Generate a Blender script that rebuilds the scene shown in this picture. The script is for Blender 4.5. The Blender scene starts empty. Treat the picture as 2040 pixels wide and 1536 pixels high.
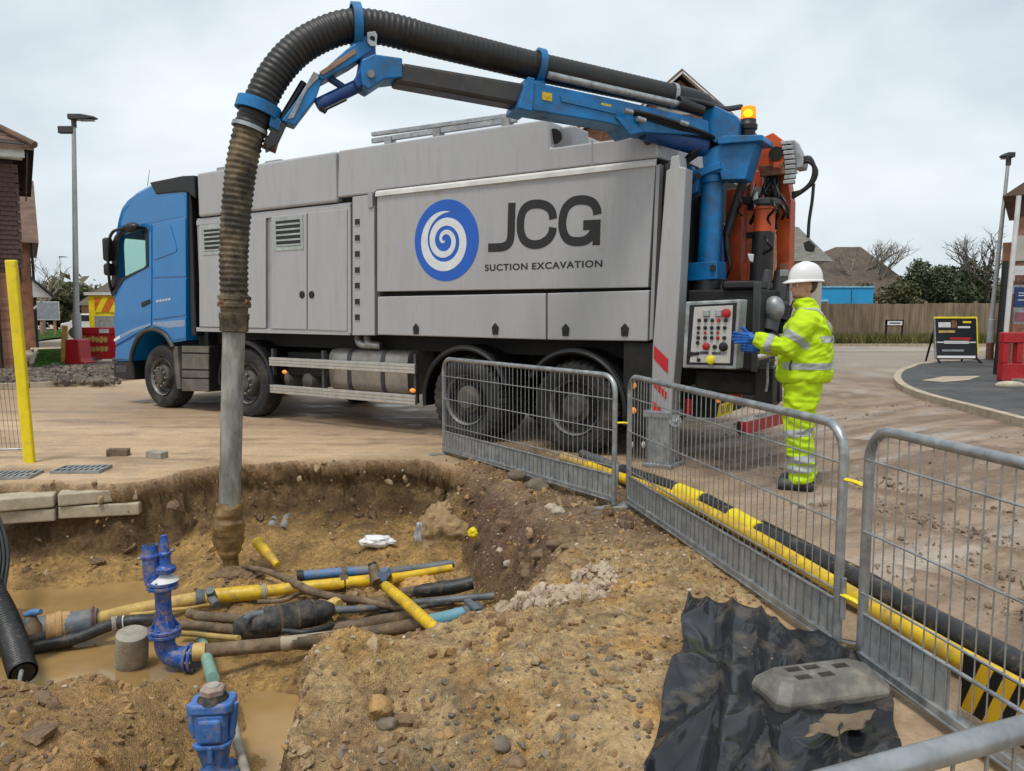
import bpy, bmesh, math, random
import numpy as np
from mathutils import Vector, Matrix, noise as mnoise
random.seed(7); rng = np.random.default_rng(7)
R = math.radians
scene = bpy.context.scene
col = scene.collection

# ------------------------------------------------------------------ camera
CAM_H, PITCH, FPX = 1.5, math.atan(145 / 1533), 1533.0
cam_d = bpy.data.cameras.new('camera'); cam = bpy.data.objects.new('camera', cam_d); col.objects.link(cam)
cam.location = (0, 0, CAM_H); cam.rotation_euler = (R(90) - PITCH, 0, 0)
cam_d.sensor_width = 36; cam_d.lens = FPX / 2040 * 36; cam_d.clip_start = 0.05; cam_d.clip_end = 900
scene.camera = cam

# ------------------------------------------------------------------ sky and sun (overcast)
SUN_EL, SUN_AZ = 66, 205          # degrees; azimuth measured clockwise from +Y
world = bpy.data.worlds.new('World'); scene.world = world; world.use_nodes = True
nt = world.node_tree; nt.nodes.clear()
out = nt.nodes.new('ShaderNodeOutputWorld')
sky = nt.nodes.new('ShaderNodeTexSky'); sky.sky_type = 'NISHITA'; sky.sun_disc = False
sky.sun_elevation = R(SUN_EL); sky.sun_rotation = R(SUN_AZ); sky.dust_density = 3.0; sky.air_density = 1.0
bg_sky = nt.nodes.new('ShaderNodeBackground'); bg_sky.inputs['Strength'].default_value = 0.09
nt.links.new(sky.outputs[0], bg_sky.inputs['Color'])
tc = nt.nodes.new('ShaderNodeTexCoord'); mp = nt.nodes.new('ShaderNodeMapping')
mp.inputs['Scale'].default_value = (1.0, 1.0, 1.9)
nt.links.new(tc.outputs['Generated'], mp.inputs['Vector'])
n1 = nt.nodes.new('ShaderNodeTexNoise'); n1.inputs['Scale'].default_value = 2.1; n1.inputs['Detail'].default_value = 7; n1.inputs['Roughness'].default_value = 0.52
n1.inputs['Distortion'].default_value = 0.25
nt.links.new(mp.outputs[0], n1.inputs['Vector'])
rp = nt.nodes.new('ShaderNodeValToRGB')
rp.color_ramp.elements[0].position = 0.34; rp.color_ramp.elements[0].color = (0.45, 0.515, 0.565, 1)
rp.color_ramp.elements[1].position = 0.68; rp.color_ramp.elements[1].color = (0.74, 0.785, 0.80, 1)
e = rp.color_ramp.elements.new(0.5); e.color = (0.59, 0.65, 0.685, 1)
nt.links.new(n1.outputs['Fac'], rp.inputs['Fac'])
bg_cl = nt.nodes.new('ShaderNodeBackground'); bg_cl.inputs['Strength'].default_value = 0.9
nt.links.new(rp.outputs[0], bg_cl.inputs['Color'])
mixw = nt.nodes.new('ShaderNodeMixShader'); mixw.inputs[0].default_value = 0.88
nt.links.new(bg_sky.outputs[0], mixw.inputs[1]); nt.links.new(bg_cl.outputs[0], mixw.inputs[2])
nt.links.new(mixw.outputs[0], out.inputs['Surface'])
sun_d = bpy.data.lights.new('sun', 'SUN'); sun_d.energy = 1.5; sun_d.angle = R(16); sun_d.color = (1, 0.96, 0.9)
sun = bpy.data.objects.new('sun', sun_d); col.objects.link(sun)
_d = Vector((math.sin(R(SUN_AZ)) * math.cos(R(SUN_EL)), math.cos(R(SUN_AZ)) * math.cos(R(SUN_EL)), math.sin(R(SUN_EL))))
sun.rotation_euler = _d.to_track_quat('Z', 'Y').to_euler()
vs = scene.view_settings; vs.view_transform = 'Standard'; vs.look = 'None'; vs.exposure = 0.62; vs.gamma = 1; vs.use_curve_mapping = False

# ------------------------------------------------------------------ helpers: measuring the place
_c, _s = math.cos(PITCH), math.sin(PITCH)
def ray(u, v):
    a = (u - 1020) / FPX; b = -(v - 768) / FPX
    return Vector((a, _c + b * _s, -_s + b * _c))
def gz(u, v, z=0.0):                                  # surveyed point at height z
    r = ray(u, v); return Vector((0, 0, CAM_H)) + r * ((z - CAM_H) / r.z)
def gy(u, v, Y):                                      # surveyed point at distance Y
    r = ray(u, v); return Vector((0, 0, CAM_H)) + r * (Y / r.y)

# ------------------------------------------------------------------ helpers: meshes
class MB:
    def __init__(self): self.v = []; self.f = []
    def add(self, vs, fs):
        n = len(self.v); self.v += [tuple(p) for p in vs]; self.f += [tuple(i + n for i in f) for f in fs]; return self
    def box(self, x0, x1, y0, y1, z0, z1, M=None):
        vs = [(x, y, z) for x in (x0, x1) for y in (y0, y1) for z in (z0, z1)]
        if M is not None: vs = [M @ Vector(p) for p in vs]
        return self.add(vs, [(0, 1, 3, 2), (4, 6, 7, 5), (0, 4, 5, 1), (2, 3, 7, 6), (0, 2, 6, 4), (1, 5, 7, 3)])
    def bar(self, p0, p1, w, h, up=(0, 0, 1)):        # rectangular bar between two points
        p0, p1 = Vector(p0), Vector(p1); d = (p1 - p0).normalized(); s = d.cross(Vector(up)).normalized(); u = s.cross(d)
        vs = [p + s * a * w / 2 + u * b * h / 2 for p in (p0, p1) for a, b in ((-1, -1), (1, -1), (1, 1), (-1, 1))]
        return self.add(vs, [(3, 2, 1, 0), (4, 5, 6, 7), (0, 1, 5, 4), (1, 2, 6, 5), (2, 3, 7, 6), (3, 0, 4, 7)])
    def tube(self, pts, r, n=12, caps=True, squash=None):
        pts = [Vector(p) for p in pts]; m = len(pts); rs = r if isinstance(r, (list, tuple)) else [r] * m
        t = [(pts[min(i + 1, m - 1)] - pts[max(i - 1, 0)]).normalized() for i in range(m)]
        a = Vector((0, 0, 1)) if abs(t[0].z) < 0.9 else Vector((1, 0, 0))
        u = t[0].cross(a).normalized(); vs = []; fs = []
        for i in range(m):
            if i: u = (u - t[i] * u.dot(t[i])).normalized()
            w = t[i].cross(u)
            for k in range(n):
                an = 2 * math.pi * k / n; q = math.cos(an), math.sin(an)
                vs.append(pts[i] + (u * q[0] + w * q[1] * (squash or 1)) * rs[i])
        for i in range(m - 1):
            for k in range(n):
                k2 = (k + 1) % n; fs.append((i * n + k, i * n + k2, (i + 1) * n + k2, (i + 1) * n + k))
        if caps: fs += [tuple(range(n))[::-1], tuple((m - 1) * n + k for k in range(n))]
        return self.add(vs, fs)
    def cyl(self, p0, p1, r0, r1=None, n=16, caps=True):
        return self.tube([p0, p1], [r0, r0 if r1 is None else r1], n, caps)
    def lathe(self, prof, o, ax, n=24, caps=True):    # prof: (radius, height) along the axis
        o = Vector(o); ax = Vector(ax).normalized(); a = Vector((0, 0, 1)) if abs(ax.z) < 0.9 else Vector((1, 0, 0))
        u = ax.cross(a).normalized(); w = ax.cross(u); vs = []; fs = []; m = len(prof)
        for r_, h in prof:
            for k in range(n):
                an = 2 * math.pi * k / n; vs.append(o + ax * h + (u * math.cos(an) + w * math.sin(an)) * r_)
        for i in range(m - 1):
            for k in range(n):
                k2 = (k + 1) % n; fs.append((i * n + k, i * n + k2, (i + 1) * n + k2, (i + 1) * n + k))
        if caps: fs += [tuple(range(n))[::-1], tuple((m - 1) * n + k for k in range(n))]
        return self.add(vs, fs)
    def prism(self, poly, fn, h0, h1):                # polygon (a, b) mapped by fn(a, b, h)
        n = len(poly); vs = [fn(a, b, h) for h in (h0, h1) for a, b in poly]
        fs = [tuple(range(n))[::-1], tuple(range(n, 2 * n))] + [(i, (i + 1) % n, n + (i + 1) % n, n + i) for i in range(n)]
        return self.add(vs, fs)
    def ball(self, c, r, sx=1, sy=1, sz=1, nu=16, nv=10, M=None):
        c = Vector(c); vs = []; fs = []
        for i in range(nv + 1):
            th = math.pi * i / nv
            for k in range(nu):
                ph = 2 * math.pi * k / nu
                p = Vector((r * sx * math.sin(th) * math.cos(ph), r * sy * math.sin(th) * math.sin(ph), r * sz * math.cos(th)))
                vs.append(c + (M @ p if M is not None else p))
        for i in range(nv):
            for k in range(nu):
                k2 = (k + 1) % nu; fs.append((i * nu + k, (i + 1) * nu + k, (i + 1) * nu + k2, i * nu + k2))
        return self.add(vs, fs)

def mesh_of(mb, mat, smooth=None, bevel=0, seg=2, name='mesh', recalc=True):
    me = bpy.data.meshes.new(name); me.from_pydata([tuple(p) for p in mb.v], [], mb.f)
    bm = bmesh.new(); bm.from_mesh(me); bmesh.ops.remove_doubles(bm, verts=bm.verts, dist=1e-5)
    if recalc: bmesh.ops.recalc_face_normals(bm, faces=bm.faces)
    if bevel:
        ed = [e for e in bm.edges if len(e.link_faces) == 2 and e.calc_face_angle(0) > 0.5]
        bmesh.ops.bevel(bm, geom=ed, offset=bevel, segments=seg, affect='EDGES', profile=0.5, clamp_overlap=True)
    bm.to_mesh(me); bm.free()
    if smooth:
        me.polygons.foreach_set('use_smooth', [True] * len(me.polygons)); me.set_sharp_from_angle(angle=R(smooth))
    if mat: me.materials.append(mat)
    me.update(); return me
def link(name, me, parent=None, loc=None, rot=None):
    o = bpy.data.objects.new(name, me); col.objects.link(o)
    if parent: o.parent = parent
    if loc is not None: o.location = loc
    if rot is not None: o.rotation_euler = rot
    return o
def build(name, mb, mat, parent=None, smooth=None, bevel=0, seg=2):
    return link(name, mesh_of(mb, mat, smooth, bevel, seg, name), parent)
def tag(o, label, cat, group=None, kind=None):
    if label: o['label'] = label
    if cat: o['category'] = cat
    if group: o['group'] = group
    if kind: o['kind'] = kind
    return o
def empty(name, loc, label, cat, rz=0, group=None):
    o = link(name, None, None, loc, (0, 0, rz)); o.empty_display_size = 0.2
    return tag(o, label, cat, group)
def structure(o): o['kind'] = 'structure'; return o
def catmull(pts, k=8):
    pts = [Vector(p) for p in pts]; P = [pts[0] * 2 - pts[1]] + pts + [pts[-1] * 2 - pts[-2]]; outp = []
    for i in range(1, len(P) - 2):
        for j in range(k):
            t = j / k; a, b, c, d = P[i - 1], P[i], P[i + 1], P[i + 2]
            outp.append(0.5 * ((2 * b) + (c - a) * t + (2 * a - 5 * b + 4 * c - d) * t * t + (3 * b - a - 3 * c + d) * t ** 3))
    outp.append(pts[-1]); return outp

# ------------------------------------------------------------------ helpers: materials
def mat(name, c, rough=0.6, metal=0.0, var=0.18, vscale=5, bump=0.15, bscale=60, dirt=None, damt=0.5, dscale=3, stretch=(1, 1, 1), c2=None, coat=0, spec=None, rvar=0.15):
    m = bpy.data.materials.new(name); m.use_nodes = True; t = m.node_tree; N = t.nodes.new; L = t.links.new
    b = t.nodes['Principled BSDF']; tcn = N('ShaderNodeTexCoord'); mpn = N('ShaderNodeMapping'); mpn.inputs['Scale'].default_value = stretch
    L(tcn.outputs['Object'], mpn.inputs['Vector'])
    nz = N('ShaderNodeTexNoise'); nz.inputs['Scale'].default_value = vscale; nz.inputs['Detail'].default_value = 3.5; nz.inputs['Roughness'].default_value = 0.6
    L(mpn.outputs[0], nz.inputs['Vector'])
    r = N('ShaderNodeValToRGB'); d = c2 or tuple(x * (1 - 2 * var) for x in c); br = tuple(min(1, x * (1 + var)) for x in c) if c2 is None else c
    r.color_ramp.elements[0].position = 0.3; r.color_ramp.elements[0].color = (*d, 1)
    r.color_ramp.elements[1].position = 0.7; r.color_ramp.elements[1].color = (*br, 1)
    L(nz.outputs['Fac'], r.inputs['Fac']); colout = r.outputs['Color']
    if dirt:
        nd = N('ShaderNodeTexNoise'); nd.inputs['Scale'].default_value = dscale; nd.inputs['Detail'].default_value = 5; nd.inputs['Roughness'].default_value = 0.68
        L(mpn.outputs[0], nd.inputs['Vector'])
        rd = N('ShaderNodeValToRGB'); rd.color_ramp.elements[0].position = 0.62 - 0.3 * damt; rd.color_ramp.elements[1].position = 0.86 - 0.3 * damt
        L(nd.outputs['Fac'], rd.inputs['Fac']); mx = N('ShaderNodeMix'); mx.data_type = 'RGBA'
        ml = N('ShaderNodeMath'); ml.operation = 'MULTIPLY'; ml.inputs[1].default_value = min(1, 0.5 + damt * 0.6); L(rd.outputs['Color'], ml.inputs[0])
        L(ml.outputs[0], mx.inputs[0]); L(colout, mx.inputs[6]); mx.inputs[7].default_value = (*dirt, 1); colout = mx.outputs[2]
        rr = N('ShaderNodeMix'); rr.data_type = 'FLOAT'; L(ml.outputs[0], rr.inputs[0]); rr.inputs[2].default_value = rough; rr.inputs[3].default_value = 0.85; L(rr.outputs[0], b.inputs['Roughness'])
        mm = N('ShaderNodeMix'); mm.data_type = 'FLOAT'; L(ml.outputs[0], mm.inputs[0]); mm.inputs[2].default_value = metal; mm.inputs[3].default_value = 0; L(mm.outputs[0], b.inputs['Metallic'])
    else:
        b.inputs['Metallic'].default_value = metal
        rr = N('ShaderNodeMapRange'); rr.inputs[3].default_value = max(0.02, rough - rvar); rr.inputs[4].default_value = min(1, rough + rvar)
        L(nz.outputs['Fac'], rr.inputs[0]); L(rr.outputs[0], b.inputs['Roughness'])
    L(colout, b.inputs['Base Color'])
    if coat: b.inputs['Coat Weight'].default_value = coat
    if spec is not None: b.inputs['Specular IOR Level'].default_value = spec
    if bump:
        nb = N('ShaderNodeTexNoise'); nb.inputs['Scale'].default_value = bscale; nb.inputs['Detail'].default_value = 2.5; L(mpn.outputs[0], nb.inputs['Vector'])
        bp = N('ShaderNodeBump'); bp.inputs['Strength'].default_value = bump; bp.inputs['Distance'].default_value = 0.01
        L(nb.outputs['Fac'], bp.inputs['Height']); L(bp.outputs[0], b.inputs['Normal'])
    return m
MUD = (0.24, 0.16, 0.085)
M = {}
M['silver'] = mat('silver_body_paint', (0.40, 0.40, 0.41), 0.42, 0.25, 0.06, 2, 0.22, 1.7, dirt=(0.27, 0.235, 0.19), damt=0.32, dscale=2.0, stretch=(2.4, 1, 0.4))
M['silver_dark'] = mat('grey_frame_paint', (0.33, 0.33, 0.34), 0.45, 0.3, 0.08, 3, 0.03, dirt=(0.25, 0.21, 0.17), damt=0.3)
M['blue_cab'] = mat('blue_cab_paint', (0.0, 0.155, 0.43), 0.28, 0.0, 0.06, 2, 0.0, coat=0.45, dirt=(0.16, 0.19, 0.24), damt=0.10, dscale=3)
M['blue_steel'] = mat('blue_boom_paint', (0.0, 0.155, 0.41), 0.4, 0.0, 0.2, 4, 0.08, dirt=(0.06, 0.062, 0.065), damt=0.42, dscale=5)
M['blue_iron'] = mat('blue_valve_paint', (0.006, 0.085, 0.38), 0.35, 0.0, 0.2, 9, 0.3, 40, dirt=(0.27, 0.185, 0.09), damt=0.60, dscale=22)
M['black'] = mat('black_plastic', (0.007, 0.007, 0.008), 0.42, 0.0, 0.2, 6, 0.08)
M['black_matt'] = mat('black_chassis', (0.007, 0.007, 0.0065), 0.75, 0.0, 0.3, 5, 0.2, dirt=(0.035, 0.028, 0.02), damt=0.3, dscale=4)
M['tyre'] = mat('tyre_rubber', (0.016, 0.016, 0.0155), 0.8, 0.0, 0.25, 8, 0.25, 90, dirt=(0.085, 0.068, 0.05), damt=0.46, dscale=4)
M['rim'] = mat('steel_rim', (0.10, 0.095, 0.085), 0.6, 0.4, 0.3, 10, 0.2, dirt=(0.09, 0.07, 0.05), damt=0.5, dscale=8)
M['galv'] = mat('galvanised_steel', (0.38, 0.40, 0.41), 0.42, 0.75, 0.18, 14, 0.12, 50, dirt=(0.24, 0.20, 0.15), damt=0.22, dscale=7)
M['galv_sheet'] = mat('galvanised_sheet', (0.34, 0.36, 0.37), 0.5, 0.5, 0.22, 9, 0.1, 30, dirt=(0.24, 0.19, 0.13), damt=0.42, dscale=5)
M['alu'] = mat('bare_aluminium', (0.55, 0.55, 0.53), 0.32, 0.85, 0.1, 8, 0.05, dirt=(0.25, 0.21, 0.16), damt=0.25, dscale=6)
M['tube_steel'] = mat('muddy_suction_tube', (0.33, 0.325, 0.30), 0.5, 0.3, 0.3, 5, 0.15, dirt=(0.13, 0.10, 0.06), damt=0.5, dscale=4, stretch=(2, 2, 0.6))
M['hose_black'] = mat('black_hose_rubber', (0.010, 0.0095, 0.009), 0.5, 0.0, 0.25, 6, 0.15, dirt=(0.045, 0.037, 0.028), damt=0.3, dscale=5)
M['hose_mud'] = mat('muddy_hose_rubber', (0.05, 0.042, 0.03), 0.8, 0.0, 0.3, 4, 0.3, dirt=(0.24, 0.18, 0.10), damt=0.58, dscale=6)
M['wet_clay'] = mat('wet_clay', (0.21, 0.13, 0.05), 0.4, 0, 0.3, 7, 0.6, 30)
M['orange_steel'] = mat('orange_crane_paint', (0.50, 0.075, 0.012), 0.4, 0, 0.15, 4, 0.05, dirt=(0.10, 0.05, 0.03), damt=0.3, dscale=5)
M['yellow_pipe'] = mat('yellow_gas_pipe', (0.72, 0.47, 0.012), 0.42, 0, 0.15, 5, 0.1, dirt=(0.30, 0.185, 0.075), damt=0.56, dscale=12)
M['yellow_dull'] = mat('muddy_yellow_pipe', (0.52, 0.35, 0.10), 0.6, 0, 0.15, 6, 0.2, dirt=(0.28, 0.18, 0.09), damt=0.5, dscale=14)
M['yellow'] = mat('yellow_plastic', (0.78, 0.62, 0.01), 0.45, 0, 0.08, 5, 0.05, dirt=(0.35, 0.27, 0.12), damt=0.16, dscale=8)
M['pipe_blue'] = mat('blue_water_pipe', (0.05, 0.17, 0.38), 0.5, 0, 0.15, 6, 0.15, dirt=(0.26, 0.18, 0.09), damt=0.58, dscale=13)
M['pipe_ltblue'] = mat('pale_blue_pipe', (0.14, 0.34, 0.42), 0.5, 0, 0.12, 6, 0.1, dirt=(0.25, 0.19, 0.12), damt=0.25, dscale=13)
M['pipe_green'] = mat('sea_green_pipe', (0.20, 0.36, 0.30), 0.45, 0, 0.1, 6, 0.08, dirt=(0.28, 0.20, 0.12), damt=0.25, dscale=16)
M['pipe_brown'] = mat('mud_coated_pipe', (0.17, 0.115, 0.065), 0.75, 0, 0.35, 9, 0.5, 40, dirt=(0.08, 0.065, 0.05), damt=0.4, dscale=10)
M['pipe_grey'] = mat('grey_blue_pipe', (0.11, 0.13, 0.15), 0.55, 0, 0.25, 6, 0.2, dirt=(0.28, 0.20, 0.11), damt=0.4, dscale=13)
M['pipe_dark'] = mat('dark_duct', (0.022, 0.023, 0.026), 0.5, 0, 0.3, 7, 0.2, dirt=(0.20, 0.15, 0.09), damt=0.32, dscale=13)
M['tape'] = mat('black_joint_tape', (0.03, 0.032, 0.03), 0.6, 0, 0.5, 14, 0.6, 25, dirt=(0.17, 0.13, 0.09), damt=0.48, dscale=9)
M['concrete'] = mat('concrete', (0.33, 0.30, 0.25), 0.85, 0, 0.2, 8, 0.5, 60, dirt=(0.25, 0.18, 0.10), damt=0.35, dscale=6)
M['kerb'] = mat('kerb_concrete', (0.42, 0.36, 0.26), 0.85, 0, 0.15, 6, 0.35, 70, dirt=(0.25, 0.17, 0.09), damt=0.3, dscale=5)
M['rubber_block'] = mat('recycled_plastic', (0.16, 0.15, 0.13), 0.55, 0, 0.25, 7, 0.3, 40, dirt=(0.33, 0.29, 0.23), damt=0.36, dscale=7)
M['white'] = mat('white_plastic', (0.72, 0.72, 0.72), 0.35, 0, 0.04, 5, 0.02)
M['white_dirty'] = mat('white_paint', (0.62, 0.62, 0.60), 0.5, 0, 0.08, 5, 0.05, dirt=(0.4, 0.36, 0.3), damt=0.2)
M['red'] = mat('red_plastic', (0.42, 0.012, 0.018), 0.4, 0, 0.12, 4, 0.05, dirt=(0.28, 0.18, 0.14), damt=0.14)
M['red_mark'] = mat('red_reflective', (0.50, 0.015, 0.02), 0.3, 0, 0.06, 8, 0.02)
M['hivis'] = mat('hi_vis_yellow_cloth', (0.47, 0.68, 0.0), 0.8, 0, 0.08, 10, 0.5, 16)
M['reflect'] = mat('grey_reflective_tape', (0.36, 0.39, 0.38), 0.45, 0.1, 0.08, 12, 0.1)
M['skin'] = mat('skin', (0.52, 0.27, 0.19), 0.5, 0, 0.08, 20, 0.1)
M['hair'] = mat('brown_hair', (0.09, 0.05, 0.025), 0.8, 0, 0.2, 40, 0.5, 120)
M['glove'] = mat('blue_nitrile_glove', (0.006, 0.10, 0.42), 0.5, 0, 0.15, 20, 0.3, 50)
M['boot'] = mat('grey_rigger_boot', (0.07, 0.075, 0.07), 0.7, 0, 0.2, 10, 0.3, dirt=(0.24, 0.18, 0.11), damt=0.35, dscale=9)
M['brick'] = mat('red_brick', (0.36, 0.165, 0.10), 0.85, 0, 0.25, 3, 0.3, 50)
M['mortar'] = mat('mortar', (0.34, 0.27, 0.20), 0.95, 0, 0.1, 8, 0.3)
M['hang_tile'] = mat('dark_clay_tile', (0.085, 0.045, 0.035), 0.8, 0, 0.25, 2, 0.25, 30)
M['roof_tile'] = mat('brown_roof_tile', (0.15, 0.09, 0.06), 0.85, 0, 0.25, 2, 0.3, 20)
M['wood'] = mat('weathered_fence_wood', (0.27, 0.20, 0.13), 0.85, 0, 0.25, 2.0, 0.3, 25, stretch=(4, 4, 0.5))
M['tarmac'] = mat('tarmac', (0.055, 0.056, 0.058), 0.7, 0, 0.25, 1.5, 0.4, 60, dirt=(0.20, 0.16, 0.12), damt=0.25, dscale=0.9)
M['grass'] = mat('lawn_grass', (0.075, 0.17, 0.025), 0.9, 0, 0.3, 3, 0.8, 30)
M['blue_cabin'] = mat('blue_container_paint', (0.02, 0.33, 0.66), 0.5, 0, 0.05, 2, 0.02)
M['amber_off'] = mat('amber_lens', (0.65, 0.22, 0.02), 0.25, 0, 0.05, 10, 0)
M['chrome'] = mat('bright_steel', (0.7, 0.7, 0.68), 0.22, 1.0, 0.08, 10, 0.03)
M['lamp_grey'] = mat('pale_lamp_post_paint', (0.40, 0.43, 0.44), 0.5, 0.1, 0.1, 3, 0.05)
M['dark_grey'] = mat('dark_grey_paint', (0.045, 0.046, 0.05), 0.5, 0, 0.15, 6, 0.05)
def glass(name, c, rough=0.03, alpha_mix=0.55):
    m = bpy.data.materials.new(name); m.use_nodes = True; t = m.node_tree; b = t.nodes['Principled BSDF']; o = t.nodes['Material Output']
    b.inputs['Base Color'].default_value = (0.01, 0.015, 0.015, 1); b.inputs['Roughness'].default_value = rough; b.inputs['Specular IOR Level'].default_value = 0.6
    tr = t.nodes.new('ShaderNodeBsdfTransparent'); tr.inputs[0].default_value = (*c, 1); mx = t.nodes.new('ShaderNodeMixShader'); mx.inputs[0].default_value = alpha_mix
    t.links.new(b.outputs[0], mx.inputs[1]); t.links.new(tr.outputs[0], mx.inputs[2]); t.links.new(mx.outputs[0], o.inputs[0]); return m
M['glass'] = glass('tinted_glass', (0.86, 0.97, 0.94), 0.03, 0.92)
M['glass_dark'] = glass('dark_glass', (0.5, 0.6, 0.6), 0.03, 0.25)
def emit(name, c, s):
    m = bpy.data.materials.new(name); m.use_nodes = True; b = m.node_tree.nodes['Principled BSDF']
    b.inputs['Base Color'].default_value = (*c, 1); b.inputs['Emission Color'].default_value = (*c, 1); b.inputs['Emission Strength'].default_value = s; b.inputs['Roughness'].default_value = 0.25
    return m
M['amber_on'] = emit('lit_amber_beacon', (1.0, 0.24, 0.01), 0.9)
M['amber_marker'] = emit('lit_amber_marker', (0.8, 0.28, 0.05), 0.22)
M['amber_lens'] = glass('amber_lens_lit', (1.0, 0.45, 0.05), 0.1, 0.45)
for n_ in M['amber_lens'].node_tree.nodes:
    if n_.type == 'BSDF_PRINCIPLED': n_.inputs['Base Color'].default_value = (0.9, 0.28, 0.01, 1); n_.inputs['Emission Color'].default_value = (1, 0.25, 0.01, 1); n_.inputs['Emission Strength'].default_value = 0.9
M['amber_core'] = emit('amber_lamp_core', (1.0, 0.62, 0.12), 6)
# ------------------------------------------------------------------ numpy gradient noise
_perm = np.concatenate([rng.permutation(256)] * 3).astype(np.int64)
_gr = rng.normal(size=(256, 3)); _gr /= np.linalg.norm(_gr, axis=1)[:, None]
_g0, _g1, _g2 = [np.ascontiguousarray(_gr[:, k]).astype(np.float32) for k in range(3)]
_perm = _perm.astype(np.int32)
def perlin(x, y, z):
    x, y, z = [np.asarray(t, np.float32) for t in (x, y, z)]
    fx, fy, fz = np.floor(x), np.floor(y), np.floor(z); xi, yi, zi = [t.astype(np.int32) & 255 for t in (fx, fy, fz)]
    xf, yf, zf = x - fx, y - fy, z - fz; u, v, w = [t * t * t * (t * (t * 6 - 15) + 10) for t in (xf, yf, zf)]
    px = [_perm[xi], _perm[xi + 1]]
    def g(i, j, k, pj):
        h = _perm[pj + zi + k] if True else 0
        return _g0[h] * (xf - i) + _g1[h] * (yf - j) + _g2[h] * (zf - k)
    r = []
    for k in (0, 1):
        for j in (0, 1):
            q = [g(i, j, k, _perm[px[i] + yi + j]) for i in (0, 1)]; r.append(q[0] + u * (q[1] - q[0]))
    a, b = r[0] + v * (r[1] - r[0]), r[2] + v * (r[3] - r[2])
    return (a + w * (b - a)) * np.float32(1.6)
def fbm(x, y, z, sc, o=4, gain=0.5):
    s = 0; a = 1; t = 0
    for i in range(o): s = s + a * perlin(x * sc + 17.3 * i, y * sc + 5.1 * i, z * sc + 9.7 * i); t += a; a *= gain; sc *= 2.03
    return s / t
def ridged(x, y, z, sc, o=4):
    s = 0; a = 1; t = 0
    for i in range(o): s = s + a * (1 - 2 * np.abs(perlin(x * sc + 7.3 * i, y * sc + 3.1 * i, z * sc + 1.7 * i))); t += a; a *= 0.5; sc *= 2.1
    return s / t
def worley(x, y, sc, seed):                          # rounded clods: 1 at a clod's middle, 0 in the gaps
    x = x * sc + seed * 13.7 + 0.25 * perlin(x * sc * 2, y * sc * 2, x * 0); y = y * sc + seed * 7.1; xi, yi = np.floor(x).astype(np.int32), np.floor(y).astype(np.int32); d = np.full(x.shape, 9.0, np.float32)
    for i in (-1, 0, 1):
        for j in (-1, 0, 1):
            h = _perm[_perm[(xi + i) & 255] + ((yi + j) & 255)]
            d = np.minimum(d, (x - xi - i - 0.5 - 0.45 * _g0[h]) ** 2 / (0.5 + 0.6 * np.abs(_g2[h])) + (y - yi - j - 0.5 - 0.45 * _g1[h]) ** 2)
    return np.clip(1 - d * 1.7, 0, 1) ** 0.6
def sst(a, b, x): t = np.clip((x - a) / (b - a), 0, 1); return t * t * (3 - 2 * t)
PIT = np.array([(-9, 6.75), (-6, 6.68), (-4.5, 6.62), (-3.40, 6.62), (-3.20, 6.86), (-2.95, 7.38), (-2.1, 7.62), (-1.2, 7.72), (-0.82, 7.62), (-0.55, 7.35), (-0.22, 6.95), (0.10, 6.25), (0.36, 5.45),
                (0.40, 4.75), (0.24, 4.15), (0.02, 3.78), (-0.33, 3.62), (-0.52, 3.36), (-0.86, 3.28), (-0.82, 2.9), (-0.74, 2.5), (-0.55, 1.2), (-0.5, -2.0), (-9, -2.0)], float)
def pit_sd(X, Y):                                    # signed distance, positive inside the excavation
    d = np.full(X.shape, 1e9); ins = np.zeros(X.shape, bool); n = len(PIT)
    for i in range(n):
        ax, ay = PIT[i]; bx, by = PIT[(i + 1) % n]; ex, ey = bx - ax, by - ay
        t = np.clip(((X - ax) * ex + (Y - ay) * ey) / (ex * ex + ey * ey), 0, 1)
        d = np.minimum(d, np.hypot(X - ax - t * ex, Y - ay - t * ey))
        cnd = ((ay > Y) != (by > Y)); xs = ax + (Y - ay) / np.where(ey == 0, 1e-9, ey) * ex; ins ^= cnd & (X < xs)
    return np.where(ins, d, -d)
def gauss(X, Y, cx, cy, rx, ry=None): return np.exp(-(((X - cx) / rx) ** 2 + ((Y - cy) / (ry or rx)) ** 2))
WATER_Z = -0.735
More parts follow.
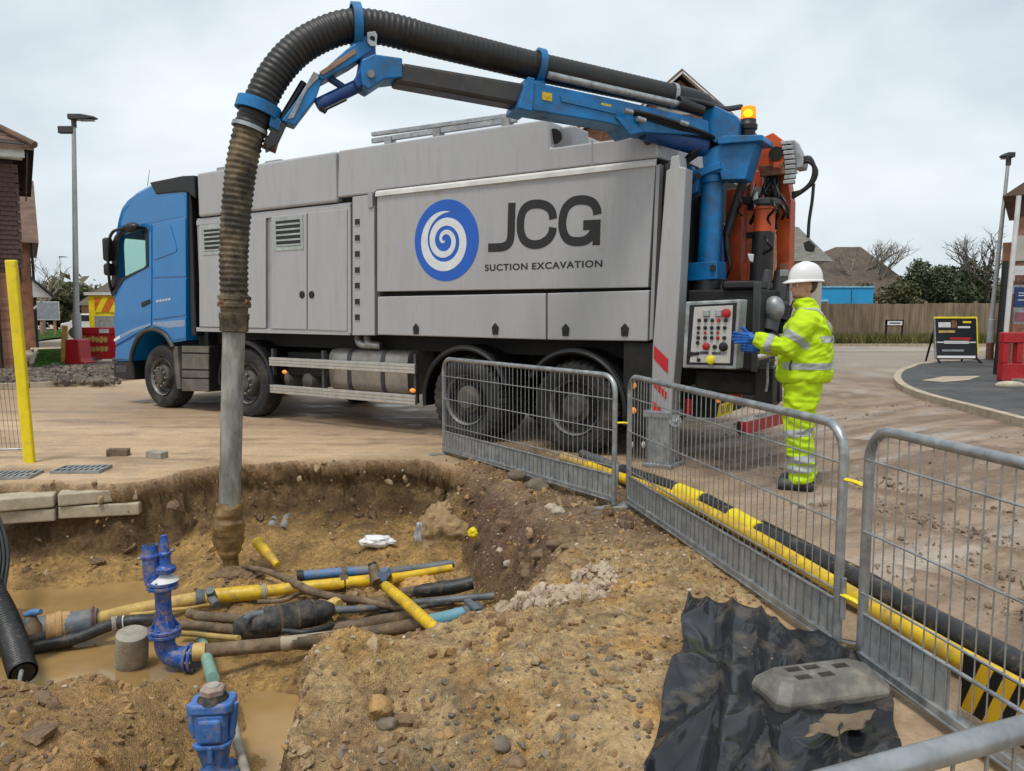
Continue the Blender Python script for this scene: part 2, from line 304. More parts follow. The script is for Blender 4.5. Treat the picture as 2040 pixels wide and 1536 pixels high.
def ground_at(X, Y, detail=True):
    """height, undercut shift and colour weights of the ground at X, Y"""
    Z0 = np.zeros_like(X)
    near = sst(30, 14, np.hypot(X, Y - 5))
    wx = X + 0.12 * fbm(X, Y, Z0 + 3, 2.2, 3) + 0.05 * fbm(X, Y, Z0 + 5, 8, 3); wy = Y + 0.09 * fbm(X, Y, Z0 + 11, 2.2, 3) + 0.055 * fbm(X, Y, Z0 + 13, 8, 3)
    sd = pit_sd(wx, wy)
    # width of the side slope
    rightside = sst(-0.75, -0.2, X) * sst(3.7, 4.3, Y)
    w = 0.17 + 0.48 * rightside + 0.12 * sst(-3.3, -4.0, X) * sst(6.0, 6.4, Y) + 0.10 * sst(3.6, 3.2, Y) * sst(-1.4, -0.9, X)
    t = np.clip(sd / w, 0, 1); side = t * t * (3 - 2 * t)
    crisp = 1 - (1 - t) ** 2.6; side = side + (crisp - side) * (1 - rightside) * sst(5.8, 6.3, Y)
    # floor of the excavation
    fl = -0.70 + 0.06 * fbm(X, Y, Z0 + 21, 1.3, 3)
    fl += 0.10 * sst(6.5, 7.3, Y) + 0.05 * gauss(X, Y, -2.4, 6.1, 0.5)
    fl -= 0.12 * gauss(X, Y, -3.2, 5.9, 0.9, 0.35) + 0.20 * gauss(X, Y, -2.95, 4.75, 1.1, 0.42) + 0.05 * gauss(X, Y, -2.0, 6.6, 0.35, 0.2)
    fl -= 0.08 * gauss(X, Y, -1.0, 3.4, 0.25, 0.6)
    heap = sst(4.18, 3.55, Y + 0.12 * fbm(X, Y, Z0 + 2, 2, 2)) * sst(-1.40, -1.85, X)
    fl += heap * (0.33 + 0.10 * fbm(X, Y, Z0 + 31, 1.7, 3)) + 0.10 * gauss(X, Y, -1.85, 4.05, 0.22, 0.22) - 0.10 * gauss(X, Y, -1.35, 4.2, 0.25, 0.5)
    fl += 0.50 * gauss(X, Y, -0.47, 6.70, 0.30, 0.24) + 0.16 * gauss(X, Y, -0.85, 4.55, 0.6, 0.25)
    fl += 0.09 * gauss(X, Y, -1.1, 5.3, 0.85, 0.5) * (0.8 + fbm(X, Y, Z0 + 95, 3.0, 2))
    fl += 0.10 * np.exp(-(sd / 0.26) ** 2) * sst(6.0, 6.5, Y) * (0.7 + 0.8 * fbm(X, Y, Z0 + 91, 2.0, 3))
    fl = np.minimum(fl, -0.02)
    # surface outside
    tr = sst(1.2, 2.6, X) * near
    surf = 0.012 * fbm(X, Y, Z0 + 41, 0.7, 3) * near
    a = R(-38); rx_ = X * math.cos(a) - Y * math.sin(a)            # wheel ruts run across the road to the right
    ry_ = X * math.sin(a) + Y * math.cos(a)
    rut = np.sin(ry_ * 7.5 + 1.6 * fbm(X, Y, Z0 + 51, 0.5, 2)) * sst(-0.2, 0.5, fbm(X, Y, Z0 + 55, 0.45, 2) + 0.12)
    surf += tr * sst(16, 8, Y) * (0.016 * rut + 0.026 * np.maximum(0, ridged(rx_ * 0.35, ry_, Z0 + 61, 3.2, 3) - 0.1) * sst(-0.2, 0.2, fbm(X, Y, Z0 + 66, 0.6, 2)))
    for (x0_, y0_, x1_, y1_, a_, w_) in ((2.55, 5.75, 3.3, 4.3, 0.035, 0.05), (2.75, 6.6, 3.9, 5.3, 0.03, 0.05), (2.3, 4.4, 2.9, 3.5, 0.02, 0.06), (2.2, 7.0, 3.0, 6.3, 0.025, 0.06), (3.2, 7.6, 6.0, 6.0, 0.03, 0.06), (3.6, 9.0, 8.0, 7.4, 0.03, 0.07)):
        ex_, ey_ = x1_ - x0_, y1_ - y0_; l_ = math.hypot(ex_, ey_); al = ((X - x0_) * ex_ + (Y - y0_) * ey_) / l_; pr = ((X - x0_) * -ey_ + (Y - y0_) * ex_) / l_ + 0.08 * fbm(X, Y, Z0 + 81, 1.5, 3)
        surf += a_ * np.exp(-(pr / w_) ** 2) * sst(-0.5, 0.3, al) * sst(l_ + 0.6, l_ - 0.2, al) * (0.55 + 0.9 * ridged(X, Y, Z0 + 83, 7, 3)) - 0.4 * a_ * np.exp(-((pr - 2.4 * w_) / (1.5 * w_)) ** 2) * sst(-0.5, 0.3, al) * sst(l_ + 0.6, l_ - 0.2, al)
    plateau = sst(0.35, -0.05, -sd) * 1.0
    soilband = np.clip(sst(1.9, 0.7, -sd) * np.maximum(sst(-0.75, -0.3, X), sst(-1.05, -0.85, X) * sst(4.2, 3.9, Y)), 0, 1) * sst(1.55, 0.9, X - 0.16 * np.clip(Y - 3.2, 0, 3))
    surf += soilband * (0.05 * fbm(X, Y, Z0 + 71, 1.1, 3) + 0.05 * gauss(X, Y, 0.25, 3.1, 0.6, 0.5) - 0.02)
    surf -= 0.16 * gauss(X, Y, -0.22, 2.55, 0.55, 0.28) * soilband
    surf += 0.04 * gauss(X, Y, -0.68, 3.15, 0.2) - 0.05 * gauss(X, Y, -0.42, 3.0, 0.10, 0.2)
    z = surf * (1 - side) + fl * side
    inside = sst(-0.10, 0.12, sd)
    rough = np.clip(np.maximum(inside, soilband), 0, 1)
    if detail:
        zz = z * 1.0
        lumpy = 0.35 + 0.65 * sst(-0.25, 0.3, fbm(X, Y, Z0 + 101, 1.6, 2))
        wv = np.maximum(worley(X, Y, 5.5, 1) * 0.070, worley(X, Y, 13.0, 2) * 0.040) + worley(X, Y, 28.0, 3) * 0.015
        clod = ridged(X, Y, zz, 2.6, 3) * 0.026 + fbm(X, Y, zz, 9, 3) * 0.014 + lumpy * (wv - 0.030) + 0.085 * (worley(X, Y, 2.7, 5) - 0.35) * sst(0.0, 0.3, fbm(X, Y, Z0 + 111, 1.1, 2) + 0.35 * heap - 0.1)
        flat = sst(0.05, -0.03, z - WATER_Z) * 0.75
        z = z + rough * (1 - flat) * clod + (1 - rough) * near * 0.006 * fbm(X, Y, Z0, 6, 4)
    wall = np.clip(4 * side * (1 - side), 0, 1) * (1 - rightside)
    return z, sd, side, rough, wall, rightside, soilband, tr, heap, near

def axis(parts, far_lo, far_hi):                     # dense where the camera is close, growing outwards
    a = []
    for lo, hi, st in parts: a += list(np.arange(lo, hi, st))
    s = parts[-1][2]; x = a[-1]
    while x < far_hi: s *= 1.11; x += s; a.append(min(x, far_hi))
    s = parts[0][2]; x = a[0]; b = []
    while x > far_lo: s *= 1.11; x -= s; b.append(max(x, far_lo))
    return np.array(b[::-1] + a)
gx = axis([(-4.8, 1.6, 0.0162), (1.6, 4.8, 0.036)], -260, 260); gyv = axis([(2.0, 8.2, 0.0155), (8.2, 11.5, 0.06)], -40, 420)
X, Y = np.meshgrid(gx, gyv, indexing='ij')
_ps = pit_sd(X, Y) - 0.07; Y = Y + 0.72 * _ps * np.exp(-(_ps / 0.24) ** 2) * sst(6.0, 6.35, Y) * sst(-0.45, -0.8, X)   # denser rows on the far wall
Zg, sd, side, rough_, wall, rside, soilband, tr, heap, near = ground_at(X, Y)
# undercut below the road crust and lumpy side walls: shift the wall points sideways
lump = fbm(X, Y * 0.3, Zg * 1.6, 3.5, 4) * 0.09 + ridged(X, Y * 0.2, Zg * 1.5, 6, 3) * 0.05 + ridged(X, Y * 0.5, Zg, 15, 3) * 0.028
under = sst(-0.10, -0.22, Zg) * sst(-0.66, -0.42, Zg) * 0.06
farw = sst(6.2, 6.7, Y) * wall
Xs = X + 0.7 * lump * wall * rough_; Ys = Y + farw * (under + lump) + (1 - farw) * wall * lump * 0.4
# colours of the soil layers (linear)
def lerp(a, b, t): return a + (b - a) * t[..., None]
C = np.array
road_l, road_r = C([0.47, 0.335, 0.205]), C([0.31, 0.225, 0.155])
brown, dark, orange, sand, grey = C([0.37, 0.22, 0.10]), C([0.12, 0.068, 0.034]), C([0.62, 0.355, 0.105]), C([0.57, 0.395, 0.195]), C([0.30, 0.235, 0.17])
_ru = X * math.cos(R(-38)) - Y * math.sin(R(-38)); _rv = X * math.sin(R(-38)) + Y * math.cos(R(-38))
nA = fbm(X, Y, Zg, 1.4, 5, 0.6); nB = fbm(X + 40, Y, Zg * 2, 2.6, 5, 0.6); nC = fbm(X, Y + 30, Zg * 3, 6, 4, 0.6)
colr = np.broadcast_to(road_l, X.shape + (3,)).copy()
colr = lerp(colr, road_r, sst(0.2, 2.2, X + 0.6 * nA + 0.12 * (Y - 6)))
colr = lerp(colr, C([0.17, 0.115, 0.075]), 0.95 * tr * sst(-0.22, 0.28, fbm(_ru * 0.35, _rv * 2.2, Zg * 0, 1.6, 5, 0.62) + 0.15 * nC))
colr = lerp(colr, C([0.47, 0.40, 0.335]), 0.7 * tr * sst(0.05, 0.4, fbm(_ru * 0.3 + 9, _rv * 1.8, Zg * 0, 1.3, 5, 0.6)))
smr = fbm(X * 0.25 + 3, Y * 1.6, Zg * 0, 1.7, 5, 0.62)
colr = lerp(colr, C([0.25, 0.165, 0.10]), 0.8 * sst(-0.05, 0.4, smr + 0.25 * nA) * (1 - tr)); colr = lerp(colr, C([0.57, 0.44, 0.30]), 0.6 * sst(0.1, 0.4, -smr) * (1 - tr))
colr = lerp(colr, C([0.26, 0.175, 0.115]), 0.55 * sst(7.8, 9.0, Y + 0.4 * X) * sst(20, 13, Y) * (1 - tr))
colr = lerp(colr, C([0.18, 0.12, 0.08]), 0.85 * tr * sst(0.004, 0.022, Zg) * sst(12, 8, Y))
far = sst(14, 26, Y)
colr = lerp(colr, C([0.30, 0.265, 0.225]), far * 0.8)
soil = np.broadcast_to(sand, X.shape + (3,)).copy()
soil = lerp(soil, brown, 0.85 * sst(-0.05, 0.4, nA)); soil = lerp(soil, orange, 0.85 * sst(0.02, 0.35, nB)); soil = lerp(soil, grey, 0.35 * sst(0.2, 0.5, -nB)); soil = lerp(soil, dark, 0.7 * sst(0.16, 0.5, nC - 0.25 * nA)); soil = lerp(soil, C([0.16, 0.115, 0.08]), 0.7 * np.clip(gauss(X, Y, -0.35, 2.65, 0.35, 0.22) + 0.8 * gauss(X, Y, -0.25, 2.95, 0.15, 0.12), 0, 1) * sst(-0.3, 0.2, nB))  # dark soil tone, its weight also painting the shade of crevices between clods
colr = lerp(colr, soil, np.clip(soilband * 1.3, 0, 1) * (1 - side))
colr = lerp(colr, C([0.52, 0.315, 0.10]), 0.9 * np.clip(1.5 * gauss(X, Y, -0.66, 3.16, 0.17, 0.16), 0, 1) * (1 - side))
floorc = np.broadcast_to(C([0.52, 0.32, 0.115]), X.shape + (3,)).copy()
floorc = lerp(floorc, brown, 0.8 * sst(-0.05, 0.4, nB)); floorc = lerp(floorc, orange, 0.5 * sst(0.1, 0.5, nA)); floorc = lerp(floorc, dark, 0.45 * sst(0.1, 0.5, nC))
floorc = lerp(floorc, brown, 0.6 * heap); floorc = lerp(floorc, orange, 0.5 * heap * sst(0.0, 0.4, nB))
colr = lerp(colr, floorc, sst(0.5, 0.95, side))
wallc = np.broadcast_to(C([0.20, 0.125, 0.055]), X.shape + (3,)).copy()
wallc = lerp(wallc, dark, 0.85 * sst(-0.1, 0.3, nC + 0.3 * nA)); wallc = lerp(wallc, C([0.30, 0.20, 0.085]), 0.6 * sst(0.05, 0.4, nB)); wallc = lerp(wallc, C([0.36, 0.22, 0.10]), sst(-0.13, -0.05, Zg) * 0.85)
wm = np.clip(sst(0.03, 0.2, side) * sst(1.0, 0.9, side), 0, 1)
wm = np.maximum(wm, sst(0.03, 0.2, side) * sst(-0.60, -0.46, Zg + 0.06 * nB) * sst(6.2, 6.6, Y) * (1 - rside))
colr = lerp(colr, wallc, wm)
rs = np.broadcast_to(C([0.20, 0.115, 0.06]), X.shape + (3,)).copy()
rs = lerp(rs, C([0.38, 0.25, 0.06]), sst(0.0, 0.4, nB)); rs = lerp(rs, C([0.09, 0.045, 0.032]), sst(0.05, 0.4, nC + 0.2 * nA))
colr = lerp(colr, rs, 0.9 * rside * wm)
band = soilband * sst(4.5, 5.2, Y) * (1 - side)
colr = lerp(colr, lerp(np.broadcast_to(C([0.20, 0.125, 0.085]), X.shape + (3,)).copy(), dark, sst(0, 0.4, nC)), 0.75 * band)
lip = sst(0.35, 0.05, -sd) * (1 - side) * sst(6.4, 6.8, Y)
colr = lerp(colr, brown, 0.55 * lip * sst(-0.3, 0.2, nC))
# wetness drives the gloss
wet = 0.25 + 0.35 * sst(0.0, 0.45, nA) * (1 - rough_) + 0.35 * sst(0.0, 0.35, smr) * (1 - rough_) * (1 - tr) + 0.45 * sst(0.10, -0.02, Zg - WATER_Z) + 0.9 * gauss(X, Y, 2.3, 7.3, 1.0, 0.40) * sst(-0.1, 0.2, nB) + 0.30 * wm + 0.55 * tr * sst(0.0, 0.3, fbm(_ru * 0.3 + 9, _rv * 1.8, Zg * 0, 1.3, 5, 0.6)) + 0.15 * sst(0.6, 1, side)
wet = np.clip(wet, 0, 1)
nx, ny = X.shape
idx = np.arange(nx * ny).reshape(nx, ny)
quads = np.stack([idx[:-1, :-1], idx[1:, :-1], idx[1:, 1:], idx[:-1, 1:]], -1).reshape(-1, 4)
def grid_mesh(name, P, quads, colour=None, smooth=True, extra=None):
    me = bpy.data.meshes.new(name); me.vertices.add(len(P)); me.vertices.foreach_set('co', P.astype(np.float32).ravel())
    me.loops.add(quads.size); me.polygons.add(len(quads)); me.loops.foreach_set('vertex_index', quads.astype(np.int32).ravel())
    me.polygons.foreach_set('loop_start', np.arange(0, quads.size, 4, dtype=np.int32)); me.polygons.foreach_set('loop_total', np.full(len(quads), 4, np.int32))
    me.update(); me.validate()
    if smooth: me.polygons.foreach_set('use_smooth', np.ones(len(me.polygons), bool))
    if colour is not None:
        at = me.color_attributes.new('soil', 'FLOAT_COLOR', 'POINT'); at.data.foreach_set('color', colour.astype(np.float32).ravel())
        if extra is not None: a2 = me.attributes.new('clod', 'FLOAT', 'POINT'); a2.data.foreach_set('value', extra.astype(np.float32).ravel())
    return me
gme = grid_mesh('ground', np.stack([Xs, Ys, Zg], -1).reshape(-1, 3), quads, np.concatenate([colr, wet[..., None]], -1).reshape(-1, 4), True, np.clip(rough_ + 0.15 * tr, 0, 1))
def soil_mat():
    m = bpy.data.materials.new('mud_and_soil'); m.use_nodes = True; t = m.node_tree; N = t.nodes.new; L = t.links.new; b = t.nodes['Principled BSDF']
    at = N('ShaderNodeAttribute'); at.attribute_name = 'soil'; g = N('ShaderNodeNewGeometry')
    def nz(sc, det=8, ro=0.6, dist=0):
        n = N('ShaderNodeTexNoise'); n.inputs['Scale'].default_value = sc; n.inputs['Detail'].default_value = det; n.inputs['Roughness'].default_value = ro; n.inputs['Distortion'].default_value = dist
        L(g.outputs['Position'], n.inputs['Vector']); return n
    a, bb, c = nz(3.5, 5, 0.65, 0.6), nz(28, 5, 0.7, 0.4), nz(120, 2, 0.6)
    def rng_(n, lo, hi, f0=0.3, f1=0.7):
        r = N('ShaderNodeMapRange'); r.inputs[1].default_value = f0; r.inputs[2].default_value = f1; r.inputs[3].default_value = lo; r.inputs[4].default_value = hi; L(n.outputs['Fac'], r.inputs[0]); return r
    def mul(s, f):
        v = N('ShaderNodeVectorMath'); v.operation = 'SCALE'; L(s, v.inputs[0]); L(f, v.inputs['Scale']); return v.outputs[0]
    cl_ = N('ShaderNodeAttribute'); cl_.attribute_name = 'clod'
    def soft(n, lo, hi):                             # full contrast on dug soil, half on the road
        r = rng_(n, lo, hi); x = N('ShaderNodeMix'); x.data_type = 'FLOAT'; x.inputs[2].default_value = 1; L(r.outputs[0], x.inputs[3])
        k = N('ShaderNodeMapRange'); k.inputs[3].default_value = 0.35; L(cl_.outputs['Fac'], k.inputs[0]); L(k.outputs[0], x.inputs[0]); return x.outputs[0]
    c1 = mul(mul(at.outputs['Color'], soft(a, 0.62, 1.34)), soft(bb, 0.55, 1.45))
    vo = N('ShaderNodeTexVoronoi'); vo.inputs['Scale'].default_value = 34; vo.inputs['Randomness'].default_value = 1; L(g.outputs['Position'], vo.inputs['Vector'])
    sp = N('ShaderNodeMapRange'); sp.inputs[1].default_value = 0.10; sp.inputs[2].default_value = 0.17; sp.inputs[3].default_value = 1; sp.inputs[4].default_value = 0; L(vo.outputs['Distance'], sp.inputs[0])
    sel = N('ShaderNodeMapRange'); sel.inputs[1].default_value = 0.52; sel.inputs[2].default_value = 0.60; L(bb.outputs['Fac'], sel.inputs[0])
    pm = N('ShaderNodeMath'); pm.operation = 'MULTIPLY'; L(sp.outputs[0], pm.inputs[0]); L(sel.outputs[0], pm.inputs[1])
    hue = N('ShaderNodeMix'); hue.data_type = 'RGBA'; L(vo.outputs['Color'], hue.inputs[0]); hue.inputs[6].default_value = (0.42, 0.36, 0.27, 1); hue.inputs[7].default_value = (0.09, 0.06, 0.045, 1)
    mx = N('ShaderNodeMix'); mx.data_type = 'RGBA'; pmm = N('ShaderNodeMath'); pmm.operation = 'MULTIPLY'; pmm.inputs[1].default_value = 0.6; L(pm.outputs[0], pmm.inputs[0])
    pk = N('ShaderNodeMath'); pk.operation = 'MULTIPLY'; L(pmm.outputs[0], pk.inputs[0]); L(cl_.outputs['Fac'], pk.inputs[1]); L(pk.outputs[0], mx.inputs[0]); L(c1, mx.inputs[6]); L(hue.outputs[2], mx.inputs[7]); L(mx.outputs[2], b.inputs['Base Color'])
    ro = N('ShaderNodeMapRange'); ro.inputs[3].default_value = 0.92; ro.inputs[4].default_value = 0.16; L(at.outputs['Alpha'], ro.inputs[0])
    rad = N('ShaderNodeMath'); rad.operation = 'ADD'; L(ro.outputs[0], rad.inputs[0]); rr = rng_(a, -0.14, 0.14); L(rr.outputs[0], rad.inputs[1]); L(rad.outputs[0], b.inputs['Roughness'])
    hs = N('ShaderNodeMath'); hs.operation = 'MULTIPLY_ADD'; L(bb.outputs['Fac'], hs.inputs[0]); hs.inputs[1].default_value = 2.2; L(c.outputs['Fac'], hs.inputs[2])
    hs2 = N('ShaderNodeMath'); hs2.operation = 'MULTIPLY_ADD'; L(pm.outputs[0], hs2.inputs[0]); hs2.inputs[1].default_value = 0.5; L(hs.outputs[0], hs2.inputs[2])
    bp = N('ShaderNodeBump'); bs = N('ShaderNodeMapRange'); bs.inputs[3].default_value = 0.35; bs.inputs[4].default_value = 1.0; L(cl_.outputs['Fac'], bs.inputs[0]); L(bs.outputs[0], bp.inputs['Strength']); bp.inputs['Distance'].default_value = 0.026; L(hs2.outputs[0], bp.inputs['Height']); L(bp.outputs[0], b.inputs['Normal'])
    b.inputs['Specular IOR Level'].default_value = 0.4
    return m
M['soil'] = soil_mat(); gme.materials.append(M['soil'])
structure(link('ground', gme))
def gh(x, y):                                        # ground height at one spot
    return float(ground_at(np.array([[x]], float), np.array([[y]], float))[0][0, 0])

# ------------------------------------------------------------------ muddy water lying in the excavation
wmb = MB(); wmb.add([(-7, 2.4, WATER_Z), (-0.3, 2.4, WATER_Z), (-0.3, 7.6, WATER_Z), (-7, 7.6, WATER_Z)], [(0, 1, 2, 3)])
M['water'] = mat('muddy_water', (0.34, 0.215, 0.085), 0.12, 0, 0.12, 1.6, 0.04, 6, rvar=0.05)
structure(build('muddy_water', wmb, M['water']))

# ------------------------------------------------------------------ stones and clods
def rocks(name, spots, mat_, label, cat, seed=1, flat=0.7, detail=1):
    rnd = np.random.default_rng(seed); bm = bmesh.new(); bmesh.ops.create_icosphere(bm, subdivisions=detail, radius=1)
    bv = np.array([v.co[:] for v in bm.verts]); bf = np.array([[v.index for v in f.verts] for f in bm.faces]); bm.free()
    n = len(spots); V = np.zeros((n, len(bv), 3)); F = np.zeros((n, len(bf), 3), int)
    for i, (x, y, z, r_) in enumerate(spots):
        k = bv * (1 + rnd.normal(0, 0.20, (len(bv), 1))); A = np.linalg.qr(rnd.normal(size=(3, 3)))[0]
        k = (k * [1, rnd.uniform(0.6, 1), rnd.uniform(0.4, 0.8) * flat / 0.7]) @ A; V[i] = k * r_ + [x, y, z]; F[i] = bf + i * len(bv)
    me = bpy.data.meshes.new(name); me.from_pydata(V.reshape(-1, 3).tolist(), [], F.reshape(-1, 3).tolist()); me.materials.append(mat_); me.update()
    o = link(name, me)
    if label: tag(o, label, cat, kind='stuff')
    return o
def spots_in(n, box, rmin, rmax, accept, seed, sink=0.42):
    rnd = np.random.default_rng(seed); out_ = []
    x = rnd.uniform(box[0], box[1], n); y = rnd.uniform(box[2], box[3], n); r_ = rmin + (rmax - rmin) * rnd.random(n) ** 3
    z, sd_, side_, rough__, wall_, rsd_, sb_, tr_, hp_, nr_ = ground_at(x[None], y[None])
    for i in range(n):
        if accept(x[i], y[i], z[0, i], sd_[0, i], sb_[0, i], hp_[0, i], rnd): out_.append((x[i], y[i], z[0, i] + r_[i] * (0.5 - sink) * 0.6, r_[i]))
    return out_
M['stone_pale'] = mat('pale_stone', (0.46, 0.38, 0.28), 0.9, 0, 0.3, 3, 0.4, 40)
M['stone_brown'] = mat('brown_stone', (0.25, 0.165, 0.095), 0.85, 0, 0.4, 3, 0.4, 40)
M['clod'] = mat('soil_clod', (0.38, 0.23, 0.095), 0.9, 0, 0.35, 2.5, 0.8, 40, c2=(0.13, 0.078, 0.04))
M['stone_grey'] = mat('grey_stone', (0.20, 0.16, 0.115), 0.85, 0, 0.35, 3, 0.4, 40)
soilok = lambda x, y, z, s, sb, h, r: (sb > 0.35 or (s > 0 and z > WATER_Z + 0.03)) 
rocks('soil_clods', spots_in(9000, (-4.6, 1.6, 2.2, 7.8), 0.006, 0.030, lambda x, y, z, s, sb, h, r: soilok(x, y, z, s, sb, h, r) and r.random() < (0.9 if h > 0.4 or s < 0 else 0.35), 3), M['clod'], 'loose brown soil clods scattered over the dug earth', 'clods', 3)
rocks('brown_gravel', spots_in(5000, (-3.6, 1.6, 2.2, 7.8), 0.004, 0.018, soilok, 4), M['stone_brown'], 'small brown stones strewn through the dug soil', 'stones', 4)
rocks('pale_gravel', spots_in(4200, (-4.0, 1.6, 2.2, 7.8), 0.004, 0.017, lambda *a: soilok(*a) and (a[4] > 0.3 or a[6].random() < 0.35), 5), M['stone_pale'], 'small pale stones strewn through the dug soil', 'stones', 5)
rocks('grey_gravel', spots_in(420, (-0.9, 0.5, 2.2, 3.3), 0.007, 0.024, lambda x, y, z, s, sb, h, r: s < -0.02 and abs(y - 2.62 - 0.5 * (x + 0.3)) < 0.30 * (0.4 + r.random()), 6), M['stone_grey'], 'grey broken stones on the near edge of the trench', 'stones', 6)
rocks('road_crumbs', spots_in(1500, (1.2, 7, 3, 14), 0.006, 0.035, lambda x, y, z, s, sb, h, r: sb < 0.2 and s < -0.6 and math.sin((x * math.sin(R(-38)) + y * math.cos(R(-38))) * 2.4) > 0.55 + 0.3 * r.random(), 7, 0.3), M['stone_brown'], 'crumbs of mud dropped along the wheel tracks', 'mud', 7)
_cr = random.Random(21); _sp = []
for (u0, v0, u1, v1, n_, spd) in ((1730, 1000, 2060, 1105, 260, 7), (1700, 950, 2050, 1040, 160, 5), (1760, 1140, 2060, 1230, 90, 12), (1420, 905, 1640, 960, 120, 8), (1740, 1060, 2060, 1170, 80, 12)):
    for _ in range(n_):
        t_ = _cr.random(); p_ = gz(u0 + (u1 - u0) * t_ + _cr.gauss(0, 14), v0 + (v1 - v0) * t_ + _cr.gauss(0, spd)); _sp.append((p_.x, p_.y, 0.006, 0.005 + 0.026 * _cr.random() ** 3))
M['wet_mud'] = mat('wet_mud_lump', (0.24, 0.175, 0.12), 0.55, 0, 0.35, 4, 0.5, 40)
rocks('mud_lumps', _sp, M['wet_mud'], 'rows of wet mud lumps squeezed up by tyres on the right road', 'mud', 31, 0.5)
def rubble_ok(x, y, z, s, sb, h, r):
    d = min(math.hypot((x - a) / c, (y - b) / d_) for a, b, c, d_ in ((0.05, 3.80, 0.26, 0.16), (0.33, 3.92, 0.22, 0.14), (0.48, 4.18, 0.14, 0.20)))
    return d < 0.55 + 0.55 * r.random()
def lumps(name, spots, m, label, seed, detail=3):
    bm = bmesh.new(); bmesh.ops.create_icosphere(bm, subdivisions=detail, radius=1); bv = np.array([v.co[:] for v in bm.verts]); bf = np.array([[v.index for v in f.verts] for f in bm.faces]); bm.free(); rnd = np.random.default_rng(seed)
    n = len(spots); V = np.zeros((n, len(bv), 3))
    for i, (x, y, z, r_) in enumerate(spots):
        pn = rnd.normal(size=(11, 3)); pn /= np.linalg.norm(pn, axis=1)[:, None]; pd = rnd.uniform(.45, .9, 11); dt = bv @ pn.T; k = np.min(np.where(dt > .05, pd / np.maximum(dt, .05), 9), axis=1); k = np.minimum(k, 1.25) * (1 + rnd.normal(0, .035, len(bv)))
        V[i] = (bv * k[:, None] * [1, rnd.uniform(.6, 1), rnd.uniform(.45, .8)]) @ np.linalg.qr(rnd.normal(size=(3, 3)) + np.diag([0, 0, 2.5]))[0] * r_ + [x, y, z]
    F = (bf[None] + (np.arange(n) * len(bv))[:, None, None]).reshape(-1, 3); me = bpy.data.meshes.new(name); me.from_pydata(V.reshape(-1, 3).tolist(), [], F.tolist()); me.materials.append(m); me.update()
    me.polygons.foreach_set('use_smooth', [True] * len(me.polygons)); me.set_sharp_from_angle(angle=R(24)); tag(link(name, me), label, 'clods', kind='stuff')
M['clay_orange'] = mat('orange_clay', (0.42, 0.25, 0.09), 0.75, 0, 0.3, 14, 1.0, 45, c2=(0.20, 0.12, 0.05)); M['clay_dark'] = mat('dark_clay', (0.21, 0.13, 0.065), 0.7, 0, 0.3, 14, 1.0, 45, c2=(0.09, 0.055, 0.03)); M['clay_tan'] = mat('tan_clay', (0.42, 0.30, 0.165), 0.8, 0, 0.3, 14, 1.0, 45, c2=(0.24, 0.155, 0.08))
M['clay_bright'] = mat('bright_orange_clay', (0.55, 0.33, 0.10), 0.75, 0, 0.3, 9, 1.0, 40, c2=(0.36, 0.20, 0.07))
edge = lambda s, a, b: a < s < b
lumps('orange_clay_lumps', spots_in(520, (-4.2, 0.9, 2.3, 7.4), 0.018, 0.085, lambda x, y, z, s, sb, h, r: z > WATER_Z + .04 and ((h > .3 and r.random() < .8) or (edge(s, -.35, .0) and x > -1 and r.random() < .6) or (s > 0 and r.random() < .10)), 41, .30), M['clay_orange'], 'larger broken lumps of orange clay on the trench banks', 41)
lumps('dark_clay_lumps', spots_in(900, (-4.6, 0.9, 2.3, 7.8), 0.018, 0.08, lambda x, y, z, s, sb, h, r: z > WATER_Z + .04 and ((h > .3 and r.random() < .6) or (edge(s, .03, .40) and (y > 6.0 or x > -.5) and r.random() < .9) or (edge(s, -.5, .0) and r.random() < .22 and x > -1)), 42, .32), M['clay_dark'], 'dark brown soil lumps fallen at the foot of the trench walls', 42)
lumps('tan_clay_lumps', spots_in(700, (-4.2, 1.0, 2.3, 7.7), 0.014, 0.06, lambda x, y, z, s, sb, h, r: z > WATER_Z + .04 and (edge(s, -.7, .05) and (x > -1 or y > 6.5) and (sb > .3 or edge(s, -.12, .05)) and r.random() < .55 or (s > 0 and r.random() < .12)), 43, .34), M['clay_tan'], 'tan crumbling clay lumps along the trench rim', 43)
M['rubble'] = mat('pale_concrete_rubble', (0.50, 0.41, 0.30), 0.9, 0, 0.3, 6, 0.6, 35, c2=(0.30, 0.22, 0.15))
rocks('concrete_rubble', spots_in(1700, (-0.3, 0.75, 3.5, 4.5), 0.008, 0.046, rubble_ok, 8, 0.22), M['rubble'], 'pale broken concrete rubble heaped on the trench edge', 'rubble', 8, 0.75, 2)
def stone(u, v, z, r_, m, label, sq=(1, 0.8, 0.6), seed=0):
    bm = bmesh.new(); bmesh.ops.create_icosphere(bm, subdivisions=3, radius=1); rnd = Vector((seed * 3.1, seed * 1.7, 0))
    for v_ in bm.verts: v_.co = Vector((v_.co.x * sq[0], v_.co.y * sq[1], v_.co.z * sq[2])) * (1 + 0.28 * mnoise.noise(v_.co * 1.3 + rnd) + 0.08 * mnoise.noise(v_.co * 4 + rnd)) * r_
    me = bpy.data.meshes.new('stone'); bm.to_mesh(me); bm.free(); me.polygons.foreach_set('use_smooth', [True] * len(me.polygons)); me.materials.append(m)
    p = gz(u, v, z); p.z = gh(p.x, p.y) + r_ * sq[2] * 0.4; o = link('stone', me, None, p, (0, 0, seed)); tag(o, label, 'stone', 'single stones in the soil by the barriers')
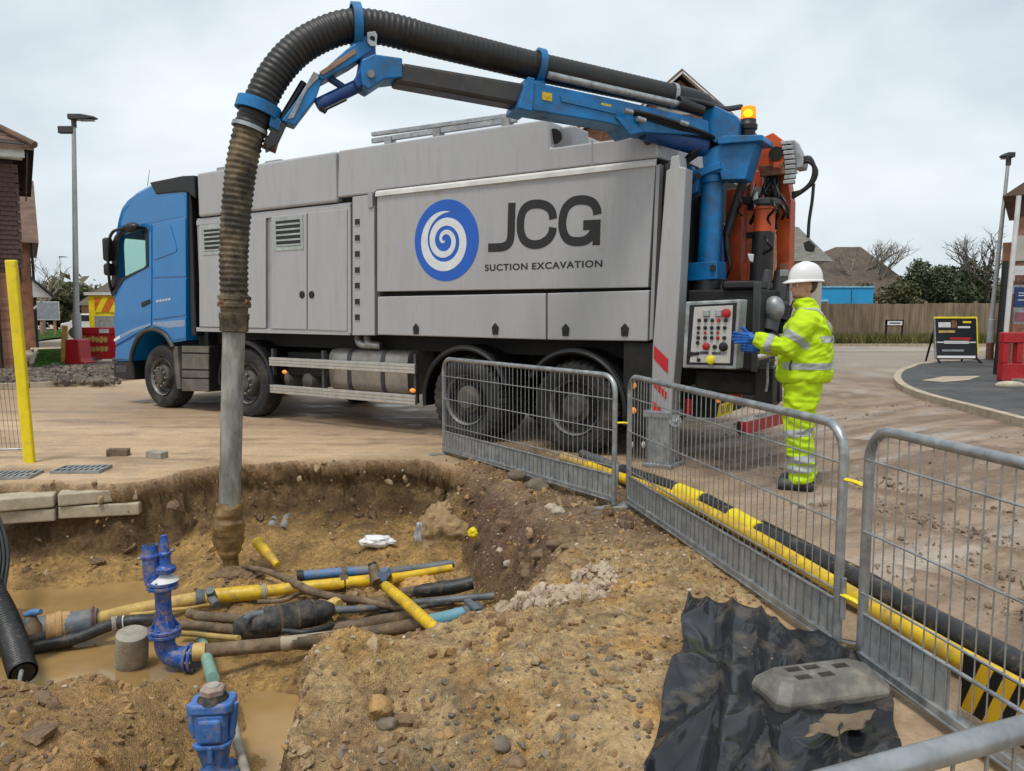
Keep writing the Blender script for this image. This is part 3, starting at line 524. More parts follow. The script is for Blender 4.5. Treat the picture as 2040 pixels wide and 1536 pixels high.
for i, a in enumerate([(1075, 1068, 0, 0.065, 'stone_brown', 'rounded brown cobble, rightmost of the brown cobbles on the far soil bank'), (1048, 1062, 0, 0.05, 'stone_brown', 'smaller brown cobble touching the rounded one on the far soil bank'),
        (1103, 1083, 0, 0.055, 'stone_brown', 'brown cobble below the rounded ones on the far soil bank'), (1012, 1024, 0, 0.042, 'stone_pale', 'smooth whitish oval pebble on the far soil bank'),
        (996, 1013, 0, 0.034, 'stone_pale', 'angular white stone above the oval pebble'), (1098, 1014, 0, 0.05, 'stone_pale', 'upright beige stone near the barrier feet'), (1112, 1028, 0, 0.06, 'stone_pale', 'beige angular stone just below the upright beige one'),
        (1030, 955, 0, 0.10, 'stone_grey', 'dark grey rock directly under the bottom rail of the far barrier'), (1070, 970, 0, 0.11, 'stone_grey', 'larger dark rock beside the grey one under the far barrier'),
        (1190, 1045, 0, 0.05, 'stone_grey', 'small grey stone by the barrier foot plate'), (1000, 1450, 0.0, 0.04, 'stone_grey', 'dark grey stone among the near broken stones'), (1030, 1475, 0, 0.035, 'stone_brown', 'brown stone beside the dark one on the near soil'),
        (770, 1415, 0, 0.04, 'stone_grey', 'flat grey stone at the foot of the orange clay lump')]):
    stone(a[0], a[1], a[2], a[3], M[a[4]], a[5], (1, 0.8, 0.62), i + 1)
# ------------------------------------------------------------------ the suction excavator truck (local frame: x to the rear, y to the far side, z up)
TA, TROT = Vector((-5.5963, 12.1336, 0)), R(-32.985)
TD, TN = Vector((math.cos(TROT), math.sin(TROT), 0)), Vector((-math.sin(TROT), math.cos(TROT), 0))
def to_t(p): q = p - TA; return Vector((q.dot(TD), q.dot(TN), q.z))
def tp(u, v, n=0.0):                                 # point of the truck on its lengthwise plane y = n
    r = ray(u, v); o = Vector((0, 0, CAM_H)); return to_t(o + r * ((n - (o - TA).dot(TN)) / r.dot(TN)))
AP1, AP2 = Vector((2.05, 7.8, 0)), Vector((-2.15, 6.3, 0)); AD = (AP1 - AP2).normalized(); AN = Vector((-AD.y, AD.x, 0))
def ap(u, v, off=0.0):                               # point of the boom on its own upright plane
    r = ray(u, v); o = Vector((0, 0, CAM_H)); return to_t(o + r * ((off - (o - AP2).dot(AN)) / r.dot(AN)))
truck = empty('suction_excavator_truck', TA, 'grey and blue suction excavator truck with a big black hose reaching into the trench', 'truck', TROT)
SN = lambda a, b, h: (a, h, b)                       # polygon in the side view
def side_poly(pts, n): return [(tp(u, v, n).x, tp(u, v, n).z) for u, v in pts]
def plate(name, pts, n0, n1, m, parent=truck, bevel=0.006, px=True, smooth=None):
    poly = side_poly(pts, n0) if px else pts
    return build(name, MB().prism(poly, SN, n0, n1), m, parent, smooth, bevel)
def boolean(o, cutters):
    for c in cutters:
        md = o.modifiers.new('cut', 'BOOLEAN'); md.operation = 'DIFFERENCE'; md.object = c; md.solver = 'EXACT'
    dg = bpy.context.evaluated_depsgraph_get(); me = bpy.data.meshes.new_from_object(o.evaluated_get(dg)); o.modifiers.clear(); old = o.data; o.data = me
    for c in cutters: bpy.data.objects.remove(c)
# --- cab
cab_px = [(227, 719), (224, 660), (222, 600), (221, 560), (223, 500), (226, 461), (233, 435), (242, 412), (254, 393), (272, 378), (296, 365), (330, 355), (362, 350), (371, 349), (371, 678),
          (341, 683), (333, 670), (322, 661), (306, 656), (288, 661), (274, 676), (265, 698), (261, 719)]
prof = side_poly(cab_px, 0)
secs = [(0.0, 0.09, 0.07), (0.035, 0.035, 0.025), (0.10, 0.0, 0.0), (1.25, -0.10, -0.02), (2.40, 0.0, 0.0), (2.46, 0.035, 0.025), (2.50, 0.09, 0.07)]
cm = MB(); npf = len(prof); vs_ = []
for n_, fi, zi in secs:
    for s_, z_ in prof:
        k = max(0, min(1, (-0.75 - s_) / 0.3)); kz = max(0, min(1, (z_ - 3.1) / 0.3))
        vs_.append((s_ + fi * k, n_, z_ - zi * kz))
fs_ = [tuple(range(npf))[::-1], tuple((len(secs) - 1) * npf + i for i in range(npf))]
for j in range(len(secs) - 1):
    for i in range(npf):
        i2 = (i + 1) % npf; fs_.append((j * npf + i, j * npf + i2, (j + 1) * npf + i2, (j + 1) * npf + i))
cm.add(vs_, fs_); cab = build('cab', cm, M['blue_cab'], truck, 35)
win_px = [(240, 478), (246, 466), (258, 460), (286, 457), (290, 461), (292, 528), (288, 533), (262, 545), (238, 557), (236, 520)]
winp = side_poly(win_px, 0)
def cutter(mb): o = build('cutter', mb, None); o.matrix_world = Matrix.Translation(TA) @ Matrix.Rotation(TROT, 4, 'Z'); return o
bpy.context.view_layer.update()
c1 = cutter(MB().box(-1.02, 0.80, 0.07, 2.43, 1.50, 2.95)); c2 = cutter(MB().prism(winp, SN, -0.2, 0.3)); c3 = cutter(MB().box(-1.7, -0.9, 0.14, 2.36, 1.70, 2.72))
boolean(cab, [c1, c2, c3])
cab.data.polygons.foreach_set('use_smooth', [True] * len(cab.data.polygons)); cab.data.set_sharp_from_angle(angle=R(35))
trim = plate('window_surround', [(222, 486), (228, 470), (243, 456), (272, 449), (291, 452), (294, 457), (295, 531), (246, 558), (230, 582), (222, 592)], -0.012, 0.004, M['black'], cab, 0.004)
trim.parent = None; trim.matrix_world = Matrix.Translation(TA) @ Matrix.Rotation(TROT, 4, 'Z'); bpy.context.view_layer.update()
boolean(trim, [cutter(MB().prism(winp, SN, -0.2, 0.3))]); trim.parent = cab; trim.matrix_basis = Matrix.Identity(4)
build('window_pane', MB().prism(winp, SN, 0.010, 0.016), M['glass'], cab)
build('windscreen', MB().box(-1.06, -1.052, 0.14, 2.36, 1.70, 2.72), M['glass'], cab)
dash = MB().box(-1.0, -0.55, 0.1, 2.4, 1.5, 1.74); build('dashboard', dash, M['black'], cab, None, 0.03)
stp = tp(243, 535, 0.55); build('steering_wheel', MB().lathe([(0.20, -0.012), (0.215, 0), (0.20, 0.012), (0.185, 0)], (-0.42, 0.62, 1.80), (0.75, 0, 0.6), 20, False).cyl((-0.55, 0.62, 1.70), (-0.42, 0.62, 1.80), 0.03), M['black'], cab, 60)
build('driver_seat', MB().box(0.10, 0.34, 0.35, 0.95, 1.5, 2.25), M['dark_grey'], cab, None, 0.06)
plate('door', [(229, 594), (247, 562), (297, 538), (297, 450), (301, 447), (301.5, 560), (300.5, 648), (230, 688), (227, 640)], -0.014, 0.003, M['blue_cab'], cab, 0.008)
plate('upper_side_panel', [(304, 447), (369, 434), (370, 551), (304, 553)], -0.012, 0.003, M['blue_cab'], cab, 0.008)
plate('sleeper_panel', [(308, 451), (335, 446), (339, 450), (352, 495), (350, 502), (308, 518)], -0.022, -0.011, M['blue_cab'], cab, 0.007)
plate('lower_side_panel', [(304, 557), (370, 555), (370, 628), (304, 637)], -0.012, 0.003, M['blue_cab'], cab, 0.008)
plate('wing_panel', [(304, 641), (370, 632), (370, 674), (345, 678), (333, 662), (320, 654), (304, 651)], -0.014, 0.003, M['blue_cab'], cab, 0.008)
plate('front_wing', [(230, 692), (300, 653), (286, 657), (271, 672), (262, 696), (259, 716), (229, 716)], -0.014, 0.003, M['blue_cab'], cab, 0.008)
plate('roof_panel', [(240, 450), (246, 425), (262, 404), (296, 385), (312, 391), (368, 387), (369, 430), (290, 446)], -0.004, 0.006, M['blue_cab'], cab, 0.004)
M['stripe'] = mat('pale_blue_stripe', (0.20, 0.30, 0.45), 0.35, 0, 0.1, 6, 0.02, coat=0.4)
plate('stripe', [(230, 672), (262, 656), (300, 643), (300, 648), (262, 662), (231, 679)], -0.0165, -0.013, M['stripe'], cab, 0)
plate('stripe', [(305, 642), (368, 637), (368, 650), (335, 653), (305, 647)], -0.0165, -0.013, M['stripe'], cab, 0)
plate('door_handle', [(280, 603), (297, 596), (298, 604), (282, 612)], -0.030, -0.012, M['black'], cab, 0.006)
for i_ in range(5): plate('badge', [(311 + i_ * 6, 603 - i_), (315 + i_ * 6, 602 - i_), (316 + i_ * 6, 597 - i_), (312 + i_ * 6, 598 - i_)], -0.016, -0.010, M['chrome'], cab, 0)
arch = [tp(u, v, 0) for u, v in [(261, 719), (265, 698), (274, 676), (288, 661), (306, 656), (322, 661), (333, 670), (341, 683), (346, 692)]]
build('wheel_arch_trim', MB().tube([p + Vector((0, -0.008, 0)) for p in catmull(arch, 4)], 0.035, 8), M['dark_grey'], cab, 60)
plate('spoiler', [(297, 363), (362, 350), (386, 349), (388, 396), (374, 384), (362, 382), (310, 387)], -0.02, 0.10, M['black'], cab, 0.02)
build('spoiler', MB().prism(side_poly([(297, 363), (362, 350), (386, 349), (388, 396), (374, 384), (362, 382), (310, 387)], 0), SN, 2.38, 2.5), M['black'], cab, None, 0.02)
build('roof_deflector', MB().prism(side_poly([(372, 349), (387, 349), (387, 375), (372, 390)], 0), SN, 0.1, 2.4), M['black'], cab)
plate('bumper', [(226, 720), (262, 720), (266, 757), (246, 757), (225, 751)], -0.01, 2.46, M['black'], truck, 0.03)
plate('fog_lamp_recess', [(230, 728), (252, 728), (252, 742), (231, 742)], -0.016, 0.0, M['dark_grey'], truck, 0.004)
plate('headlamp', [(226, 676), (238, 668), (239, 674), (228, 681)], -0.018, 0.0, M['white'], cab, 0.004)
def mirror_box(z0, z1, n0):
    return MB().box(-1.22, -1.10, n0 - 0.11, n0 + 0.04, z0, z1)
mz = [tp(217, v, -0.1).z for v in (549, 520, 512, 472)]
mir = build('mirror', mirror_box(mz[1], mz[3], -0.02), M['black'], cab, 40, 0.05, 3); build('mirror', mirror_box(mz[0], mz[1] - 0.03, -0.02), M['black'], cab, 40, 0.05, 3)
build('mirror_arm', MB().tube(catmull([tp(224, 585, 0.02), tp(218, 560, -0.08), tp(215, 500, -0.10), tp(222, 466, -0.09), tp(240, 456, -0.06), tp(270, 452, 0)], 6), 0.024, 8), M['black'], cab, 60)
build('kerb_mirror', MB().ball(tp(262, 453, -0.12), 0.13, 1.3, 0.7, 0.6), M['black'], cab, 60)
build('antenna', MB().cyl(tp(294, 370, 0.3), tp(298, 338, 0.3), 0.006, 0.003, 6), M['dark_grey'], cab)
for k in (0.55, 0.75):
    b_ = tp(257, 388, 0.0); build('roof_beacon', MB().lathe([(0.05, 0), (0.06, 0.03), (0.055, 0.09), (0.02, 0.12)], (b_.x + 0.08, k, b_.z - 0.04), (0, 0, 1), 12), M['amber_off'], cab, 40)
build('cab_rear_gap', MB().box(tp(372, 600).x, tp(391, 600).x, 0.18, 2.3, 1.0, 3.35), M['black_matt'], truck)
build('air_intake_stack', MB().box(tp(374, 600).x, tp(384, 600).x, 0.03, 0.16, 1.15, 3.4), M['black'], truck, None, 0.02)
# --- body
def sbox(name, u0, u1, z0, z1, n0, n1, m, parent=truck, bevel=0.015, v=500):
    return build(name, MB().box(tp(u0, v).x, tp(u1, v).x, n0, n1, z0, z1), m, parent, None, bevel)
hull = sbox('engine_cabinet', 391, 698, 1.215, 2.885, 0.02, 2.48, M['silver_dark'], truck, 0.02)
top_f = sbox('upper_front_housing', 391, 669, 2.90, 3.53, 0.0, 2.5, M['silver'], truck, 0.03, 320)
plate('cabinet_frame', [(391, 440), (697, 407), (697, 417), (391, 449)], -0.002, 0.03, M['silver'], hull, 0.003)
plate('cabinet_frame', [(391, 652), (697, 659), (697, 668), (391, 660)], -0.002, 0.03, M['silver'], hull, 0.003)
d1 = plate('cabinet_door', [(396, 449), (529, 434), (529, 654), (397, 651)], -0.014, 0.01, M['silver'], hull, 0.008)
d2 = plate('cabinet_door', [(540, 432), (610.5, 424), (610.5, 657), (540, 655)], -0.014, 0.01, M['silver'], hull, 0.008)
d3 = plate('cabinet_door', [(612.5, 424), (691, 416), (691, 660), (612.5, 657)], -0.014, 0.01, M['silver'], hull, 0.008)
plate('corner_post', [(692.5, 415), (698, 412), (699, 664), (692.5, 663)], -0.008, 0.02, M['silver'], hull, 0.003)
M['vent_green'] = mat('pale_vent_paint', (0.36, 0.41, 0.38), 0.5, 0.1, 0.15, 6, 0.03)
def vent(px, nl, parent):
    a, b = tp(px[0], px[1], -0.02), tp(px[2], px[3], -0.02); x0, x1, z1, z0 = a.x, b.x, a.z, b.z
    f = build('vent', MB().box(x0 - .05, x1 + .05, -0.022, -0.013, z1, z1 + .05).box(x0 - .05, x1 + .05, -0.022, -0.013, z0 - .05, z0).box(x0 - .05, x0, -0.022, -0.013, z0, z1).box(x1, x1 + .05, -0.022, -0.013, z0, z1), M['vent_green'], parent)
    build('vent_opening', MB().box(x0, x1, -0.016, -0.0135, z0, z1), M['black'], parent)
    h = (z1 - z0) / nl
    for i in range(nl):
        zc = z0 + h * (i + 0.25); build('louvre', MB().bar((x0, -0.02, zc), (x1, -0.02, zc), 0.014, 0.35 * h), M['vent_green'], parent)
vent((406, 458, 441, 499), 5, d1); vent((549, 441, 599, 489), 5, d2)
def ring_handle(u, v, parent, n=-0.014, r=0.05):
    c = tp(u, v, n); build('handle', MB().lathe([(r, 0), (r, 0.006), (r * .8, 0.010), (r * .78, 0.004)], c, (0, -1, 0), 18).bar((c.x - r * .6, n - .008, c.z), (c.x + r * .6, n - .008, c.z), 0.012, 0.02), M['black'], parent)
ring_handle(602, 587, d2); ring_handle(621, 587, d3)
ladder = plate('step_column', [(702, 392), (734, 388), (734, 411), (745, 411), (746, 668), (702, 668)], -0.01, 0.3, M['silver'], truck, 0.006)
build('column_bracket', MB().box(tp(736, 400).x, tp(745, 400).x, -0.03, 0.1, 2.78, 2.96), M['silver_dark'], ladder, None, 0.005)
for v in (443, 475, 507, 539, 570, 602, 633):
    c = tp(712, v, -0.01); build('step_slot', MB().box(c.x - .042, c.x + .042, -0.0125, -0.0095, c.z - .042, c.z + .042), M['black'], ladder)
    build('slot_lip', MB().box(c.x - .035, c.x + .04, -0.018, -0.0125, c.z - .042, c.z - .030), M['silver_dark'], ladder)
gapb = sbox('service_bay', 670, 1345, 1.26, 2.97, 0.10, 2.42, M['black_matt'], truck, 0)
tank_poly = [(tp(672, 390).x, 2.955), (tp(745, 390).x, 2.955), (tp(752, 390).x, 2.985), (tp(1312, 300).x, 2.985), (tp(1310, 265).x, 3.215), (tp(1096, 290).x, 3.215), (tp(1093, 245).x, 3.50), (tp(1083, 240).x, 3.515), (tp(674, 300).x, 3.53)]
tank = build('spoil_tank', MB().prism(tank_poly, SN, 0.0, 2.5), M['silver'], truck, None, 0.018)
plate('tank_seam', [(1178, 278), (1181, 278), (1181, 330), (1178, 330)], -0.003, 0.0, M['silver_dark'], tank, 0)
build('bolt_cap', MB().lathe([(0.045, 0), (0.04, 0.02), (0.0, 0.022)], tp(1291, 280, 0), (0, -1, 0), 14), M['dark_grey'], tank, 40)
build('ledge_rail', MB().prism([(0, 0), (-0.035, 0.005), (-0.03, 0.05), (0, 0.075)], lambda a, b, h: (h, a, b + 2.905), tp(751, 385).x, tp(1308, 325).x), M['white_dirty'], tank)
logo_panel = plate('logo_panel', [(751, 390), (1306, 326), (1291, 572.5), (751, 581)], -0.008, 0.09, M['silver'], truck, 0.008)
skirt1 = plate('skirt_panel', [(752, 591), (1087, 584), (1087, 677), (752, 667)], -0.012, 0.09, M['silver'], truck, 0.012)
skirt2 = plate('skirt_panel', [(1090, 584), (1293, 578), (1290, 680), (1090, 677)], -0.012, 0.09, M['silver'], truck, 0.012)
plate('corner_strip', [(1307, 330), (1315, 326), (1300, 676), (1293, 678)], -0.004, 0.09, M['silver_dark'], truck, 0.003)
def latch(u, v, parent):
    c = tp(u, v, -0.014); s_, z_ = c.x, c.z; w, h = 0.043, 0.065
    build('latch', MB().prism([(s_ - w * .8, z_ - h), (s_ + w * .8, z_ - h), (s_ + w, z_ + h * .3), (s_, z_ + h), (s_ - w, z_ + h * .3)], SN, -0.026, -0.010).cyl((s_, -0.026, z_ - h * .3), (s_, -0.034, z_ - h * .3), 0.014), M['black'], parent, None, 0.003)
for u in (829, 987): latch(u, 655, skirt1)
for u in (1127, 1245): latch(u, 657, skirt2)
# company mark: blue disc with a white spiral, big letters
lc = tp(888, 479, -0.012); LX, LZ = lc.x, lc.z
M['logo_blue'] = mat('logo_blue', (0.006, 0.10, 0.50), 0.4, 0, 0.05, 5, 0); M['logo_white'] = mat('logo_white', (0.66, 0.70, 0.72), 0.5, 0, 0.05, 8, 0); M['logo_black'] = mat('logo_black', (0.012, 0.012, 0.014), 0.5, 0, 0.1, 8, 0)
disc = build('logo_disc', MB().lathe([(0.465, 0), (0.465, 0.0035)], (LX, -0.0082, LZ), (0, -1, 0), 64), M['logo_blue'], logo_panel)
sp = MB(); NN = 160; TT = 2 * math.pi * 2.55; L_ = []; R_ = []
for i in range(NN + 1):
    f = i / NN; ph = f * TT; r0 = 0.335 * (1 - f) ** 0.92 + 0.012; wd = 0.052 * min(1, (ph / 2.2)) ** 0.8 * (1 - f) ** 0.75 + 0.010 * min(1, ph / 0.8); an = R(78) + ph
    ctr = (LX + 0.0 - 0.015 * f, LZ - 0.03 * (1 - f) + 0.01)
    for lst, q in ((L_, r0 + wd), (R_, r0 - wd)): lst.append((ctr[0] + q * math.cos(an), ctr[1] + q * math.sin(an)))
def ribbon(mb, L1, R1, n0, n1):
    m = len(L1); v = [SN(a, b, n0) for a, b in L1] + [SN(a, b, n0) for a, b in R1] + [SN(a, b, n1) for a, b in L1] + [SN(a, b, n1) for a, b in R1]; f = []
    for i in range(m - 1):
        f += [(i, i + 1, m + i + 1, m + i), (2 * m + i, 3 * m + i, 3 * m + i + 1, 2 * m + i + 1), (i, 2 * m + i, 2 * m + i + 1, i + 1), (m + i, m + i + 1, 3 * m + i + 1, 3 * m + i)]
    f += [(0, m, 3 * m, 2 * m), (m - 1, 3 * m - 1, 4 * m - 1, 2 * m - 1)]; return mb.add(v, f)
build('logo_spiral', ribbon(sp, L_, R_, -0.0145, -0.0118), M['logo_white'], logo_panel)
def stroke(mb, pts, w, n0=-0.0125, n1=-0.0078):
    P = [Vector((tp(810 + x / 4.857, 370 + y / 4.857, -0.01).x, tp(810 + x / 4.857, 370 + y / 4.857, -0.01).z, 0)) for x, y in pts]
    P = catmull(P, 5) if len(P) > 2 else P; L1 = []; R1 = []
    for i in range(len(P)):
        d = (P[min(i + 1, len(P) - 1)] - P[max(i - 1, 0)]).normalized(); nn = Vector((-d.y, d.x, 0)) * w / 2
        L1.append((P[i] + nn)[:2]); R1.append((P[i] - nn)[:2])
    return ribbon(mb, L1, R1, n0, n1)
W_ = 0.093
build('letter_j', stroke(MB(), [(1019, 165), (1014, 330), (1008, 490), (985, 560), (930, 592), (860, 598), (790, 600)], W_), M['logo_black'], logo_panel)
build('letter_c', stroke(MB(), [(1418, 322), (1410, 265), (1380, 215), (1330, 186), (1265, 176), (1195, 186), (1140, 225), (1110, 290), (1101, 380), (1106, 450), (1130, 515), (1175, 555), (1240, 570), (1310, 556), (1370, 515), (1405, 460), (1416, 403)], W_), M['logo_black'], logo_panel)
gl = stroke(MB(), [(1846, 278), (1838, 225), (1805, 170), (1750, 143), (1690, 137), (1620, 148), (1560, 190), (1525, 250), (1507, 340), (1510, 420), (1535, 490), (1580, 530), (1650, 541), (1730, 528), (1790, 480), (1820, 420)], W_)
stroke(gl, [(1710, 382), (1806, 378)], 0.100, -0.0122); stroke(gl, [(1841, 328), (1834, 575)], 0.082, -0.0128)
build('letter_g', gl, M['logo_black'], logo_panel)
def text_mesh(s, bold=0.012, spacing=1.06):
    cu = bpy.data.curves.new('txt', 'FONT'); cu.body = s; cu.size = 1; cu.offset = bold; cu.space_character = spacing; cu.extrude = 0.02; cu.align_x = 'LEFT'
    o = bpy.data.objects.new('txt', cu); col.objects.link(o); bpy.context.view_layer.update(); dg = bpy.context.evaluated_depsgraph_get()
    me = bpy.data.meshes.new_from_object(o.evaluated_get(dg)); bpy.data.objects.remove(o); return me
def fit_text(name, s, m, parent, x0, x1, z0, z1, n, bold=0.012, spacing=1.06, fn=None):
    me = text_mesh(s, bold, spacing); P = np.array([v.co[:] for v in me.vertices]); lo, hi = P.min(0), P.max(0); Q = (P - lo) / np.maximum(hi - lo, 1e-6)
    for i, v in enumerate(me.vertices):
        a, b, h = x0 + Q[i, 0] * (x1 - x0), z0 + Q[i, 1] * (z1 - z0), n - 0.003 * Q[i, 2]; v.co = fn(a, b, h) if fn else (a, h, b)
    me.materials.clear(); me.materials.append(m); me.update(); return link(name, me, parent)
ta, tb = tp(966, 538, -0.01), tp(1200, 515, -0.01)
_w = tb.x - ta.x
fit_text('lettering', 'SUCTION', M['logo_black'], logo_panel, ta.x, ta.x + _w * .385, 1.962, 2.035, -0.0082, 0.022, 1.12); fit_text('lettering', 'EXCAVATION', M['logo_black'], logo_panel, ta.x + _w * .425, tb.x, 1.962, 2.035, -0.0082, 0.022, 1.12)
# roof walkway rail folded flat, roof clutter
build('roof_rail', MB().bar(tp(742, 281, 0.1) , tp(1030, 238, 0.1), 0.05, 0.06).bar(tp(742, 268, 0.1) + Vector((0, 0, 0)), tp(1020, 230, 0.1), 0.05, 0.05), M['galv'], truck, None, 0.008)
for u, v in ((765, 274), (862, 260), (1000, 237)): build('rail_bracket', MB().box(tp(u, v).x - .05, tp(u, v).x + .05, 0.06, 0.16, 3.51, 3.62), M['galv_sheet'], truck)
build('roof_hatch', MB().prism([(tp(500, 330).x, 3.53), (tp(548, 322).x, 3.53), (tp(535, 315).x, 3.60), (tp(505, 320).x, 3.60)], SN, 0.2, 1.2), M['silver_dark'], truck)
build('roof_cover', MB().box(tp(425, 340).x, tp(455, 336).x, 0.05, 1.0, 3.52, 3.58), M['silver_dark'], truck, None, 0.01)
build('tank_lug', MB().box(tp(1093, 260).x, tp(1120, 280).x, 0.25, 0.6, 3.2, 3.48), M['silver_dark'], truck, None, 0.02)
build('work_lamp', MB().lathe([(0.03, -0.06), (0.075, -0.02), (0.08, 0.05), (0.0, 0.055)], tp(1106, 272, 0.12), (0.3, -1, -0.2), 16), M['black'], truck, 40)
# --- chassis and running gear
for n0 in (0.80, 1.55): build('chassis_rail', MB().box(-0.9, 9.0, n0, n0 + 0.12, 0.72, 1.05), M['black_matt'], truck)
build('underbody_light_block', MB().box(1.0, 8.5, 0.35, 2.2, 1.02, 1.24), M['black_matt'], truck)  # dark box added under the body to block light
build('engine_block', MB().box(-0.9, 1.2, 0.5, 2.0, 0.5, 1.15), M['black_matt'], truck)
build('gearbox', MB().box(2.7, 5.3, 0.85, 1.7, 0.42, 1.0), M['black_matt'], truck)
AX = (0.04, 2.09, 6.01, 7.43)
for s_ in AX: build('axle', MB().cyl((s_, 0.3, 0.5), (s_, 2.2, 0.5), 0.09), M['black_matt'], truck, 60)
RW = 0.505
def tyre_mesh(w, treads=46, deep=0.016):
    m = MB(); prof_ = [(0.285, 0.03), (0.33, 0.0), (0.42, -0.012), (0.475, 0.01), (0.498, 0.045), (RW, 0.075)]
    N_ = treads * 4; ring = prof_ + [(RW, w - 0.075), (0.498, w - 0.045), (0.475, w - 0.01), (0.42, w + 0.012), (0.33, w), (0.285, w - 0.03)]; vs2 = []; fs2 = []; K = len(ring)
    for k in range(N_):
        an = 2 * math.pi * k / N_; g = deep if k % 4 == 0 else 0
        for j, (r_, y) in enumerate(ring):
            rr = r_ - (g if 3 <= j <= 8 else 0); vs2.append((rr * math.cos(an), y, rr * math.sin(an)))
    for k in range(N_):
        k2 = (k + 1) % N_
        for j in range(K - 1): fs2.append((k * K + j, k2 * K + j, k2 * K + j + 1, k * K + j + 1))
    return mesh_of(m.add(vs2, fs2), M['tyre'], 32, name='tyre')
ty_f, ty_r = tyre_mesh(0.30, 40, 0.006), tyre_mesh(0.31, 36, 0.02)
rim_front = mesh_of(MB().lathe([(0.300, 0.02), (0.295, 0.05), (0.262, 0.06), (0.25, 0.10), (0.19, 0.115), (0.185, 0.02), (0.17, -0.005), (0.11, -0.01), (0.105, -0.045), (0.06, -0.05), (0.0, -0.05)], (0, 0, 0), (0, 1, 0), 40, False), M['rim'], 30, name='rim')
rim_rear = mesh_of(MB().lathe([(0.300, 0.015), (0.30, 0.03), (0.283, 0.04), (0.275, 0.16), (0.25, 0.19), (0.22, 0.20), (0.165, 0.16), (0.16, 0.05), (0.12, 0.035), (0.10, 0.0), (0.0, -0.005)], (0, 0, 0), (0, 1, 0), 40, False), M['rim'], 30, name='rim')
M['rim_lip'] = mat('worn_rim_lip', (0.30, 0.29, 0.27), 0.5, 0.5, 0.2, 10, 0.1, dirt=(0.15, 0.12, 0.08), damt=0.4, dscale=9)
lip_me = mesh_of(MB().lathe([(0.305, 0.005), (0.300, 0.03), (0.280, 0.045), (0.278, 0.035), (0.292, 0.022), (0.297, 0.0)], (0, 0, 0), (0, 1, 0), 40, False), M['rim_lip'], 60, name='rim_lip')
def ring_of(n, r_, y, rad, L1, m):
    mb = MB()
    for k in range(n): a = 2 * math.pi * k / n; c = (r_ * math.cos(a), y, r_ * math.sin(a)); mb.cyl(c, (c[0], y - L1, c[2]), rad, n=6)
    return mesh_of(mb, m, name='wheel_nuts')
nut_f, nut_r = ring_of(10, 0.145, 0.0, 0.017, 0.045, M['rim_lip']), ring_of(10, 0.195, 0.19, 0.016, 0.04, M['rim'])
hole_f = ring_of(10, 0.215, 0.115, 0.022, 0.003, M['black']); hole_r = ring_of(10, 0.235, 0.20, 0.024, 0.004, M['black'])
for i, s_ in enumerate(AX):
    rear = i > 1
    for far in (False, True):
        w_ = link('wheel', None, truck, (s_, 2.46 if far else 0.03, RW - 0.012), (0, random.random() * 6, math.pi if far else 0)); w_.empty_display_size = 0.1
        link('tyre', ty_r if rear else ty_f, w_); link('rim', rim_rear if rear else rim_front, w_); link('rim_lip', lip_me, w_)
        link('wheel_nuts', nut_r if rear else nut_f, w_); link('vent_holes', hole_r if rear else hole_f, w_)
        if rear: link('tyre', ty_r, w_, (0, 0.33, 0))
def mudguard(s_, a0, a1, r_=0.60, w=0.52, t=0.02):
    mb = MB(); n = 20; v = []; f = []
    for i in range(n + 1):
        a = R(a0 + (a1 - a0) * i / n)
        for rr, y in ((r_, 0.02), (r_ + t, 0.02), (r_ + t, 0.02 + w), (r_, 0.02 + w), ): v.append((s_ + rr * math.cos(a), y, 0.49 + rr * math.sin(a)))
    for i in range(n):
        for j in range(4): f.append((i * 4 + j, i * 4 + (j + 1) % 4, (i + 1) * 4 + (j + 1) % 4, (i + 1) * 4 + j))
    f += [(0, 1, 2, 3), (n * 4 + 3, n * 4 + 2, n * 4 + 1, n * 4)]; mb.add(v, f)
    # outer lip
    mb.tube([(s_ + (r_ - .02) * math.cos(R(a0 + (a1 - a0) * i / n)), 0.02, 0.49 + (r_ - .02) * math.sin(R(a0 + (a1 - a0) * i / n))) for i in range(n + 1)], 0.025, 6)
    return build('mudguard', mb, M['black'], truck, 50)
mudguard(2.09, -5, 185); mudguard(6.01, 20, 190, 0.62, 0.6); mudguard(7.43, -5, 150, 0.62, 0.6)
sb = plate('step_box', [(361, 688), (416, 690), (415, 781), (361, 776)], 0.03, 0.5, M['black_matt'], truck, 0.01)
M['greybrown'] = mat('muddy_grey_plastic', (0.11, 0.10, 0.085), 0.6, 0, 0.15, 4, 0.1, dirt=(0.20, 0.165, 0.12), damt=0.4, dscale=4)
for a, b in ((689, 702), (705, 735), (738, 752), (755, 779)): plate('step_panel', [(362, a), (415, a + 1), (415, b + 1), (362, b)], 0.015, 0.04, M['greybrown'], sb, 0.006)
plate('rear_wing_flap', [(343, 690), (352, 690), (360, 775), (352, 775)], 0.0, 0.35, M['greybrown'], truck, 0.01)
ft = tp(655, 705, 0.12), tp(812, 780, 0.12)
x0, x1 = ft[0].x, ft[1].x
rr_ = [(0.12 + 0.55 * (0.5 + 0.5 * math.copysign(abs(math.cos(a)) ** 0.45, math.cos(a))), 0.47 + 0.56 * (0.5 + 0.5 * math.copysign(abs(math.sin(a)) ** 0.45, math.sin(a)))) for a in [2 * math.pi * k / 28 for k in range(28)]]
ftank = build('fuel_tank', MB().prism(rr_, lambda a, b, h: (h, a, b), x0, x1), mat('dull_aluminium', (0.36, 0.34, 0.31), 0.45, 0.6, 0.12, 5, 0.08, dirt=(0.20, 0.165, 0.12), damt=0.4, dscale=4), truck, 40)
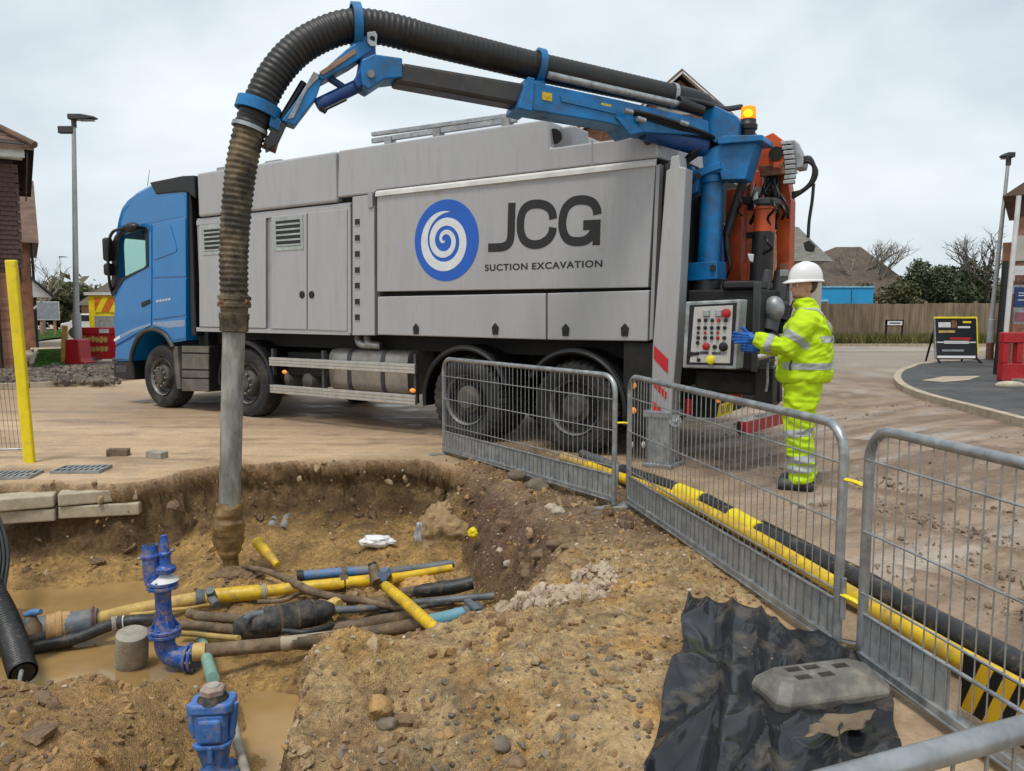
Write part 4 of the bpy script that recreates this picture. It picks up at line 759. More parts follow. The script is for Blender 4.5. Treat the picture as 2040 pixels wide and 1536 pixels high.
for f in (0.27, 0.70):
    xc = x0 + (x1 - x0) * f; build('tank_strap', MB().prism([(0.395 + (a - 0.395) * 1.02, 0.75 + (b - 0.75) * 1.02) for a, b in rr_], lambda a, b, h: (h, a, b), xc - .035, xc + .035), M['dark_grey'], ftank, 40)
for zc in (0.825, 0.445):
    a, b = tp(537, 745).x, tp(827, 765).x; mb = MB()
    for k in (-0.04, 0.0, 0.04): mb.box(a, b, -0.005, 0.03, zc + k - .017, zc + k + .017)
    mb.box(a, b, 0.012, 0.04, zc - .06, zc + .06); build('side_guard_rail', mb, M['alu'], truck, None, 0.004)
for u in (540, 640, 823): x = tp(u, 750).x; build('guard_post', MB().box(x - .02, x + .02, 0.03, 0.09, 0.4, 1.0), M['dark_grey'], truck)
for u, v in ((567, 741), (822, 778)): c = tp(u, v, 0.0); build('side_marker', MB().ball((c.x, 0.0, c.z), 0.035, 1.4, 0.5, 0.8), M['amber_marker'], truck, 60)
for u in (580, 625): c = tp(u, 758, 0.35); build('air_tank', MB().lathe([(0.02, 0), (0.10, 0.03), (0.12, 0.1), (0.12, 0.55), (0.10, 0.62), (0.02, 0.65)], (c.x, 0.2, 0.56), (0, 1, 0), 16), M['greybrown'], truck, 50)
build('battery_box', MB().box(tp(545, 740).x, tp(635, 740).x, 0.25, 0.7, 0.62, 0.95), M['black_matt'], truck, None, 0.02)
for k in range(2): p_ = tp(722 + 19 * k, 676, 0.2); build('exhaust_pipe', MB().tube(catmull([(p_.x - .08, 0.2, 1.18), (p_.x, 0.16, 1.10), (p_.x + .15, 0.2, 1.08)], 4), 0.05, 10), M['galv'], truck, 60)
build('rear_mud_flap', MB().box(8.05, 8.08, 0.05, 0.62, 0.25, 0.95), M['black'], truck)
# ------------------------------------------------------------------ boom, suction hose and rear gear of the truck
ANL = Vector((AN.dot(TD), AN.dot(TN), 0))
def aplate(name, pts, off, w, m, parent=truck, bevel=0.006, smooth=None):
    P = [ap(u, v, off) for u, v in pts]; n = len(P); Q = [p + ANL * w for p in P]
    mb = MB().add(P + Q, [tuple(range(n))[::-1], tuple(range(n, 2 * n))] + [(i, (i + 1) % n, n + (i + 1) % n, n + i) for i in range(n)])
    return build(name, mb, m, parent, smooth, bevel)
M['boom_grey'] = mat('bare_boom_steel', (0.055, 0.052, 0.05), 0.4, 0.5, 0.15, 3, 0.05, dirt=(0.10, 0.08, 0.06), damt=0.3, dscale=4)
M['blue_dark'] = mat('deep_blue_paint', (0.008, 0.06, 0.24), 0.45, 0, 0.15, 4, 0.05, dirt=(0.06, 0.06, 0.06), damt=0.35, dscale=5)
inner = aplate('inner_boom', [(800, 123), (1062, 168), (1056, 213), (786, 164)], -0.11, 0.22, M['boom_grey'], truck, 0.03)
outer = aplate('outer_boom', [(1052, 160), (1240, 200), (1412, 240), (1414, 270), (1290, 264), (1206, 244), (1040, 216)], -0.14, 0.28, M['blue_steel'], truck, 0.012)
aplate('boom_collar', [(1052, 152), (1066, 155), (1060, 222), (1032, 215), (1034, 205)], -0.17, 0.34, M['blue_steel'], outer, 0.01)
aplate('boom_stiffener', [(1116, 190), (1135, 193), (1230, 216), (1228, 228), (1118, 202)], -0.152, 0.012, M['blue_steel'], outer, 0.004)
aplate('boom_web', [(1226, 232), (1262, 238), (1285, 262), (1256, 268)], -0.16, 0.32, M['blue_steel'], outer, 0.006)
M['warn'] = mat('yellow_warning_label', (0.75, 0.52, 0.02), 0.5, 0, 0.3, 60, 0, c2=(0.25, 0.16, 0.01))
for u, v, w_, h_ in ((1090, 192, 20, 16), (1208, 214, 20, 15)):
    aplate('warning_label', [(u - w_ / 2, v - h_ / 2 - 2), (u + w_ / 2, v - h_ / 2 + 2), (u + w_ / 2, v + h_ / 2 + 2), (u - w_ / 2, v + h_ / 2 - 2)], -0.147, 0.005, M['warn'], outer, 0)
build('extension_rod', MB().cyl(ap(1091, 149, -0.14), ap(1352, 208, -0.14), 0.033, n=10), M['galv'], truck, 60)
build('rod_fitting', MB().cyl(ap(1350, 205, -0.14), ap(1400, 222, -0.14), 0.06, 0.05, n=12), M['black'], truck, 60)
build('lift_cylinder', MB().cyl(ap(1282, 258, 0), ap(1402, 292, 0), 0.10, n=18).cyl(ap(1230, 243, 0), ap(1285, 258, 0), 0.05, n=12), M['blue_dark'], truck, 60)
for k in range(4):
    o_ = -0.18 + 0.03 * k
    build('hydraulic_hose', MB().tube(catmull([ap(1262, 221 + 5 * k, o_), ap(1310, 232 + 5 * k, o_ - .03), ap(1370, 252 + 6 * k, o_), ap(1415, 270 + 5 * k, o_ + .05), ap(1432, 288 + 5 * k, o_ + .1)], 5), 0.018, 8), M['black'], truck, 60)
for k, (a, b) in enumerate(((1250, 222), (1275, 238), (1360, 245))): build('hose_fitting', MB().cyl(ap(a - 6, b - 2, -.2), ap(a + 10, b + 3, -.2), 0.025), M['galv'], truck, 60)
# knuckle and jib at the boom tip
kn = aplate('knuckle', [(722, 118), (745, 107), (802, 115), (802, 154), (765, 158), (735, 178), (722, 170), (718, 140)], -0.13, 0.26, M['blue_steel'], truck, 0.012)
build('knuckle_pin', MB().cyl(ap(739, 147, -0.16), ap(739, 147, 0.16), 0.03), M['galv'], kn, 60)
aplate('knuckle_plate', [(722, 100), (748, 84), (750, 120), (735, 165), (712, 176), (704, 160), (715, 140)], -0.09, 0.18, M['blue_dark'], kn, 0.01)
jib = aplate('jib', [(732, 68), (752, 75), (748, 95), (700, 128), (642, 160), (632, 150), (690, 98)], -0.10, 0.20, M['blue_steel'], truck, 0.01)
aplate('jib_wear_strip', [(636, 143), (708, 96), (710, 106), (643, 150)], -0.112, 0.012, mat('worn_tan_strip', (0.30, 0.18, 0.11), 0.7, 0, 0.2, 8, 0.1), jib, 0.003)
aplate('jib_eye', [(731, 64), (748, 62), (752, 70), (750, 92), (738, 92), (732, 84)], -0.125, 0.02, M['galv'], jib, 0.004)
build('jib_eye_hole', MB().cyl(ap(742, 77, -0.130), ap(742, 77, -0.120), 0.022), M['black'], jib)
arm_ = aplate('jib_arm', [(632, 150), (642, 160), (630, 195), (588, 250), (560, 240), (590, 200), (615, 160)], -0.08, 0.16, M['blue_steel'], truck, 0.01)
aplate('jib_arm_cover', [(625, 142), (640, 150), (612, 178), (585, 235), (572, 238), (598, 190)], -0.09, 0.012, M['galv_sheet'], arm_, 0.004)
build('jib_ram', MB().cyl(ap(632, 210, 0), ap(715, 170, 0), 0.055).cyl(ap(655, 155, 0.02), ap(690, 178, 0.02), 0.03), M['blue_dark'], truck, 60)
build('ram_fitting', MB().cyl(ap(640, 222, -.05), ap(690, 198, -.05), 0.012).cyl(ap(638, 214, -.05), ap(650, 224, -.05), 0.02), M['black'], truck, 60)
build('hose_guide_strut', MB().cyl(ap(560, 240, 0), ap(605, 165, 0.05), 0.03), M['black'], truck, 60)
aplate('jib_foot', [(548, 245), (575, 240), (552, 290), (530, 300), (528, 280)], -0.06, 0.12, M['boom_grey'], truck, 0.01)
M['rust'] = mat('rusty_brown_steel', (0.20, 0.09, 0.055), 0.75, 0.2, 0.3, 9, 0.3)
build('jib_roller', MB().cyl(ap(526, 282, 0) , ap(553, 292, 0), 0.055, 0.06, 14), M['rust'], truck, 50)
# corrugated suction hose
hp = [(467, 612), (466, 560), (466, 500), (471, 420), (480, 340), (492, 280), (510, 225), (540, 160), (585, 105), (640, 70), (700, 52), (765, 57), (850, 79), (950, 104), (1060, 131), (1160, 153), (1260, 175), (1350, 195)]
path = catmull([ap(u, v, 0) for u, v in hp], 40)
def resample(P, step):
    o_ = [P[0]]; acc = 0
    for a, b in zip(P, P[1:]):
        L1 = (b - a).length; t = step - acc
        while t <= L1: o_.append(a.lerp(b, t / L1)); t += step
        acc = (acc + L1) % step
    return o_
path = resample(path, 0.0115)
split_z = ap(497, 262, 0); ks = min(range(len(path)), key=lambda i: (path[i] - split_z).length)
def hose(pts, r0, r1, amp, pitch=4):
    n = len(pts); rs = [r0 + (r1 - r0) * i / n + amp * (0.5 + 0.5 * math.cos(2 * math.pi * i / pitch)) for i in range(n)]
    return MB().tube(pts, rs, 22)
sh = build('suction_hose', hose(path[:ks + 1], 0.100, 0.116, 0.013), M['hose_mud'], truck, 80)
sh['label'] = 'mud covered lower length of corrugated hose'
pa, pb = path[ks:], None
kk = ks + int((len(path) - ks) * 0.42)
build('suction_hose', hose(path[ks:kk], 0.122, 0.130, 0.009), M['hose_black'], truck, 80)
build('suction_hose', hose(path[kk - 1:], 0.130, 0.112, 0.003), M['hose_black'], truck, 80)
def band(name, u, v, du, dv, r_, w_, t_, m, parent=sh):
    c = ap(u, v, 0); d = (ap(u + du, v + dv, 0) - c).normalized()
    return build(name, MB().lathe([(r_, -w_), (r_ + t_, -w_), (r_ + t_, w_), (r_, w_)], c, d, 28).lathe([(r_, -w_), (r_, w_)], c, d, 28, False), m, parent, 40)
def hoop(name, u, v, du, dv, r_, w_, t_, m, parent):
    c = ap(u, v, 0); d = (ap(u + du, v + dv, 0) - c).normalized()
    return build(name, MB().lathe([(r_, -w_), (r_ + t_, -w_), (r_ + t_, w_), (r_, w_), (r_, -w_)], c, d, 28, False), m, parent, 40)
hoop('hose_ring', 514, 216, -12, 40, 0.150, 0.045, 0.025, M['blue_steel'], truck)
aplate('ring_bracket', [(540, 224), (560, 238), (556, 262), (535, 250)], -0.08, 0.16, M['blue_steel'], truck, 0.01)
hoop('hose_ring', 709, 52, 40, 3, 0.165, 0.035, 0.02, M['blue_steel'], truck)
aplate('ring_bracket', [(700, 84), (724, 86), (728, 110), (705, 115)], -0.06, 0.12, M['blue_steel'], truck, 0.01)
hoop('hose_ring', 1073, 134, 40, 9, 0.140, 0.03, 0.022, M['blue_steel'], truck)
aplate('ring_bracket', [(1058, 160), (1086, 160), (1090, 178), (1056, 178)], -0.10, 0.2, M['blue_steel'], truck, 0.01)
hoop('hose_clip', 497, 256, -12, 40, 0.128, 0.016, 0.012, M['galv'], truck)
hoop('hose_clip', 1338, 192, 40, 9, 0.118, 0.02, 0.008, M['galv'], truck)
build('hose_end', MB().tube(catmull([ap(1345, 194, 0), ap(1385, 204, 0.02), ap(1420, 222, 0.05), ap(1440, 250, 0.1)], 5), [0.115] * 8 + [0.10] * 8, 18), M['black'], truck, 60)
build('feed_hose', MB().tube(catmull([ap(1352, 197, -.15), ap(1400, 205, -.12), ap(1440, 217, -.05), ap(1476, 213, 0.05)], 6), 0.028, 10), M['black'], truck, 60)
# steel suction tube hanging into the trench
tube_a, tube_b = ap(467, 622, 0), ap(456, 1010, 0)
stb = build('suction_tube', MB().cyl(ap(466, 650, 0), ap(456, 1075, 0), 0.088, 0.085, 28), M['tube_steel'], truck, 50)
build('tube_coupling', MB().lathe([(0.09, 0), (0.112, 0.01), (0.112, 0.10), (0.118, 0.11), (0.118, 0.15), (0.105, 0.16), (0.108, 0.20), (0.13, 0.205), (0.13, 0.235), (0.12, 0.24), (0.115, 0.26), (0.13, 0.265), (0.13, 0.29), (0.11, 0.30)], ap(466, 662, 0), (ap(467, 600, 0) - ap(466, 662, 0)), 28), M['hose_mud'], stb, 40)
for k in (-1, 1): build('coupling_lever', MB().tube([ap(442 if k < 0 else 490, 606, 0), ap(440 if k < 0 else 495, 604, -.05), ap(444 if k < 0 else 488, 600, -.1)], 0.02, 8), M['rust'], stb, 60)
cl = MB(); ctr = ap(456, 1000, 0); rnd_ = random.Random(5)
bm_pts = []
tdir = (ap(456, 1110, 0) - ctr).normalized(); NS, NT = 28, 32; Ltot = (ap(456, 1112, 0) - ctr).length; vs3 = []; fs3 = []
ux = tdir.cross(Vector((0, 1, 0))).normalized(); uy = tdir.cross(ux)
for i in range(NS + 1):
    f = i / NS; rbase = 0.088 + 0.028 * math.sin(min(1, f * 2.2) * math.pi / 2) - 0.055 * max(0, f - 0.72) / 0.28
    for k in range(NT):
        a = 2 * math.pi * k / NT; dvec = ux * math.cos(a) + uy * math.sin(a); q = ctr + tdir * (f * Ltot) + dvec * 0.1
        rr = rbase + 0.022 * mnoise.noise(q * 14) + 0.014 * mnoise.noise(Vector((q.x * 6, q.y * 6, q.z * 42)))
        if i == 0: rr = 0.086
        vs3.append(ctr + tdir * (f * Ltot) + dvec * rr)
for i in range(NS):
    for k in range(NT): fs3.append((i * NT + k, i * NT + (k + 1) % NT, (i + 1) * NT + (k + 1) % NT, (i + 1) * NT + k))
fs3.append(tuple(NS * NT + k for k in range(NT))); cl.add(vs3, fs3); build('clay_coating', cl, M['wet_clay'], stb, 80)
e_ = ap(457, 1108, 0); sl = MB()
for k in range(9): # slurry streaming from the tube mouth
    a = k * 0.7; q = e_ + Vector((0.04 * math.cos(a), 0.04 * math.sin(a), 0)); sl.tube(catmull([q + Vector((0, 0, 0.03)), q * 1.0 + Vector((0.01 * math.sin(k), 0.01, -0.08)), q + Vector((0.05 * math.cos(a * 2), 0.05 * math.sin(a), -0.22))], 4), [0.03 - 0.0018 * j for j in range(9)], 7)
so = build('dripping_clay', sl, M['wet_clay'], stb, 70); so['kind'] = 'stuff'
# --- slewing column
NC = 0.5
colm = build('slew_column', MB().cyl(tp(1410, 548, NC), tp(1420, 365, NC), 0.108, n=26).lathe([(0.125, 0), (0.13, 0.06), (0.115, 0.09)], tp(1420, 365, NC), (0, 0, 1), 26), M['blue_steel'], truck, 50)
def nplate(name, pts, n, w, m, parent=truck, bevel=0.008): return build(name, MB().prism(side_poly(pts, n), SN, n, n + w), m, parent, None, bevel)
nplate('column_head', [(1398, 306), (1410, 298), (1440, 284), (1508, 277), (1504, 288), (1484, 357), (1437, 358), (1434, 344), (1402, 346)], NC - 0.13, 0.26, M['blue_steel'], colm)
nplate('column_platform', [(1428, 276), (1440, 270), (1519, 268), (1519, 280), (1430, 287)], NC - 0.2, 0.4, M['blue_steel'], colm)
nplate('turret', [(1398, 212), (1420, 208), (1466, 230), (1474, 240), (1470, 272), (1424, 284), (1398, 264)], NC - 0.16, 0.32, M['blue_steel'], colm)
nplate('upper_bracket', [(1360, 332), (1378, 330), (1380, 340), (1432, 322), (1436, 336), (1392, 352), (1388, 382), (1375, 388), (1358, 388)], NC - 0.16, 0.10, M['blue_steel'], colm)
nplate('lower_bracket', [(1350, 520), (1366, 517), (1370, 524), (1428, 520), (1428, 556), (1370, 560), (1366, 552), (1351, 558)], NC - 0.15, 0.3, M['blue_steel'], colm)
nplate('backing_plate', [(1368, 396), (1432, 380), (1444, 560), (1372, 520)], NC + 0.14, 0.05, M['blue_dark'], colm)
build('bracket_pin', MB().cyl(tp(1420, 533, NC - .18), tp(1420, 533, NC - .14), 0.03), M['black'], colm, 60); build('bracket_pin', MB().cyl(tp(1390, 350, NC - .19), tp(1390, 350, NC - .1), 0.03), M['black'], colm, 60)
build('column_base', MB().cyl(tp(1408, 545, NC), tp(1406, 580, NC), 0.14, 0.16, 24), M['black'], truck, 50)
bc = tp(1489, 271, NC); bdir = (0.02, 0, 1)
bea = build('beacon', MB().lathe([(0.07, 0), (0.075, 0.05), (0.09, 0.06), (0.092, 0.10), (0.078, 0.115), (0.075, 0.155)], bc, bdir, 22), M['black'], truck, 40)
build('beacon_lens', MB().lathe([(0.068, 0.155), (0.072, 0.16), (0.072, 0.24), (0.066, 0.268), (0.04, 0.28), (0.0, 0.282)], bc, bdir, 22, False), M['amber_lens'], bea, 40)
for k in range(5):
    a0 = tp(1352 + 6 * k, 300 + 8 * k, 0.3); build('loop_hose', MB().tube(catmull([tp(1420, 290, 0.4), tp(1385 - 4 * k, 300 + 6 * k, 0.25 + .03 * k), tp(1362 + 3 * k, 325 + 6 * k, 0.3), tp(1372 + 5 * k, 350 + 8 * k, 0.45)], 6), 0.020, 8), M['black'], truck, 60)
# --- orange loader crane folded behind
NO = 0.95
crane = nplate('crane_mast', [(1447, 378), (1478, 372), (1476, 560), (1443, 562)], NO, 0.18, M['orange_steel'])
nplate('crane_head', [(1500, 312), (1514, 276), (1540, 264), (1568, 285), (1566, 312), (1556, 336), (1510, 340), (1505, 318)], NO - 0.1, 0.34, M['orange_steel'], crane)
build('crane_pivot', MB().cyl(tp(1546, 306, NO - .13), tp(1546, 306, NO + .3), 0.07), M['black'], crane, 60)
nplate('crane_arm', [(1548, 330), (1566, 330), (1576, 400), (1572, 565), (1548, 565), (1546, 400)], NO + 0.1, 0.2, M['orange_steel'], crane)
nplate('crane_arm', [(1500, 340), (1520, 340), (1500, 560), (1484, 560), (1482, 480)], NO + 0.25, 0.15, M['orange_steel'], crane)
nplate('crane_link', [(1472, 522), (1490, 524), (1488, 560), (1474, 562)], NO - 0.06, 0.1, M['orange_steel'], crane)
nplate('crane_cover', [(1568, 281), (1582, 278), (1601, 318), (1598, 333), (1582, 336), (1572, 310)], NO - 0.05, 0.22, M['galv_sheet'], crane)
for k in range(9):
    a = k / 8; u, v = 1566 + 8 * math.sin(a * 2.5), 284 + 78 * a; c = tp(u, v, NO - .12); build('rack_tooth', MB().box(c.x - .05, c.x + .05, NO - .13, NO - .05, c.z - .018, c.z + .018), M['galv'], crane, None, 0.004)
build('crane_ram', MB().cyl(tp(1488, 338, NO - .15), tp(1447, 468, NO - .15), 0.045, n=14).cyl(tp(1447, 466, NO - .15), tp(1450, 520, NO - .15), 0.032, n=12), M['dark_grey'], crane, 60)
tool = build('tool_tube', MB().cyl(tp(1521, 462, NO - .2), tp(1514, 585, NO - .2), 0.105, 0.112, 22), M['hose_black'], truck, 50)
build('tool_collar', MB().lathe([(0.10, 0), (0.10, 0.22), (0.115, 0.23), (0.115, 0.27)], tp(1522, 464, NO - .2), (0.03, 0, 1), 22), M['orange_steel'], tool, 40)
build('tool_cap', MB().lathe([(0.12, 0), (0.14, 0.02), (0.14, 0.06), (0.10, 0.08)], tp(1527, 412, NO - .2), (0.03, 0, 1), 22), M['dark_grey'], tool, 40)
for k in range(3):
    build('crane_hose', MB().tube(catmull([tp(1592, 326 - 3 * k, NO), tp(1612, 322 - 4 * k, NO), tp(1626 - 2 * k, 340 - 2 * k, NO), tp(1620 - 2 * k, 362, NO), tp(1600 - k, 380, NO), tp(1578, 394 - 4 * k, NO)], 6), 0.020, 8), M['black'], crane, 60)
build('trailing_cable', MB().tube(catmull([tp(1621, 366, NO), tp(1618, 400, NO), tp(1612, 440, NO), tp(1610, 474, NO)], 5), 0.016, 8), M['black'], crane, 60)
nplate('hook_block', [(1600, 484), (1612, 478), (1622, 488), (1618, 502), (1604, 500)], NO - .03, 0.08, M['black'], crane)
build('rear_post', MB().bar(tp(1574, 335, NO + .3), tp(1568, 640, NO + .3), 0.06, 0.05), M['galv_sheet'], truck)
rc = random.Random(3)
for k in range(12):
    u, v = rc.uniform(1506, 1560), rc.uniform(345, 405); build('crane_hose', MB().tube(catmull([tp(u, v, NO - .1), tp(u + rc.uniform(-15, 15), v + rc.uniform(8, 26), NO - .15), tp(u + rc.uniform(-16, 16), v + rc.uniform(25, 60), NO - .05)], 5), rc.uniform(.012, .022), 8), M['black'], crane, 60)
for k in range(16):
    u, v = rc.uniform(1440, 1560), rc.uniform(330, 520); n_ = rc.uniform(.55, 1.3); L_h = rc.uniform(30, 110)
    build('crane_hose', MB().tube(catmull([tp(u, v, n_), tp(u + rc.uniform(-12, 12), v + L_h * .35, n_ - .08), tp(u + rc.uniform(-14, 14), v + L_h * .7, n_), tp(u + rc.uniform(-8, 8), v + L_h, n_ + .05)], 5), rc.uniform(.010, .020), 7), M['black' if k % 4 else 'galv'], crane, 60)
for k in range(10):
    c = tp(rc.uniform(1485, 1565), rc.uniform(330, 580), rc.uniform(.7, 1.0)); build('crane_bracket', MB().box(c.x - rc.uniform(.02, .06), c.x + rc.uniform(.02, .06), c.y - .03, c.y + .05, c.z - rc.uniform(.02, .07), c.z + .03), M[('black_matt', 'orange_steel', 'galv_sheet', 'rust')[k % 4]], crane, None, .005)
nplate('crane_arm', [(1486, 400), (1508, 396), (1512, 470), (1498, 560), (1486, 560)], NO - .05, 0.12, M['orange_steel'], crane)
nplate('crane_guard', [(1512, 330), (1560, 326), (1562, 346), (1514, 352)], NO - .16, 0.05, M['rust'], crane)
nplate('valve_block', [(1520, 344), (1550, 344), (1552, 392), (1522, 392)], NO + .02, 0.2, M['black'], crane)
nplate('dark_strut', [(1476, 380), (1500, 360), (1506, 560), (1478, 560)], NO + .3, 0.1, M['black_matt'], crane)
for pts in ([(1488, 505), (1502, 506), (1500, 524), (1492, 520)], [(1500, 392), (1508, 380), (1510, 400), (1502, 415)]):
    c = [tp(u, v, NO - .3) for u, v in pts]; build('white_rag', MB().prism([(p.x, p.z) for p in c], SN, NO - .3, NO - .27), M['white_dirty'], truck, None, 0.012)
# --- stabiliser leg with red markings
NL = -0.14
leg = nplate('stabiliser_leg', [(1327, 340), (1334, 336), (1336, 312), (1352, 308), (1354, 332), (1366, 334), (1348, 690), (1336, 830), (1296, 830), (1300, 690)], NL, 0.20, M['silver'], truck, 0.01)
foot = build('leg_sleeve', MB().box(tp(1290, 880, NL).x, tp(1336, 880, NL).x, NL - .03, NL + .24, 0.04, tp(1310, 822, NL).z), M['galv'], truck, None, 0.02)
build('leg_sleeve_rim', MB().box(tp(1284, 826, NL).x, tp(1342, 826, NL).x, NL - .05, NL + .26, tp(1310, 832, NL).z, tp(1310, 818, NL).z), M['galv'], foot, None, 0.01)
build('leg_foot', MB().box(tp(1284, 930, NL).x, tp(1342, 930, NL).x, NL - .08, NL + .3, 0.0, 0.045), M['galv'], foot, None, 0.01)
build('leg_knuckle', MB().cyl(tp(1336, 840, NL), tp(1352, 840, NL), 0.04).cyl(tp(1345, 838, NL - .03), tp(1345, 838, NL + .1), 0.06), M['galv'], foot, 50)
for pts in ([(1303, 688), (1331, 716), (1330, 745), (1302, 714)], [(1301, 756), (1328, 782), (1327, 797), (1301, 768)], [(1300, 798), (1318, 812), (1317, 826), (1299, 824)]):
    nplate('red_stripe', pts, NL - 0.006, 0.007, M['red_mark'], leg, 0)
nplate('rear_corner', [(1314, 330), (1330, 322), (1345, 312), (1352, 330), (1350, 560), (1345, 690), (1300, 690)], 0.10, 0.1, M['silver_dark'], truck)
# --- control panel
NP = -0.42
panel = nplate('control_panel', [(1366, 601), (1475, 596), (1466, 736), (1359, 733)], NP, 0.22, M['galv_sheet'], truck, 0.012)
nplate('panel_recess', [(1374, 608), (1468, 603), (1460, 728), (1367, 726)], NP - 0.004, 0.006, M['black'], panel, 0)
M['panel_face'] = mat('cream_panel_face', (0.46, 0.45, 0.42), 0.5, 0.0, 0.06, 8, 0.02)
face = nplate('panel_face', [(1383, 612), (1460, 608), (1454, 724), (1374, 722)], NP - 0.012, 0.009, M['panel_face'], panel, 0.003)
def knob(u, v, r_, m, h=0.014, nm='button'):
    c = tp(u, v, NP - .012); build(nm, MB().lathe([(r_ * 1.15, 0), (r_ * 1.15, 0.004), (r_, 0.005), (r_, h), (r_ * .8, h + .004), (0, h + .005)], c, (0, -1, 0), 14), m, panel, 40)
knob(1447, 624, 0.036, M['red'], 0.025, 'stop_button'); knob(1407, 690, 0.030, M['red'], 0.02, 'stop_button'); knob(1416, 717, 0.036, M['yellow'], 0.022, 'yellow_knob'); knob(1441, 691, 0.036, M['black'], 0.02); knob(1424, 691, 0.018, M['black'])
for u in (1408, 1432): c = tp(u, 624, NP - .012); build('switch_guard', MB().box(c.x - .03, c.x + .03, NP - .03, NP - .012, c.z - .032, c.z + .032), M['galv'], panel, None, 0.008)
for v, us in ((638, (1393, 1406, 1419, 1432, 1446)), (653, (1392, 1405, 1418, 1431, 1444)), (663, (1391, 1405, 1418, 1430)), (673, (1391, 1405, 1418, 1430, 1443)), (683, (1390,)), (717, (1392,)), (704, (1390,))):
    for j, u in enumerate(us): knob(u, v, 0.015 if v != 663 else 0.011, M['red'] if (v, j) in ((663, 1), (663, 3), (673, 3), (638, 3)) else M['black'])
for u, v in ((1403, 703), (1427, 704), (1439, 704)): c = tp(u, v, NP - .012); build('data_label', MB().box(c.x - .04, c.x + .04, NP - .0145, NP - .0115, c.z - .012, c.z + .012), M['dark_grey' if u != 1439 else 'galv_sheet'], panel)
nplate('panel_cable', [(1368, 700), (1388, 702), (1388, 707), (1368, 712)], NP - .02, 0.01, M['black'], panel)
build('panel_arm', MB().bar(tp(1400, 720, NP + .2), tp(1400, 720, NP + .2) + Vector((0, 0.5, 0)), .08, .06), M['black'], truck)
build('beacon_core', MB().ball(Vector(bc) + Vector((0, 0, .215)), .036, 1.2, 1.2, .9), M['amber_core'], bea, 60)
# --- dark rear housing and clutter
rear = build('rear_housing', MB().box(tp(1366, 650, 0.12).x, tp(1512, 650, 0.12).x, 0.14, 0.75, 0.95, 1.72), M['black_matt'], truck, None, 0.02)
build('housing_lid', MB().box(tp(1440, 580, 0.12).x, tp(1508, 580, 0.12).x, 0.10, 0.7, 1.72, 1.80), M['black'], rear, None, 0.02)
build('housing_flange', MB().box(tp(1499, 650, 0.1).x, tp(1512, 650, 0.1).x, 0.09, 0.14, 0.95, 1.78), M['dark_grey'], rear, None, 0.006)
build('rear_step', MB().box(tp(1384, 760, 0.2).x, tp(1530, 760, 0.2).x, 0.20, 0.62, 0.72, 0.94), M['black_matt'], truck, None, 0.02)
build('tool_box', MB().box(tp(1503, 760, 0.15).x, tp(1540, 760, 0.15).x, 0.15, 0.45, 0.62, 1.0), M['black'], truck, None, 0.02)
build('rear_crossbeam', MB().box(8.5, 8.85, 0.35, 2.3, 0.45, 1.7), M['black_matt'], truck, None, 0.02)
build('rear_lamp', MB().box(tp(1452, 790, 0.3).x, tp(1476, 790, 0.3).x, 0.28, 0.36, tp(1460, 806, 0.3).z, tp(1460, 774, 0.3).z), M['red_mark'], truck, None, 0.012)
build('rear_lamp', MB().box(tp(1366, 800, 0.3).x, tp(1378, 800, 0.3).x, 0.28, 0.34, tp(1370, 828, 0.3).z, tp(1370, 795, 0.3).z), M['red_mark'], truck, None, 0.01)
build('amber_lamp', MB().ball(tp(1431, 797, 0.25), 0.03), M['amber_marker'], truck, 60)
build('lamp_bracket', MB().bar(tp(1380, 770, 0.3), tp(1475, 765, 0.3), 0.06, 0.04), M['galv_sheet'], truck)
np_ = nplate('number_plate', [(1433, 806), (1461, 797), (1459, 823), (1428, 832)], 0.24, 0.01, M['yellow'], truck, 0)
for k, (u0, pts_) in enumerate(((1436, 'l'), (1444, 'h'), (1452, 't'))):
    for du in (0, 4): nplate('plate_mark', [(u0 + du, 809 - k * 2.5), (u0 + du + 1.5, 808.6 - k * 2.5), (u0 + du + 0.5, 824 - k * 2.5), (u0 + du - 1, 824.5 - k * 2.5)], 0.236, 0.005, M['black'], np_, 0)
ub = build('underrun_bar', MB().bar(tp(1478, 852, -0.05), tp(1478, 852, -0.05) + Vector((0.12, 0.95, 0.0)), 0.10, 0.12), M['red'], truck, None, 0.008)
build('bar_end', MB().bar(tp(1471, 855, -0.05), tp(1478, 852, -0.05), 0.105, 0.125), M['black'], ub)
build('bar_top', MB().bar(tp(1478, 852, -0.05) + Vector((0, 0.0, .063)), tp(1478, 852, -0.05) + Vector((0.12, 0.95, 0.063)), 0.09, 0.01), M['white_dirty'], ub)
for k, (u, v, n, L1) in enumerate(((1520, 590, 0.5, .5), (1535, 620, 0.7, .4), (1548, 600, 0.9, .6), (1556, 640, 0.6, .3), (1530, 660, 0.4, .3))):
    build('pump_part', MB().cyl(tp(u, v, n), tp(u, v, n) + Vector((0.02, 0.05, L1 * .5)), 0.05 + .01 * k, n=12).box(tp(u, v, n).x - .08, tp(u, v, n).x + .06, n - .05, n + .2, tp(u, v, n).z - .12, tp(u, v, n).z), M['black_matt' if k % 2 else 'dark_grey'], truck, None, 0.01)
build('pump_body', MB().ball(tp(1542, 615, 0.4), 0.11, 0.9, 0.8, 1.1), M['galv_sheet'], truck, 60)
build('orange_bracket', MB().box(tp(1508, 618, 0.5).x, tp(1538, 618, 0.5).x, 0.45, 0.9, tp(1520, 640, 0.5).z, tp(1520, 600, 0.5).z), M['orange_steel'], truck, None, 0.01)
build('pressure_lance', MB().cyl(tp(1512, 712, 0.05), tp(1556, 698, 0.05), 0.028, 0.032, 12), M['white_dirty'], truck, 50)
